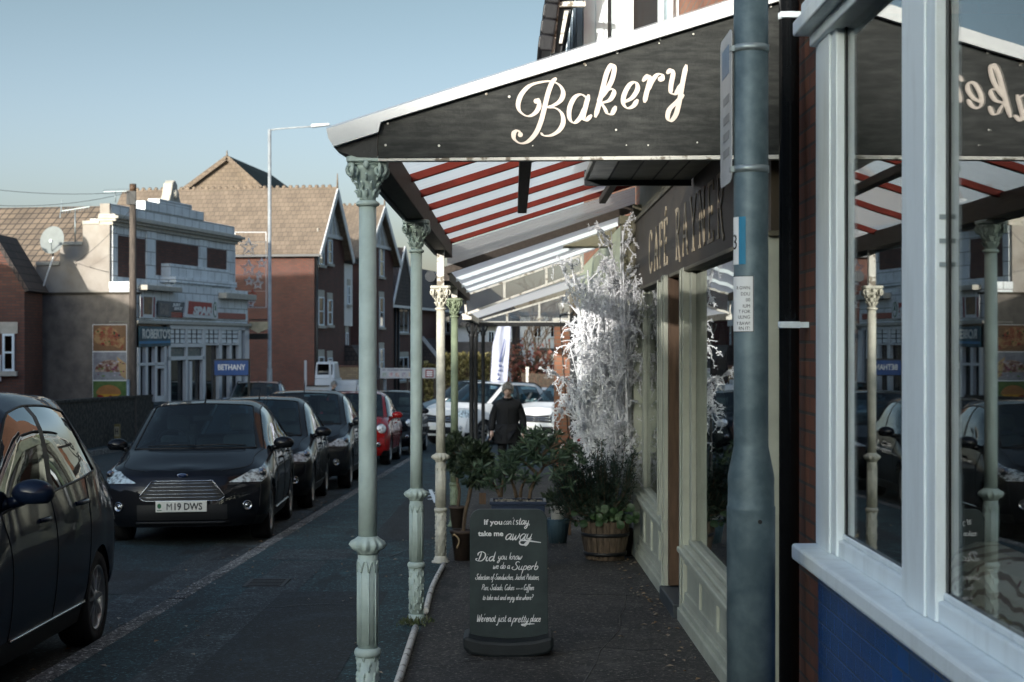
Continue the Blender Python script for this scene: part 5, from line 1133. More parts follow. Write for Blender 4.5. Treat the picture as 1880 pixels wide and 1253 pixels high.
        b.add(P_, [(i * (nv_ + 1) + j, (i + 1) * (nv_ + 1) + j, (i + 1) * (nv_ + 1) + j + 1, i * (nv_ + 1) + j + 1) for i in range(nu_) for j in range(nv_)], True)
        return b.build(name, m_, parent, solid=thick)
    def seam(pts, r=.004, side=1, b=None, off=.001):
        q = []
        for (u, v) in pts:
            p = C.at(u, v); n = C.nrm(u, v); n = n if n.dot(p - Vector((0, 2, .6))) > 0 else -n; p = p + n * off; q.append((p.x * side, p.y, p.z))
        b.tube(q, r, 5)
    # rubber seals round the glass and the gaps between panels
    b = MB(); lin = lambda a, c, n=10: [(a[0] + (c[0] - a[0]) * i / n, a[1] + (c[1] - a[1]) * i / n) for i in range(n + 1)]
    for s_ in (1, -1):
        seam(lin((4, 6), (5, 6)), .008, s_, b); seam(lin((4, 6), (4, 8)), .010, s_, b); seam(lin((5, 6), (5, 8)), .006, s_, b)
        seam(lin((4, 4), (8.55, 4), 30), .008, s_, b); seam(lin((4.02, 5), (8.55, 5), 30), .008, s_, b); seam(lin((8.55, 4), (8.55, 5)), .008, s_, b)
        seam(lin((4, 1), (4, 4)), .004, s_, b); seam(lin((6, 1), (6, 4)), .004, s_, b); seam(lin((8, 1), (8, 4)), .004, s_, b); seam(lin((4, 1), (8, 1), 20), .004, s_, b)
        seam(lin((1.05, 5), (4, 5), 20), .004, s_, b); seam(lin((1.9, 1.5), (1.9, 3)), .003, s_, b); seam(lin((9, 6), (10, 6)), .008, s_, b); seam(lin((9, 6), (9, 8)), .006, s_, b); seam(lin((10, 6), (10, 8)), .006, s_, b)
    b.build('seal', M_trimblk, root)
    # underbody, wheels
    b = MB(); wq = max(p.x for r in C.net for p in r); b.box(-wq * .78, wq * .78, axles[0] + ra, axles[1] - ra, .17, .30); b.box(-wq * .62, wq * .62, .25, C.net[12][2].y - .2, .18, .5); b.build('underbody', M_cabin, root)
    wx = wq - .12
    for a in axles:
        for s_ in (1, -1):
            w = MB(); w.lathe([(wheel_r * .66, -.10), (wheel_r * .93, -.105), (wheel_r, -.075), (wheel_r, .075), (wheel_r * .93, .10), (wheel_r * .68, .095), (wheel_r * .64, .05), (wheel_r * .63, -.08)], n=36, ax='x', caps=False)
            w.v = [(x * s_ + s_ * wx, y + a, z_ + wheel_r) for x, y, z_ in w.v]; wo = w.build('wheel', M_tyre, root)
            r = MB(); r.lathe([(wheel_r * .70, .088), (wheel_r * .68, .098), (wheel_r * .62, .085), (wheel_r * .60, .03)], n=32, ax='x', caps=False); r.lathe([(.05, .05), (.05, .085), (.03, .092)], n=14, ax='x')
            ns_ = 10 if detail else 7
            for k in range(ns_):
                an = 2 * PI * k / ns_; d = Vector((0, math.cos(an), math.sin(an))); e = Vector((0, -math.sin(an), math.cos(an)))
                r.hexa([d * .03 + e * .016 + Vector((.045, 0, 0)), d * .03 - e * .016 + Vector((.045, 0, 0)), d * wheel_r * .64 - e * .013 + Vector((.055, 0, 0)), d * wheel_r * .64 + e * .013 + Vector((.055, 0, 0))], [d * .03 + e * .014 + Vector((.085, 0, 0)), d * .03 - e * .014 + Vector((.085, 0, 0)), d * wheel_r * .64 - e * .010 + Vector((.082, 0, 0)), d * wheel_r * .64 + e * .010 + Vector((.082, 0, 0))])
            r.v = [(x * s_ + s_ * wx, y + a, z_ + wheel_r) for x, y, z_ in r.v]; r.build('rim', M_alloy, wo)
            hb = MB(); hb.lathe([(wheel_r * .62, -.02), (.001, -.015)], n=20, ax='x'); hb.v = [(x * s_ + s_ * wx, y + a, z_ + wheel_r) for x, y, z_ in hb.v]; hb.build('brake', M_cabin, wo)
            lin_ = MB(); th = [PI * q / 14 for q in range(15)]
            lin_.v = [(s_ * x, a + math.cos(t) * (ra + .01), wheel_r + math.sin(t) * (ra + .01)) for x in (wq * .55, wx + .085) for t in th]; lin_.f = [(q, q + 1, 16 + q, 15 + q) for q in range(14)]; lin_.sm = [True] * 14; lin_.build('arch_liner', M_cabin, root)
    # mirrors, handles
    for s_ in (1, -1):
        p = C.at(4.35, 4.12); b = MB(); c = Vector((p.x + .115, p.y + .02, p.z + .055))
        b.sphere(c, (.115, .075, .075), 16, 12); b.v = [(x, min(y, c.y + .045), z_ if z_ > c.z - .055 else c.z - .055) for x, y, z_ in b.v]; b.tube([(p.x - .01, p.y, p.z + .0), (c.x - .04, c.y, c.z - .03)], [.035, .028], 8)
        b.v = [(x * s_, y, z_) for x, y, z_ in b.v]; mo = b.build('door_mirror', m if detail != 2 else M_trimblk, root)
        gl = MB(); gl.box(s_ * (c.x - .08) if s_ > 0 else s_ * (c.x + .08), s_ * (c.x + .08) if s_ > 0 else s_ * (c.x - .08), c.y + .046, c.y + .049, c.z - .045, c.z + .045); gl.build('mirror_glass', M_chrome, mo)
        for dn, (u0) in (('front_door', 5.45), ('rear_door', 7.75)):
            if (dn, s_) not in made: continue
            q = [C.at(u0 + d * .22, 3.45) for d in (-1, -.5, 0, .5, 1)]; hq = [(v.x * s_ + s_ * (.022 if 0 < j < 4 else .0), v.y, v.z) for j, v in enumerate(q)]
            b = MB(); b.tube(hq, [.012, .014, .014, .014, .012], 8); b.build('handle', m, made[dn, s_])
    # cabin
    zr = C.net[6][8].z
    b = MB(); b.box(-.70, .70, 1.15, 3.5, .30, .42); b.box(-.66, .66, 3.35, 3.42, .42, zr * .68)
    b.build('cabin', M_cabin, root)
    d0 = C.net[4][8]; b = MB(); b.hexa([(-.68, d0.y + .18, d0.z - .25), (.68, d0.y + .18, d0.z - .25), (.68, d0.y + .75, d0.z - .25), (-.68, d0.y + .75, d0.z - .25)], [(-.62, d0.y + .14, d0.z - .035), (.62, d0.y + .14, d0.z - .035), (.66, d0.y + .62, d0.z + .0), (-.66, d0.y + .62, d0.z + .0)]); b.build('dashboard', M_cabin, root, bevel=.03)
    for sx in (-.36, .36):
        b = MB(); y = 2.02 * C.net[6][0].y / 2.2; b.hexa([(sx - .24, y - .5, .42), (sx + .24, y - .5, .42), (sx + .24, y, .42), (sx - .24, y, .42)], [(sx - .24, y - .5, .58), (sx + .24, y - .5, .58), (sx + .24, y, .55), (sx - .24, y, .55)])
        b.hexa([(sx - .23, y - .04, .5), (sx + .23, y - .04, .5), (sx + .23, y + .12, .5), (sx - .23, y + .12, .5)], [(sx - .20, y + .14, zr - .40), (sx + .20, y + .14, zr - .40), (sx + .20, y + .25, zr - .42), (sx - .20, y + .25, zr - .42)]); b.box(sx - .13, sx + .13, y + .15, y + .26, zr - .37, zr - .17); b.build('seat', M_seat, root, bevel=.04)
    b = MB(); b.box(-.58, .58, 2.85, 3.05, .42, zr - .48); 
    for sx in (-.36, .36): b.box(sx - .12, sx + .12, 2.95, 3.04, zr - .475, zr - .30)
    b.build('rear_seat', M_seat, root, bevel=.04)
    b = MB(); cx_ = -.36; n_ = 22; cc = Vector((cx_, d0.y + .85, d0.z + .02)); tl = R(25)
    b.tube([cc + Vector((math.cos(2 * PI * q / n_) * .18, math.sin(2 * PI * q / n_) * .18 * math.sin(tl), math.sin(2 * PI * q / n_) * .18 * math.cos(tl))) for q in range(n_ + 1)], .015, 6); b.tube([cc, cc + Vector((0, -.3, -.1))], .03, 6); b.box(cc.x - .17, cc.x + .17, cc.y - .01, cc.y + .01, cc.z - .02, cc.z + .02); b.build('steering_wheel', M_cabin, root)
    b = MB(); pm = C.at(4.82, 8); b.box(-.11, .11, pm.y + .06, pm.y + .09, pm.z - .11, pm.z - .05); b.build('rear_view_mirror', M_cabin, root, bevel=.01)
    b = MB(); pa = C.at(5.25, 8); b.tube([(0, pa.y, pa.z - .01), (0, pa.y + .05, pa.z + .03), (0, pa.y + .14, pa.z + .19)], [.016, .010, .003], 6); b.build('aerial', M_trimblk, root)
    b = MB(); 
    for (x0, x1) in ((-.5, .1), (.0, .55)):
        q = [C.at(4.03 + .03 * abs(math.sin(t)), 8 - abs(x) / .655 * 2) for t, x in ((0, x0), (1, (x0 + x1) / 2), (0, x1))]; b.tube([(x, v.y - .015, v.z + .012) for v, x in zip(q, (x0, (x0 + x1) / 2, x1))], .008, 5)
    b.build('wiper', M_trimblk, root)
    # lights and grille
    if kind in ('hatch', 'suv'):
        for s_ in (1, -1):
            hl = patch([(1.02, 3.28), (1.95, 3.02), (2.98, 4.05), (1.75, 4.32)] if kind == 'hatch' else [(1.0, 3.2), (2.0, 3.1), (2.6, 3.85), (1.3, 4.1)], 'headlight', M_reflector, .004, side=s_)
            patch([(1.02, 3.28), (1.95, 3.02), (2.98, 4.05), (1.75, 4.32)] if kind == 'hatch' else [(1.0, 3.2), (2.0, 3.1), (2.6, 3.85), (1.3, 4.1)], 'lens', M_lampg, .016, side=s_, parent=hl)
            p = C.at(2.05, 3.72); n = C.nrm(2.05, 3.72); n = n if n.y < 0 else -n; q = p + n * .006
            b = MB(); b.sphere((q.x * s_, q.y, q.z), .045, 14, 10); b.build('projector', M_chrome, hl)
            b = MB(); b.sphere((q.x * s_, q.y - .012, q.z), .036, 14, 10); b.build('bulb_lens', mat('dark_lens', (.03, .03, .035), .05, bmp=0, coat=1), hl)
            p = C.at(1.5, 1.62); n = C.nrm(1.5, 1.62); n = n if n.y < 0 else -n; n.x *= s_; x_ = n.cross(Vector((0, 0, 1))).normalized(); y_ = x_.cross(n); c = Vector((p.x * s_, p.y, p.z)) + n * .004
            b = MB(); b.lathe([(.050, 0), (.050, .010), (.042, .012), (.040, .004), (.018, .003), (.016, .010), (.001, .012)], n=22); b.v = [tuple(c + x_ * x + y_ * y + n * z_) for x, y, z_ in b.v]; b.build('fog_lamp', M_chrome, root)
            patch([(9.75, 3.15), (10.35, 3.15), (10.3, 4.0), (9.9, 4.7)], 'tail_light', M_redlamp, .008, side=s_)
            patch([(10.05, 2.0), (10.5, 2.0), (10.5, 2.2), (10.05, 2.2)], 'reflector', M_redlamp, .006, side=s_, nu_=3, nv_=2)
    if kind == 'hatch':
        b = MB(); top, bot = .672, .470
        def gx(z_): t = (z_ - bot) / (top - bot); return .31 + .165 * (1 - t) if t > .22 else .36 + .0787 * (t / .22) ** .5
        def on(x, z_):  # point of the nose at lateral x, height z
            u = min(abs(x) / .47, 1) * 1.0; kk = 1.5
            for _ in range(18): pz = C.at(u, kk).z; kk += (z_ - pz) * 4
            p = C.at(u, max(min(kk, 4.6), .2)); return Vector((x, p.y, z_))
        bg_ = MB(); rows = 10
        for i in range(rows + 1):
            z_ = bot + (top - bot) * i / rows; w_ = gx(z_)
            for j in range(15): bg_.v.append(on(-w_ + 2 * w_ * j / 14, z_) + Vector((0, -.005, 0)))
        bg_.f = [(i * 15 + j, i * 15 + j + 1, (i + 1) * 15 + j + 1, (i + 1) * 15 + j) for i in range(rows) for j in range(14)]; bg_.sm = [True] * len(bg_.f); gr = bg_.build('grille', M_trimblk, root)
        for z_ in (.648, .612, .576, .540, .506):
            w_ = gx(z_) - .01; b = MB(); b.tube([on(-w_ + 2 * w_ * j / 12, z_) + Vector((0, -.012, 0)) for j in range(13)], .0032, 6); b.build('grille_bar', M_chrome, gr)
        b = MB(); o1 = [on(-gx(top) + 2 * gx(top) * j / 10, top) for j in range(11)] + [on(gx(z_), z_) for z_ in (.64, .60, .56, .525, .515, .50, .485, .475, .471)]
        o1 = [v + Vector((0, -.012, 0)) for v in o1]; o2 = [on(-gx(bot) * .98 + 1.96 * gx(bot) * j / 10, bot) + Vector((0, -.012, 0)) for j in range(11)][::-1]; o3 = [Vector((-v.x, v.y, v.z)) for v in o1[11:]][::-1]
        b.tube(o1 + o2 + o3 + [o1[0]], .0048, 6); b.build('grille_surround', M_chrome, gr)
        b = MB(); e0 = on(0, .725); b.lathe([(.001, -.014), (.05, -.012), (.058, -.006), (.058, 0)], n=28, ax='y'); b.v = [(x + e0.x, y + e0.y - .004, z_ * .42 + e0.z) for x, y, z_ in b.v]; ba_ = b.build('badge', M_chrome, root)
        b = MB(); b.lathe([(.001, -.0165), (.047, -.0150), (.048, -.010)], n=28, ax='y'); b.v = [(x + e0.x, y + e0.y - .004, z_ * .38 + e0.z) for x, y, z_ in b.v]; b.build('badge_field', mat('dark_blue_enamel', (.015, .03, .08), .2, bmp=0), ba_)
        b = MB(); b.v = []; lower = MB()
        for i in range(5):
            z_ = .27 + .04 * i; w_ = .62 if i < 3 else .56
            for j in range(17): lower.v.append(on(max(-.46, min(.46, -.46 + .92 * j / 16)), z_) + Vector((0, -.003, 0)))
        lower.f = [(i * 17 + j, i * 17 + j + 1, (i + 1) * 17 + j + 1, (i + 1) * 17 + j) for i in range(4) for j in range(16)]; lower.sm = [True] * len(lower.f); lower.build('lower_grille', M_trimblk, root)
        b = MB(); b.tube([on(-.7 + 1.4 * j / 14 if abs(-.7 + 1.4 * j / 14) < .47 else math.copysign(.47, -.7 + 1.4 * j / 14), .245) + Vector((0, -.01, 0)) for j in range(15)], .012, 6); b.build('splitter', M_trimblk, root)
    if kind == 'suv':
        gr = patch([(0, 2.3), (1.0, 2.3), (1.0, 3.5), (0, 3.5)], 'grille', M_trimblk, .006, nu_=6); patch([(0, 2.3), (1.0, 2.3), (1.0, 3.5), (0, 3.5)], 'grille', M_trimblk, .006, nu_=6, side=-1)
        for k in (2.7, 3.1):
            b = MB(); seam(lin((0, k), (.98, k)), .014, 1, b, .012); seam(lin((0, k), (.98, k)), .014, -1, b, .012); b.build('grille_bar', M_chrome, root)
        for s_ in (1, -1): patch([(0, .6), (1.3, .6), (1.2, 1.7), (0, 1.7)], 'lower_grille', M_trimblk, .004, side=s_)
        for s_ in (1, -1):
            b = MB(); q = [C.at(u, 5.8) + Vector((0, 0, .045 if 5.3 < u < 9 else .01)) for u in (5.2, 5.5, 6.5, 7.5, 8.5, 9.0, 9.2)]; b.tube([(p.x * s_, p.y, p.z) for p in q], .018, 6); b.build('roof_rail', M_trimblk, root)
    if kind == 'round':
        for s_ in (1, -1):
            p = C.at(1.62, 3.55); n = C.nrm(1.62, 3.55); n = n if n.y < 0 else -n; n.z = .1; n.normalize(); n.x *= s_; x_ = n.cross(Vector((0, 0, 1))).normalized(); y_ = x_.cross(n); c = Vector((p.x * s_, p.y, p.z)) + n * .012
            for nme, r_, o_, mm in (('headlight', .105, -.04, M_chrome), ('lens', .092, .004, M_reflector)):
                b = MB(); b.lathe([(r_, -.03), (r_, o_ + .04), (r_ * .8, o_ + .055), (.001, o_ + .065)], n=28); b.v = [tuple(c + x_ * x + y_ * y + n * z_) for x, y, z_ in b.v]; ho = b.build(nme, mm, root if nme == 'headlight' else ho)
            b = MB(); p = C.at(1.45, 1.7); b.lathe([(.05, 0), (.05, -.015), (.03, -.02)], n=18, ax='y'); b.v = [(x + p.x * s_, y + p.y - .005, z_ + p.z) for x, y, z_ in b.v]; b.build('fog_lamp', M_chrome, root)
        b = MB(); seam(lin((0, 2.9), (.9, 2.9)), .012, 1, b, .008); seam(lin((0, 2.9), (.9, 2.9)), .012, -1, b, .008); b.build('chrome_bar', M_chrome, root)
        for s_ in (1, -1): patch([(0, .7), (1.2, .7), (1.0, 1.6), (0, 1.6)], 'lower_grille', M_trimblk, .004, side=s_)
    p = C.at(0, 1.55); pz = .415 if kind == 'hatch' else p.z
    b = MB(); b.box(-.26, .26, p.y - .026, p.y - .014, pz - .056, pz + .056); pl_ = b.build('number_plate', M_yplate, root, bevel=.003)
    if plate:
        tm = textmesh(plate[0], .098, 0, 0, .86, .0008); rest = textmesh(plate[1:], .098, 0, .0022, .86, .0008); rest.v = [(x + .070, y, z_) for x, y, z_ in rest.v]; tm.merge(rest); wd = max(v[0] for v in tm.v); tm.v = [(v[0] - wd / 2, v[1], v[2]) for v in tm.v]; tm.v = [(x + .030, p.y - .0268 - z_, y + pz - .034) for x, y, z_ in tm.v]; tm.build('lettering', M_ink, pl_)
        b = MB(); b.lathe([(.026, 0), (.026, .001)], n=18); b.v = [(x * .8 - .222, p.y - .0268 - z_, y * 1.0 + pz + .006) for x, y, z_ in b.v]; b.box(-.246, -.198, p.y - .0275, p.y - .0265, pz - .042, pz - .034); b.build('plate_emblem', mat('plate_green', (.03, .14, .06), .5), pl_)
    if trim_sill and detail:
        b = MB()
        for s_ in (1, -1): seam(lin((4.05, .95), (7.95, .95), 20), .009, s_, b, .006)
        b.build('sill_strip', M_chrome, root)
    return root
def put(car, X, Y, rz=0, dz=-.10, sy=1, roll=0):
    car.location = (X, Y, g(Y) + dz); car.rotation_euler = (-math.atan(SLOPE), roll, rz); car.scale = (1, sy, 1); return car
P_black = paint('black_paint_metallic', (.006, .007, .009)); P_navy = paint('dark_blue_paint', (.006, .012, .028)); P_grey = paint('charcoal_paint', (.014, .017, .020))
P_red = paint('red_paint', (.30, .012, .012), .25, 0); P_white = paint('white_car_paint', (.70, .71, .70), .3, 0); P_silver = paint('silver_paint', (.36, .39, .42), .3, .7); P_teal = paint('teal_paint', (.05, .11, .15), .28, .5); P_pale = paint('pale_silver_paint', (.52, .56, .60), .3, .4)
SUVN = lambda: morph(1.04, 1.05, 1.10, .03, lambda i, k, v: Vector((v.x * (1.08 if k == 5 or k == 6 else 1), v.y, v.z + (.06 if 0 < i < 4 and k >= 4 else 0) + (.03 if k >= 4 else 0))))
CITY = lambda: morph(.97, .89, 1.0, 0, lambda i, k, v: Vector((v.x, v.y + (.04 * (k - 4) if i in (1, 2) and k > 4 else 0), v.z + (.045 if 0 < i < 4 and k >= 3 else (.05 if i == 0 and k >= 4 else 0)))))
NEAR = lambda: morph(1.0, 1.0, 1.11, 0, lambda i, k, v: Vector((v.x * (1.06 if k in (5, 6, 7) else 1), v.y, v.z)))
# row of parked cars facing the camera
put(make_car('dark blue hatchback at the left edge, nearest to the camera', NEAR(), P_navy, detail=1, glassm=glass('privacy_glass', (.08, .10, .11), 2.7)), -3.46, 7.22, R(1))
put(make_car('black hatchback with chrome grille and white plate reading M19 DWS', morph(), P_black, plate='M19 DWS'), -3.40, 16.75, R(3), roll=R(-.6))
put(make_car('black hatchback parked second behind the camera-facing car with the white plate', morph(), P_black, detail=0), -3.50, 21.15, R(2), sy=.92)
put(make_car('dark grey taller hatchback parked third, its mirror beside the nearest column', morph(1.02, 1, 1.03, .02), P_grey, detail=0), -3.42, 25.2, R(1), sy=.92)
put(make_car('small red car with round headlights behind the nearest column', CITY(), P_red, axles=(.72, 2.95), kind='round', detail=0), -3.33, 32.6, R(-1))
put(make_car('small black car with round headlights between the first two columns', CITY(), P_black, axles=(.72, 2.95), kind='round', detail=0), -3.05, 37.2, R(-2))
# farther cars
put(make_car('teal blue people carrier behind the small black car', morph(1.05, 1, 1.17, .0), P_teal, kind='suv', detail=0, group='cars beyond the parked row'), -2.9, 50, R(-50))
put(make_car('white sport utility car facing left behind the cream column', SUVN(), P_white, kind='suv', wheel_r=.34, axles=(.85, 3.45), detail=0, group='cars beyond the parked row'), -2.0, 43.0, R(-38))
put(make_car('pale silver hatchback behind the white car and the man', morph(1.02, 1, 1.04, 0), P_pale, detail=0, group='cars beyond the parked row'), -1.9, 54, R(-62))
put(make_car('white sport utility car with roof rails beside the brick pillar', SUVN(), P_white, kind='suv', wheel_r=.34, axles=(.85, 3.45), detail=0, group='cars beyond the parked row'), .55, 43.2, R(-32))
put(make_car('silver estate car with roof rails on the far side of the road', SUVN(), P_silver, kind='suv', wheel_r=.34, axles=(.85, 3.45), detail=0, group='cars beyond the parked row'), -7.6, 47.5, R(4))
_b = [brick('red_house_brick', (.15, .050, .032), (.105, .040, .028), (.07, .055, .046)), MATS['orange_brick']]
OCC = [(y0, y1, zr - dr, zr, _b[i % 2]) for i, (y0, y1, dr, zr) in enumerate(((-60, -48, 3.2, 9.6), (-48, -36, 3.2, 9.6), (-36, -25.6, 3.2, 9.7), (-25.6, -21.3, 3.0, 8.45), (-21.3, -18.3, 2.8, 7.8), (-18.3, -16.5, 2.8, 8.3), (-16.5, -8, 2.6, 7.25), (-8, 1, 2.6, 7.3), (1, 10, 2.6, 7.0), (10, 18, 2.2, 5.3), (18, 27, 2.0, 4.5), (27, 36, 1.8, 5.0)))]  # occluder houses: ridge heights set for the shadows they cast
# ------------------------------------------------------------------ far side of the street
M_faience = mat('white_faience', (.55, .57, .56), .4, c2=(.36, .36, .33), scale=5, lo=.45, hi=.8, bmp=.1)
M_faience = brick('faience_blocks', (.80, .83, .82), (.74, .77, .77), (.24, .24, .22), .55, .38, .012, .25, .3)
M_render = mat('dark_render', (.21, .18, .15), .85, c2=(.12, .105, .09), scale=3.2, lo=.35, hi=.7, bmp=.3, bs=25)  # mottled, darker than the upper side wall
M_renderlt = mat('sandy_render', (.33, .30, .26), .85, c2=(.23, .195, .16), scale=1.5, lo=.4, hi=.75, bmp=.25, bs=25)
M_tiles = brick('brown_roof_tiles', (.24, .18, .125), (.17, .13, .095), (.05, .04, .033), .26, .24, .022, .9, .45, .0)
M_tilesO = brick('orange_roof_tiles', (.225, .172, .124), (.175, .135, .098), (.115, .088, .064), .22, .20, .014, .35, .3)
M_tilesD = brick('dark_roof_tiles', (.085, .06, .05), (.055, .045, .04), (.02, .018, .016), .22, .20, .016, .7, .3)
M_brickH = brick('red_house_brick', (.22, .066, .040), (.155, .050, .032), (.09, .068, .054), .225, .075, .009, .4, .25)
M_brickD = brick('dark_red_brick', (.15, .060, .040), (.10, .045, .032), (.06, .05, .045), .225, .075, .009)
M_brickY = brick('yellow_brick', (.27, .20, .12), (.20, .145, .09), (.12, .10, .075), .225, .075, .010)
M_win = glass('house_window_glass', (.03, .035, .04), 1.7); M_shopglass = glass('far_shop_glass', (.25, .28, .28), 1.7)
M_stone = mat('pale_stone', (.48, .45, .38), .7, var=.2, scale=6)
M_wall = mat('pebbledash', (.026, .025, .022), .95, c2=(.085, .075, .06), scale=9, bmp=.8, bs=30, lo=.45, hi=.6)
def facade(px0, Y0, tan):
    X0 = (px0 - CX) * Y0 / FPX; n = math.sqrt(1 + tan * tan)
    def f(px, py=None):
        k = (px - CX) / FPX; t = (k * Y0 - X0) / (tan - k); Y = Y0 + t
        return t * n if py is None else (t * n, EYE - (py - CY) * Y / FPX)
    return X0, math.atan2(1, tan), f
# local frame of a building: x along the street away from the camera, y into the building, z up from the camera datum
def house_root(name, label, px0, Y0, tan, cat='building'):
    X0, a, f = facade(px0, Y0, tan); return thing(name, label, cat, (X0, Y0, 0), a), f
def window(t, x0, x1, z0, z1, sash=True, y=0.0, axis='x', m=M_white, lintel=M_stone, sill=True, bars=0, fw=.06):
    """window on the plane y (axis x) or on the plane x = y (axis y); frame, pane, sill and lintel stand proud of the wall"""
    f = (lambda b, a0, a1, c0, c1, d0, d1: b.box(a0, a1, c0, c1, d0, d1)) if axis == 'x' else (lambda b, a0, a1, c0, c1, d0, d1: b.box(c0, c1, a0, a1, d0, d1))
    b = MB(); f(b, x0, x0 + fw, y - .05, y + .02, z0, z1); f(b, x1 - fw, x1, y - .05, y + .02, z0, z1); f(b, x0 + fw, x1 - fw, y - .05, y + .02, z1 - fw, z1); f(b, x0 + fw, x1 - fw, y - .05, y + .02, z0, z0 + fw)
    if sash: f(b, x0 + fw, x1 - fw, y - .045, y + .02, (z0 + z1) / 2 - fw * .4, (z0 + z1) / 2 + fw * .4)
    if bars:
        for k in range(1, bars): xx = x0 + (x1 - x0) * k / bars; f(b, xx - fw * .3, xx + fw * .3, y - .043, y + .02, z0 + fw, z1 - fw)
    w = b.build('window', m, t); b = MB(); f(b, x0 + fw, x1 - fw, y - .015, y - .011, z0 + fw, z1 - fw); b.build('pane', M_win, w)
    b = MB(); f(b, x0 + fw, x1 - fw, y - .009, y - .006, (z0 + z1) / 2, z1 - fw); b.build('blind', mat('window_blind', (.5, .5, .47), .8), w)
    if sill: b = MB(); f(b, x0 - .08, x1 + .08, y - .12, y + .02, z0 - .12, z0); b.build('sill', lintel, w)
    if lintel and sill: b = MB(); f(b, x0 - .08, x1 + .08, y - .022, y + .02, z1 + .002, z1 + .30); b.build('lintel', lintel, w)
    return w
# --- convenience store with faience upper front
st, f = house_root('corner_store', 'white faience fronted convenience store with red fascia and stepped side wall', 203, 44, .208)
L = f(430); gz = -1.35
b = MB(); b.box(.31, L, .0, .75, 2.6, f(203, 400)[1]); b.build('upper_block', M_faience, st)
T = f(203, 374)[1]; Cn = f(203, 400)[1]
b = MB(); b.box(0, L, -.02, .30, Cn, T); b.box(f(264), f(372), -.05, .32, T, T + .26); b.box(f(290), f(350), -.05, .32, T + .261, T + .40); b.build('parapet', M_faience, st, bevel=.02)
b = MB()
for i, (d, z0, z1) in enumerate(((.10, -.10, 0), (.20, 0, .07), (.28, .07, .15), (.18, .15, .20))): b.box(-.04 - d * .3, L + d, -d, .31, Cn - .10 + z0, Cn - .10 + z1)
b.build('cornice', M_stone, st, bevel=.015)
b = MB(); xc = f(322); q = [(xc - .45, T + .40), (xc - .30, T + .62), (xc - .18, T + .95), (xc, T + 1.05), (xc + .16, T + .93), (xc + .2, T + .7), (xc + .45, T + .40)]; b.prism(q, 'y', .0, .30); b.sphere((xc, .0, T + .62), (.16, .1, .16)); b.build('scroll_finial', M_stone, st, bevel=.03)
b = MB()
for px0, px1, y0, y1 in ((214, 266, 432, 508), (284, 363, 441, 505), (378, 415, 455, 508)):
    a, zt = f(px0, y0); c, _ = f(px1, y0); zb = f(px0, y1)[1]; b.box(a, c, -.012, .03, zb, zt)
b.build('brick_panel', M_brickD, st)
b = MB()
for px0, px1 in ((204, 213), (267, 283), (364, 377), (416, 429)): b = MB(); b.box(f(px0), f(px1), -.05, .02, 2.6, Cn - .21); b.build('faience_pilaster', M_faience, st)
b = MB(); b.box(f(295), f(405), -.30, .02, f(295, 484)[1] - .38, f(295, 484)[1]); b.box(f(293), f(408), -.50, .02, f(295, 484)[1] - .55, f(295, 484)[1] - .381); b.box(f(298), f(404), -.36, .02, f(295, 484)[1] - .72, f(295, 484)[1] - .551); b.build('pediment', M_faience, st, bevel=.02)
# stepped side wall facing the camera
b = MB(); steps = [(0, .28, T + .0), (.28, .78, f(203, 412)[1]), (.78, 1.45, f(203, 450)[1]), (1.45, 2.15, f(203, 487)[1]), (2.15, 7, f(203, 530)[1])]
for y0, y1, zt in steps: b.box(-.06, .3, y0, y1, 2.5, zt)
b.build('stepped_side_wall', M_renderlt, st)
for y0, y1, zt in steps[1:4]: b = MB(); b.box(-.10, .34, y0, y1, zt + .001, zt + .10); b.build('coping', M_stone, st, bevel=.015)
PJ = .75
zs = f(203, 541)[1]
b = MB(); b.box(-.10, .15, -PJ + .05, 9, gz - .4, zs); b.build('lower_side_wall', M_render, st)
b = MB(); b.box(-.13, .32, -PJ, 9, zs + .001, zs + .06); b.build('ledge', mat('mossy_ledge', (.06, .05, .035), .9), st)
# main roof
b = MB(); zr = EYE - (391 - CY) * 52 / FPX; b.hexa([(.35, 2.2, 2.6), (L, 2.2, 2.6), (L, 14, 2.6), (.35, 14, 2.6)], [(5.0, 2.2, zr), (5.3, 2.2, zr), (5.3, 14, zr), (5.0, 14, zr)]); b.build('roof', M_tiles, st)
# projecting shopfront; its own pixel map
XF, aF, f2 = facade(250, 43.9, .208); offx = 0
def S(px, py): # point on the projecting shopfront plane -> local x, z
    k = (px - CX) / FPX; n = math.sqrt(1 + .208 ** 2); d = Vector((.208 / n, 1 / n)); nn = Vector((-d.y, d.x)); o = Vector((st.location.x, 44)) + nn * (-PJ)
    t = (k * o.y - o.x) / (d.x - k * d.y); Y = o.y + d.y * t; return t, EYE - (py - CY) * Y / FPX
LS = S(456, 600)[0]; zf = S(300, 540)[1]; zfb = S(300, 596)[1]
b = MB(); b.box(-.098, LS, -PJ + .02, 0, zfb + .1, zf + .28); b.box(LS - .25, LS, -PJ + .02, 0, gz - .3, zfb + .1); b.box(-.098, .0, -PJ + .02, 0, gz - .3, zfb + .1); b.build('shop_fascia_block', M_faience, st)
b = MB(); b.box(S(255, 0)[0], S(320, 0)[0], -PJ - .25, 0, zf + .06, zf + .20); b.box(S(402, 0)[0], LS + .1, -PJ - .25, 0, zf - .02, zf + .16); b.box(-.1, LS + .05, -PJ - .1, .02, zfb, zfb + .09); b.build('shop_cornice', M_stone, st, bevel=.02)
b = MB(); b.box(S(395, 0)[0], S(450, 0)[0], -PJ - .02, -PJ + .03, S(395, 585)[1], S(395, 574)[1]); b.box(S(311, 0)[0], S(334, 0)[0], -PJ - .02, -PJ + .03, S(311, 583)[1], S(311, 573)[1]); b.build('red_stripe', mat('faded_red', (.34, .075, .05), .5), st)
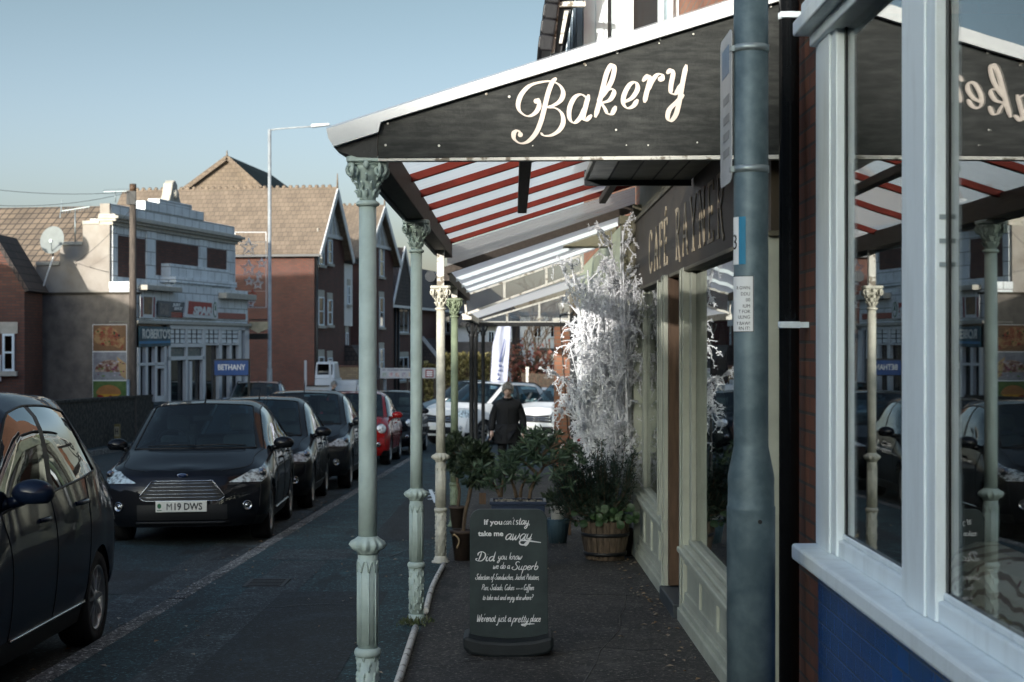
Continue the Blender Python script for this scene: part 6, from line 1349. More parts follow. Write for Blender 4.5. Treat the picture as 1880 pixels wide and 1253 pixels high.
def pic(pts, m, name, parent, d=-PJ - .04, th=.02):
    b = MB(); b.prism([S(x, y) for x, y in pts], 'y', d - th, d); return b.build(name, m, parent)
sp = pic([(337, 551), (395, 556), (395, 586), (334, 583)], M_whitetrim, 'store_sign', st, -PJ - .03, .06)
pic([(341, 553), (384, 557), (382, 580), (339, 577)], mat('store_red', (.36, .020, .016), .5), 'red_panel', sp, -PJ - .092, .004)
def ptext(txt, px, py, hpx, m, parent, d, shear=0, bold=.01, wpx=None, name='lettering'):
    x, z = S(px, py); h = abs(S(px, py - hpx)[1] - z); tm = textmesh(txt, h * 1.38, shear, bold, 1, .004); wd = max(v[0] for v in tm.v); k = (S(px + wpx, py)[0] - x) / wd if wpx else 1
    tm.v = [(v[0] * k + x, d - v[2], v[1] + z) for v in tm.v]; return tm.build(name, m, parent)
ptext('SPAR', 349, 577, 14, M_whitetrim, sp, -PJ - .10, .18, .02, 34)
b = MB(); x, z = S(389.5, 569); b.lathe([(.16, -.003), (.16, 0)], (x, -PJ - .096, z), 24, 'y'); dg_ = b; dg_.v = [(v[0], v[1], z + (v[2] - z) * 1.45) for v in b.v]; dg_.build('tree_emblem_field', mat('emblem_green', (.02, .13, .055), .5), sp)
b = MB(); b.lathe([(.128, -.003), (.128, 0)], (x, -PJ - .102, z), 24, 'y'); b.v = [(v[0], v[1], z + (v[2] - z) * 1.5) for v in b.v]; b.build('tree_emblem_ring', M_whitetrim, sp)
b = MB()
for k in range(3): zz = z - .10 + k * .075; w = .10 - .024 * k; b.prism([(x - w, zz), (x + w, zz), (x, zz + .14)], 'y', -PJ - .1045 - .001 * k, -PJ - .104)
b.box(x - .014, x + .014, -PJ - .1045, -PJ - .104, z - .15, z - .09); b.build('tree_emblem', mat('emblem_green'  , (.02, .13, .055), .5), sp)
je = pic([(287, 552), (336, 556), (333, 572), (311, 571), (311, 582), (287, 581)], mat('grey_blue_sign', (.10, .115, .13), .5), 'delivery_sign', st)
pic([(290, 556), (308, 558), (306, 579), (290, 578)], mat('grey_photo', (.22, .19, .17), .5, c2=(.07, .07, .08), scale=9), 'photo_panel', je, -PJ - .062, .003)
ptext('JUST', 314, 562, 5, M_paper, je, -PJ - .065, .1, .006, 14); ptext('EAT', 316, 569, 5, M_paper, je, -PJ - .065, .1, .006, 15)
fs = pic([(254, 541), (283, 543), (281, 585), (254, 584)], M_paper, 'food_sign', st); pic([(260, 545), (276, 546), (275, 578), (260, 577)], mat('dark_photo', (.05, .025, .018), .4, c2=(.20, .10, .03), scale=8), 'photo_panel', fs, -PJ - .062, .003); pic([(255, 546), (258, 546), (258, 582), (255, 582)], mat('menu_red', (.25, .03, .05), .5), 'red_strip', fs, -PJ - .062, .003); pic([(278, 546), (281, 546), (280, 583), (277, 583)], mat('menu_red', (.25, .03, .05), .5), 'red_strip', fs, -PJ - .062, .003)
rb = pic([(252, 599), (310, 601), (310, 635), (252, 638)], mat('teal_shop_sign', (.008, .04, .06), .5, c2=(.015, .10, .14), scale=3), 'restaurant_sign', st); ptext("ROBERTO'S", 257, 621, 17, mat('pale_sign_letter', (.78, .76, .68), .5), rb, -PJ - .065, 0, .012, 52)
pic([(252, 627), (309, 626), (309, 630), (252, 632)], mat('bright_blue', (.03, .20, .40), .5), 'blue_band', rb, -PJ - .062, .003)
# glazing of the two shop units
zb_ = gz - .3
b = MB(); b.box(0, LS - .25, -PJ + .10, -PJ + .11, gz, zfb + .1); b.build('shop_glass', M_shopglass, st)
b = MB(); b.box(0, LS - .25, .9, 1.0, gz - .3, zfb + .1); b.build('shop_interior', mat('shop_interior', (.12, .11, .10), .8, c2=(.30, .26, .22), scale=2.2), st)
b = MB()
for x0, x1, y0, y1 in ((252, 256, 638, 740), (266, 270, 638, 738), (283, 287, 636, 738), (300, 304, 636, 738), (252, 304, 667, 672), (287, 303, 672, 677), (287, 303, 728, 738), (310, 456, 597, 604), (310, 375, 631, 638), (308, 375, 655, 662), (308, 312, 604, 738), (340, 343, 604, 738), (347, 351, 664, 738), (371, 376, 604, 738), (401, 406, 600, 738), (420, 424, 630, 738), (437, 442, 600, 738), (376, 442, 631, 634), (449, 456, 600, 740)):
    a, zt = S(x0, y0); c, _ = S(x1, y0); b.box(a, c, -PJ - .03, -PJ + .08, S(x0, y1)[1], zt)
fr_ = b.build('shopfront_frame', M_whitetrim, st)
b = MB(); 
for x0, x1 in ((312, 340), (343, 371), (376, 401), (406, 437)):
    a, zt = S(x0, 605); c, _ = S(x1, 605); zl = S(x0, 630)[1]; b.box(a, c, -PJ + .02, -PJ + .03, zl, zt)
b.build('obscured_light', M_peel if False else mat('obscured_white_light', (.80, .84, .85), .3, var=.12), fr_)
b = MB()
for x0, x1 in ((312, 340), (343, 371), (376, 401), (406, 437)):
    a, zt = S(x0, 605); c, _ = S(x1, 605); zl = S(x0, 630)[1]
    for k in (1, 2): xx = a + (c - a) * k / 3; b.box(xx - .012, xx + .012, -PJ, -PJ + .02, zl, zt); zz = zl + (zt - zl) * k / 3; b.box(a, c, -PJ - .001, -PJ + .019, zz - .012, zz + .012)
b.build('lead_bar', M_gutter, fr_)
b = MB(); a, zt = S(312, 640); b.box(a, S(340, 640)[0], -PJ + .03, -PJ + .035, S(312, 655)[1], zt); b.box(S(343, 640)[0], S(371, 640)[0], -PJ + .03, -PJ + .035, S(343, 655)[1], zt); b.build('poster_strip', mat('leafy_poster', (.03, .10, .09), .5, c2=(.25, .20, .18), scale=14), fr_)
b = MB(); b.box(S(352, 0)[0], S(371, 0)[0], .5, .55, gz, 1.0); b.build('dark_doorway_panel', M_darkroom, st)  # flat dark panel standing in for the shade inside the doorway
hs = thing('hanging_sign', 'small cream shield shaped hanging sign at the far end of the store front', 'sign', st.matrix_basis @ Vector((LS + .1, -PJ - .3, 0)), st.rotation_euler.z)
b = MB(); zt = S(456, 591)[1]; b.prism([(-.32, zt), (.30, zt), (.30, zt - .22), (0, zt - .36), (-.32, zt - .22)], 'x', -.03, .03); b.build('board', mat('cream_sign', (.50, .44, .30), .5), hs); b = MB(); b.box(-.035, .035, -.32, .32, zt - .56, zt - .38); b.build('lower_board', M_black, hs); b = MB(); b.tube([(0, -.3, zt + .06), (0, .3, zt + .06)], .02, 6); b.build('bracket', M_black, hs)
# food photographs on the side wall: three flat printed pictures
def swall(px, py):   # a point on the side wall plane (local x = -.10) -> (local y, z)
    k = (px - CX) / FPX; n = math.sqrt(1 + .208 ** 2); d = Vector((-1 / n, .208 / n)); o = Vector((st.location.x, 44)) + Vector((.208 / n, 1 / n)) * -.10; t = (k * o.y - o.x) / (d.x - k * d.y); return t, EYE - (py - CY) * (o.y + d.y * t) / FPX
po = thing('food_poster', 'tall poster of pizza, kebab and burger photographs on the rendered side wall', 'poster', (st.location.x, st.location.y, 0), st.rotation_euler.z)
def flat(name, pts, m, d, parent=po): b = MB(); b.prism([swall(x, y) for x, y in pts], 'x', -.10 - d - .004, -.10 - d); return b.build(name, m, parent)
def oval(cx, cy, rx, ry, n=20, a0=0, a1=360): return [(cx + rx * math.cos(R(a0 + (a1 - a0) * k / n)), cy - ry * math.sin(R(a0 + (a1 - a0) * k / n))) for k in range(n + (a1 - a0 < 360))]
flat('sheet', [(170, 596), (233, 596), (233, 747), (170, 747)], M_paper, .0)
pz_ = flat('pizza_picture', [(171, 597), (232, 597), (232, 645), (171, 645)], mat('board_tan', (.20, .11, .055), .5), .005)
flat('pizza', oval(195, 618, 24, 18), mat('pizza_top', (.22, .06, .03), .5, c2=(.32, .20, .09), scale=7, lo=.42, hi=.58), .010, pz_); flat('pizza_slice', [(200, 632), (230, 618), (226, 643)], mat('pizza_top', (.3, .1, .05)), .015, pz_)
for k in range(26):
    a, q = rnd.uniform(0, 6.28), rnd.uniform(.2, .95) ** .5; flat('topping', oval(196 + 24 * q * math.cos(a), 618 + 17 * q * math.sin(a), rnd.uniform(1, 2.6), rnd.uniform(.8, 1.8), 6), (mat('olive_topping', (.02, .02, .02)), mat('herb_topping', (.04, .11, .02)), mat('tomato_topping', (.30, .02, .015)))[k % 3], .0152 + k * .0003, pz_)
kb = flat('kebab_picture', [(171, 647), (232, 647), (232, 698), (171, 698)], mat('plate_white', (.30, .31, .32), .5, c2=(.18, .18, .2), scale=4), .005)
flat('kebab', oval(203, 680, 28, 19, 20, -10, 190), mat('kebab_meat', (.14, .05, .03), .6, c2=(.38, .30, .24), scale=10, lo=.4, hi=.6), .010, kb); flat('bread', [(215, 655), (232, 668), (232, 697), (222, 690)], mat('bread', (.50, .34, .17), .6), .0145, kb)
for k in range(24): flat('salad', oval(rnd.uniform(178, 228), rnd.uniform(664, 692), rnd.uniform(1, 4), rnd.uniform(.8, 2), 6), (mat('cabbage', (.20, .03, .10)), mat('onion', (.5, .45, .5)), mat('lettuce', (.14, .26, .04)))[k % 3], .015 + k * .0003, kb)
bg_ = flat('burger_picture', [(171, 700), (232, 700), (232, 746), (171, 746)], mat('burger_green', (.05, .11, .03), .5, c2=(.10, .16, .05), scale=4), .005)
flat('lettuce', oval(202, 734, 27, 7), mat('lettuce', (.14, .26, .04)), .010, bg_); flat('bottom_bun', oval(200, 741, 22, 4.5), mat('bun', (.36, .17, .06), .5), .0145, bg_); flat('patty', oval(201, 731, 24, 4.5), mat('patty', (.07, .03, .018), .6), .0155, bg_); flat('tomato', oval(196, 727, 18, 2.6), mat('tomato_topping', (.30, .02, .015)), .0165, bg_); flat('cheese', [(180, 724), (222, 724), (212, 731), (204, 726), (194, 731), (188, 726)], mat('cheese', (.55, .30, .03), .5), .0175, bg_)
flat('top_bun', oval(200, 724, 23, 17, 18, 0, 180), mat('bun', (.36, .17, .06), .5), .0185, bg_); flat('tomato_side', oval(226, 739, 6, 6), mat('tomato_topping', (.30, .02, .015)), .0195, bg_)
# dish and aerials
di = thing('satellite_dish', 'large grey satellite dish on the stepped side wall', 'satellite dish', P(97, 470, 43.6))
b = MB(); cD = P(96, 441, 43.4) - P(97, 470, 43.6); rD = 25 * 43.4 / FPX; M = Matrix.Translation(cD) @ Matrix.Rotation(R(-20), 4, 'Z') @ Matrix.Rotation(R(80), 4, 'X')
b.lathe([(.001, -.10)] + [(rD * k / 8, -.10 + .10 * (k / 8) ** 2) for k in range(1, 9)] + [(rD * 1.02, .01)], n=36); b.v = [tuple(M @ Vector(v)) for v in b.v]; b.build('reflector', mat('dish_grey', (.20, .22, .21), .5, var=.15), di, solid=.01)
b = MB(); b.tube([cD, cD + Vector((0, .15, -.1)), (0, 0, 0)], .025, 8); b.build('mast', M_galv2, di); b = MB(); b.tube([cD + Vector((0, 0, -rD)), cD + Vector((.08, -.42, -.05))], .012, 6); b.box(cD.x + .05, cD.x + .12, cD.y - .47, cD.y - .38, cD.z - .09, cD.z - .01); b.build('feed_arm', M_galv2, di)
b = MB(); b.tube([P(98, 472, 43.4), P(88, 500, 43.5), P(80, 525, 43.5), P(70, 528, 43.5), P(40, 522, 43.6)], .022, 6); b.v = [tuple(Vector(v) - di.location) for v in b.v]; b.build('cable', M_paper, di)
def aerial(px, py0, py1, Y, label, wpx, ns, tilt):
    o = P(px, py1, Y); t = thing('tv_aerial', label, 'aerial', o); h = (py1 - py0) * Y / FPX; b = MB(); b.tube([(0, 0, 0), (0, 0, h)], .018, 6); b.build('mast', M_galv2, t); b = MB(); w = wpx * Y / FPX
    b.beam((-w / 2, 0, h - tilt / 2), (w / 2, 0, h + tilt / 2), .02, .02)
    for k in range(ns): x = -w / 2 + w * k / (ns - 1); zz = h + tilt * (k / (ns - 1) - .5); b.beam((x, -.12, zz - .09), (x, .12, zz + .09), .010, .010)
    if tilt > .1: b.beam((-w / 2, -.1, h - .25), (-w / 2, .1, h + .25), .02, .02)
    b.build('antenna', M_galv2, t)
aerial(138, 384, 445, 44.0, 'television aerial on a mast above the stepped wall, next to the dish', 52, 12, .12); aerial(212, 352, 372, 44.4, 'small television aerial beside the telegraph pole on the store parapet', 44, 11, .02)
# telegraph pole and wires
tp = thing('telegraph_pole', 'weathered wooden telegraph pole in front of the store side wall', 'telegraph pole', P(244, 805, 43.0)); o = tp.location
b = MB(); top = EYE - (338 - CY) * 43 / FPX - o.z; b.lathe([(.105, -.3), (.105, 0), (.10, top * .5), (.085, top)], n=16); b.build('shaft', mat('weathered_pole', (.13, .105, .085), .85, c2=(.05, .042, .035), scale=8, stretch=(8, 8, .5), bmp=.5), tp)
b = MB(); b.box(-.14, .10, -.14, -.08, top - .55, top - .20); b.build('junction_box', M_black, tp); b = MB(); b.tube([(-.10, -.10, -.2), (-.10, -.10, 1.55)], .05, 8); b.build('cable_guard', M_galv2, tp)
b = MB(); b.lathe([(.09, top - .19), (.09, top - .02)], n=14); b.build('cap_band', M_wood, tp)
def wire(a, c, sag, label, r=.006):
    t = MB(); a = Vector(a); c = Vector(c); t.tube([a + (c - a) * k / 14 - Vector((0, 0, sag * 4 * (k / 14) * (1 - k / 14))) for k in range(15)], r, 5); tag(t.build('overhead_wire', M_black), label, 'wire', 'telephone wires from the telegraph pole')
pt = P(243, 352, 43); wire(pt, P(-60, 342, 38), .12, 'upper telephone wire running left from the telegraph pole'); wire(pt, P(-60, 374, 36), .18, 'lower telephone wire running left from the telegraph pole'); wire(P(240, 385, 43), P(138, 482, 43.6), .12, 'telephone wire dropping from the pole to the stepped side wall'); wire(P(138, 482, 43.6), P(200, 500, 43.8), .02, 'thin cable along the upper stepped side wall')
# low wall along the far pavement
lw = thing('low_wall', 'low dark pebbledashed wall along the far pavement', 'wall', (-9.95, 36, g(36)))
b = MB(); b.hexa([(0, -.6, -.1), (-.22, -.6, -.1), (-.22, 14.5, g(14.5) - .1), (0, 14.5, g(14.5) - .1)], [(0, -.6, 1.13), (-.22, -.6, 1.13), (-.22, 14.5, .86), (0, 14.5, .86)]); b.build('wall', M_wall, lw)
b = MB(); b.hexa([(.03, -.62, 1.131), (-.25, -.62, 1.131), (-.25, 14.5, .861), (.03, 14.5, .861)], [(.03, -.62, 1.19), (-.25, -.62, 1.19), (-.25, 14.5, .92), (.03, 14.5, .92)]); b.build('coping', M_wall, lw)
hy = thing('hydrant_marker', 'short yellow hydrant marker post in front of the low wall', 'marker post', (-9.75, 40.2, g(40.2) + .02)); b = MB(); b.box(-.07, .07, -.05, .05, 0, .52); b.build('post', mat('yellow_concrete', (.22, .17, .06), .8, var=.3), hy, bevel=.01); b = MB(); b.box(-.06, .06, -.056, -.051, .22, .46); hp = b.build('plate', mat('pale_yellow', (.36, .33, .22), .5), hy); b = MB(); b.box(-.035, -.02, -.060, -.057, .26, .42); b.box(.02, .035, -.060, -.057, .26, .42); b.box(-.02, .02, -.060, -.057, .33, .35); b.build('lettering', M_ink, hp)
# blue name board on posts
bt = thing('name_board_sign', 'blue board with white capitals on thin dark posts before the white store', 'sign', ((425 - CX) / 65, 46.15, 0)); k = 46.15 / FPX
b = MB(); b.box(-33 * k, 33 * k, -.03, .03, EYE - 61 * k, EYE - 29 * k); fb = b.build('frame', M_black, bt, bevel=.01); b = MB(); b.box(-31 * k, 31 * k, -.036, -.031, EYE - 59 * k, EYE - 32.5 * k); pb = b.build('panel', mat('sign_blue', (.012, .065, .23), .4), bt)
tm = textmesh('BETHANY', .225, 0, .004, 1, .002); wd = max(v[0] for v in tm.v); sc_ = 51 * k / wd
b = MB(); b.v = [(v[0] * sc_ - 25 * k, -.038 - v[2], v[1] + EYE - 49.5 * k) for v in tm.v]; b.f = tm.f; b.sm = tm.sm
b.build('lettering', M_whitetrim, pb); b = MB(); 
for s_ in (-1, 1): b.box(s_ * 31.5 * k - .03, s_ * 31.5 * k + .03, .031, .08, g(46.15), EYE - 29 * k)
b.build('post', M_black, bt)
# street lamp with star decoration
sl = thing('street_lamp', 'tall slim grey street lamp with a curved arm over the road', 'street lamp', ((495 - CX) / 56, FPX / 56, g(54))); hS = EYE + (630 - 238) / 56 - g(54)
b = MB(); b.lathe([(.085, -.2), (.085, 2.0), (.062, 2.05), (.055, hS)], n=16); b.build('shaft', mat('lamp_grey', (.40, .43, .44), .45, metal=.2), sl); b = MB(); b.tube(smooth_path([(0, 0, hS - .03), (.3, 0, hS + .02), (1.4, 0, hS + .10)], 6), .025, 8); b.build('arm', mat('lamp_grey', (.4, .4, .4)), sl); b = MB(); b.hexa([(1.36, -.12, hS + .06), (1.98, -.10, hS + .13), (1.98, .10, hS + .13), (1.36, .12, hS + .06)], [(1.38, -.10, hS + .17), (1.96, -.07, hS + .20), (1.96, .07, hS + .20), (1.38, .10, hS + .17)]); b.build('lamp_head', M_whitetrim, sl, bevel=.02)
de = thing('star_decoration', 'white wire frame with outlined stars fixed to the tall street lamp', 'decoration', ((461 - CX) / 56, FPX / 56 - .05, EYE)); k = 1 / 56
b = MB(); q = [(-29, 203), (28, 203), (28, 65), (-29, 65)]
for i in range(4): b.beam((q[i][0] * k, 0, q[i][1] * k), (q[(i + 1) % 4][0] * k, 0, q[(i + 1) % 4][1] * k), .022, .022)
for yy in (185, 160, 125, 95): b.beam((-29 * k, 0, yy * k), (28 * k, 0, yy * k), .010, .010)
fd = b.build('frame', M_whitetrim, de)
def star(cx, cy, r, m, name='star'):
    b = MB(); pts = [Vector(((cx - 461 + (r if i % 2 == 0 else r * .42) * math.sin(i * PI / 5)) * k, -.01, (630 - cy + (r if i % 2 == 0 else r * .42) * math.cos(i * PI / 5)) * k)) for i in range(10)]; b.tube(pts + [pts[0], pts[1]], .020, 5); b.tube([p * .0 + Vector(((cx - 461) * k, -.01, (630 - cy) * k)) + (p - Vector(((cx - 461) * k, -.01, (630 - cy) * k))) * .7 for p in pts + [pts[0], pts[1]]], .012, 5); b.build(name, m, de)
for a in ((457, 455, 17), (457, 493, 16), (458, 517, 9), (474, 522, 11), (476, 505, 8), (481, 484, 10), (461, 557, 9)): star(*a, M_whitetrim)
star(464, 541, 9, mat('red_star', (.45, .10, .06), .5))
# --- brick house at the far left
bh = thing('brick_house', 'dark brick house with steep gable and white window at the far left edge', 'house', P(45, 745, 42)); o = bh.location
e = EYE - (530 - CY) * 42 / FPX - o.z; b = MB(); q = [(0, -.6), (0, e), (-.75, e + 1.25), (-4.6, e + 1.25), (-4.6, -.6)]; b.prism(q, 'y', 0, 1.6); b.build('wall', M_brickD, bh)
b = MB(); b.hexa([(.06, -.15, e - .1), (.06, 1.7, e - .1), (.16, 1.7, e - .06), (.16, -.15, e - .06)], [(-.78, -.15, e + 1.30), (-.78, 1.7, e + 1.30), (-.72, 1.7, e + 1.40), (-.72, -.15, e + 1.40)]); b.box(-4.8, -.79, -.15, 1.7, e + 1.26, e + 1.40); b.build('roof', M_tilesD, bh)
kx = 42 / FPX; window(bh, -40 * kx, -18 * kx, EYE - (682 - CY) * kx - o.z, EYE - (613 - CY) * kx - o.z, True)
b = MB(); b.box(-60 * kx, -42 * kx, -.10, -.02, EYE - 70 * kx - o.z, EYE - 22 * kx - o.z); b.build('notice_board', M_paper, bh)
# --- three storey gabled houses
def gabled(label, px0, Y0, tan, Lpx, eave_py, peak_py, depth, wins, roofm, side=None, ov=.35):
    t, f = house_root('gabled_house', label, px0, Y0, tan, 'house'); t['group'] = 'gabled brick houses across the street'
    L = f(Lpx); ze = f(px0, eave_py)[1]; zp = f((px0 + Lpx) / 2, peak_py)[1]
    b = MB(); q = [(0, -3), (L, -3), (L, ze), (L / 2, zp), (0, ze)]; b.prism(q, 'y', 0, depth); b.build('wall', M_brickH, t)
    sl_ = (zp - ze) / (L / 2); b = MB(); x_ = -.3; zz = ze - .3 * sl_
    b.hexa([(x_, -ov, zz), (x_, depth + .2, zz), (x_ - .05, depth + .2, zz + .14), (x_ - .05, -ov, zz + .14)], [(L / 2, -ov, zp), (L / 2, depth + .2, zp), (L / 2, depth + .2, zp + .16), (L / 2, -ov, zp + .16)])
    b.hexa([(L - x_, -ov, zz), (L - x_, depth + .2, zz), (L - x_ + .05, depth + .2, zz + .14), (L - x_ + .05, -ov, zz + .14)], [(L / 2, -ov, zp), (L / 2, depth + .2, zp), (L / 2, depth + .2, zp + .16), (L / 2, -ov, zp + .16)])
    rf = t; ro = b.build('roof', roofm, t); b = MB()
    for i in range(int(depth / .3)): b.sphere((L / 2, i * .3, zp + .19), (.05, .10, .09), 8, 5)
    b.tube([(L / 2, -ov, zp + .1), (L / 2, -ov, zp + .75)], [.05, .02], 6); b.build('ridge_crest', M_tilesO, ro)
    b = MB()
    for sgn in (0, 1):
        a = (L - x_ if sgn else x_, zz); b.beam((a[0], -ov - .03, a[1] - .02), (L / 2, -ov - .03, zp - .02), .05, .28, (0, 0, 1))
    b.build('bargeboard', M_whitetrim, t)
    b = MB(); hx = .38 * (zp - ze) / sl_; zc = zp - .75 * (zp - ze); wc = .75 * L / 2
    b.beam((L / 2 - wc, -.06, zc), (L / 2 + wc, -.06, zc), .08, .16); b.beam((L / 2, -.06, zc), (L / 2, -.06, zp), .08, .12); b.beam((L / 2 - wc * .5, -.06, zc), (L / 2, -.06, zp - .3), .06, .12); b.beam((L / 2 + wc * .5, -.06, zc), (L / 2, -.06, zp - .3), .06, .12); b.build('gable_timber', M_whitetrim, t)
    b = MB(); b.prism([(L / 2 - wc, zc + .05), (L / 2 + wc, zc + .05), (L / 2, zp - .1)], 'y', -.02, .0); b.build('gable_panel', M_peel, t)
    for (x0, x1, y0, y1) in wins: window(t, f(x0), f(x1), f(x0, y1)[1], f(x0, y0)[1])
    b = MB(); b.beam((-.32, -ov, zz + .02), (-.32, depth, zz + .02), .12, .10); b.beam((L + .32, -ov, zz + .02), (L + .32, depth, zz + .02), .12, .10); b.tube([(.06, -.10, zz), (.06, -.10, -3)], .05, 6); b.build('gutter', M_black, t)
    return t, f, L, ze, zp
h1, f1, L1, ze1, zp1 = gabled('three storey brick house nearest the store, tall white windows under a timbered gable', 577, 70, .169, 632, 456, 350, 9.5, [(584, 594, 432, 486), (601, 609, 440, 484), (584, 594, 545, 598), (601, 609, 550, 597), (584, 594, 655, 690), (601, 609, 657, 690)], M_tilesO)
b = MB(); b.box(L1 + .35, L1 + 2.9, .5, 8, -3, ze1 - .3); b.build('link_wall', M_brickH, h1); b = MB(); b.box(L1 + .35, L1 + 2.9, .40, .49, 2.4, ze1 - .35); b.build('white_panel', M_whitetrim, h1)
b = MB(); b.hexa([(L1 + .33, .1, ze1 - .3), (L1 + 2.92, .1, ze1 - .3), (L1 + 2.92, 7, ze1 - .3), (L1 + .33, 7, ze1 - .3)], [(L1 + .33, 3.4, ze1 + 2.1), (L1 + 2.92, 3.4, ze1 + 2.1), (L1 + 2.92, 3.6, ze1 + 2.1), (L1 + .33, 3.6, ze1 + 2.1)]); lr = b.build('link_roof', M_tilesD, h1)
for (x0, x1, y0, y1) in ((L1 + .7, L1 + 1.1, -.0, 0), (L1 + 2.0, L1 + 2.4, 0, 0)): window(h1, x0, x1, .35, 1.9 + .2, True, .5)
window(h1, L1 + 2.0, L1 + 2.4, 3.4, 4.3, True, .40)
b = MB(); b.hexa([(L1 + .3, -1.3, -.1), (L1 + 2.9, -1.3, -.1), (L1 + 2.9, .5, -.1), (L1 + .3, .5, -.1)], [(L1 + .5, -.2, 1.5), (L1 + 2.7, -.2, 1.5), (L1 + 2.7, .5, 1.5), (L1 + .5, .5, 1.5)]); pr = b.build('porch_roof', M_tilesD, h1)
b = MB()
for x in (L1 + .35, L1 + 2.85): b.box(x - .06, x + .06, -1.25, -1.13, -3, -.12); b.beam((x, -1.2, -1.0), (x, -.2, -.15), .08, .08)
b.build('porch_post', M_whitetrim, pr)
h2, f2_, L2, ze2, zp2 = gabled('three storey brick house behind the nearest column, second gable along the street', 664, 81, .169, 722, 470, 382, 9, [(696, 704, 452, 508), (696, 704, 546, 601), (696, 704, 640, 690), (678, 684, 452, 508), (678, 684, 546, 601)], M_tilesO)
co, f3 = house_root('brick_cottage', 'lower two storey brick house with dark tiled roofs between the first two columns', 706, 92, .169, 'house')
L3 = f3(960); ze3 = f3(720, 562)[1]
b = MB(); b.box(0, L3, 0, 8, -4, ze3); b.build('wall', M_brickD, co)
b = MB(); b.hexa([(-.3, -.4, ze3), (L3, -.4, ze3), (L3, 8, ze3), (-.3, 8, ze3)], [(1, 3.6, ze3 + 3.2), (L3, 3.6, ze3 + 3.2), (L3, 3.8, ze3 + 3.2), (1, 3.8, ze3 + 3.2)]); b.build('roof', M_tilesD, co)
gx0, gx1 = f3(704), f3(748); b = MB(); b.prism([(gx0, ze3), (gx1, ze3), ((gx0 + gx1) / 2, ze3 + 3.4)], 'y', -.5, 4); b.build('gable', M_tilesD, co); b = MB(); b.beam((gx0 - .1, -.56, ze3 - .1), ((gx0 + gx1) / 2, -.56, ze3 + 3.4), .06, .22); b.beam((gx1 + .1, -.56, ze3 - .1), ((gx0 + gx1) / 2, -.56, ze3 + 3.4), .06, .22); b.beam((-.3, -.5, ze3 - .05), (L3, -.5, ze3 - .05), .10, .14); b.build('bargeboard', M_whitetrim, co)
for (x0, x1, y0, y1) in ((732, 749, 566, 611), (731, 749, 656, 700), (810, 826, 572, 612), (858, 874, 576, 612)): window(co, f3(x0), f3(x1), f3(x0, y1)[1], f3(x0, y0)[1], False, bars=2)
b = MB()
for px in (722, 728, 800): b.tube([(f3(px), -.12, ze3), (f3(px), -.12, -4)], .07, 6)
b.build('downpipe', M_black, co); b = MB(); b.hexa([(f3(770), -1.6, .2), (f3(800), -1.6, .2), (f3(800), 0, .2), (f3(770), 0, .2)], [(f3(772), -.1, 1.9), (f3(798), -.1, 1.9), (f3(798), 0, 1.9), (f3(772), 0, 1.9)]); b.build('porch_roof', M_tilesD, co); b = MB(); b.beam((f3(770), -1.65, .15), (f3(772), -.1, 1.95), .08, .2); b.build('porch_bargeboard', M_whitetrim, co)
# big roof behind
br = thing('large_tiled_house', 'large house behind the store with pale tiled gable and dark mossy roof', 'house', P(418, 560, 84)); o = br.location; k = 84 / FPX
pk = (560 - 292) * k; b = MB(); b.prism([(-135 * k, -3), (110 * k, -3), (110 * k, pk - 98 * k), (0, pk), (-135 * k, pk - 100 * k)], 'y', 0, 9); b.build('wall', M_tilesO, br)
b = MB(); b.hexa([(-140 * k, -.2, pk - 104 * k), (-140 * k, 9, pk - 104 * k), (-140 * k, 9, pk - 99 * k), (-140 * k, -.2, pk - 99 * k)], [(0, -.2, pk), (0, 9, pk), (0, 9, pk + .16), (0, -.2, pk + .16)]); b.hexa([(62 * k, -.2, pk - 56 * k), (115 * k, 9, pk - 60 * k), (115 * k, 9, pk - 56 * k), (62 * k, -.2, pk - 52 * k)], [(0, -.2, pk), (30 * k, 9, pk), (30 * k, 9, pk + .16), (0, -.2, pk + .16)]); b.build('roof', mat('mossy_tiles', (.055, .065, .045), .85, c2=(.03, .035, .03), scale=6), br); b = MB(); b.beam((-140 * k, -.25, pk - 102 * k), (0, -.25, pk + .05), .06, .22); b.beam((62 * k, -.25, pk - 54 * k), (0, -.25, pk + .05), .06, .22); b.tube([(0, -.2, pk), (0, -.2, pk + .4)], [.07, .03], 6); b.build('verge', M_tilesO, br)
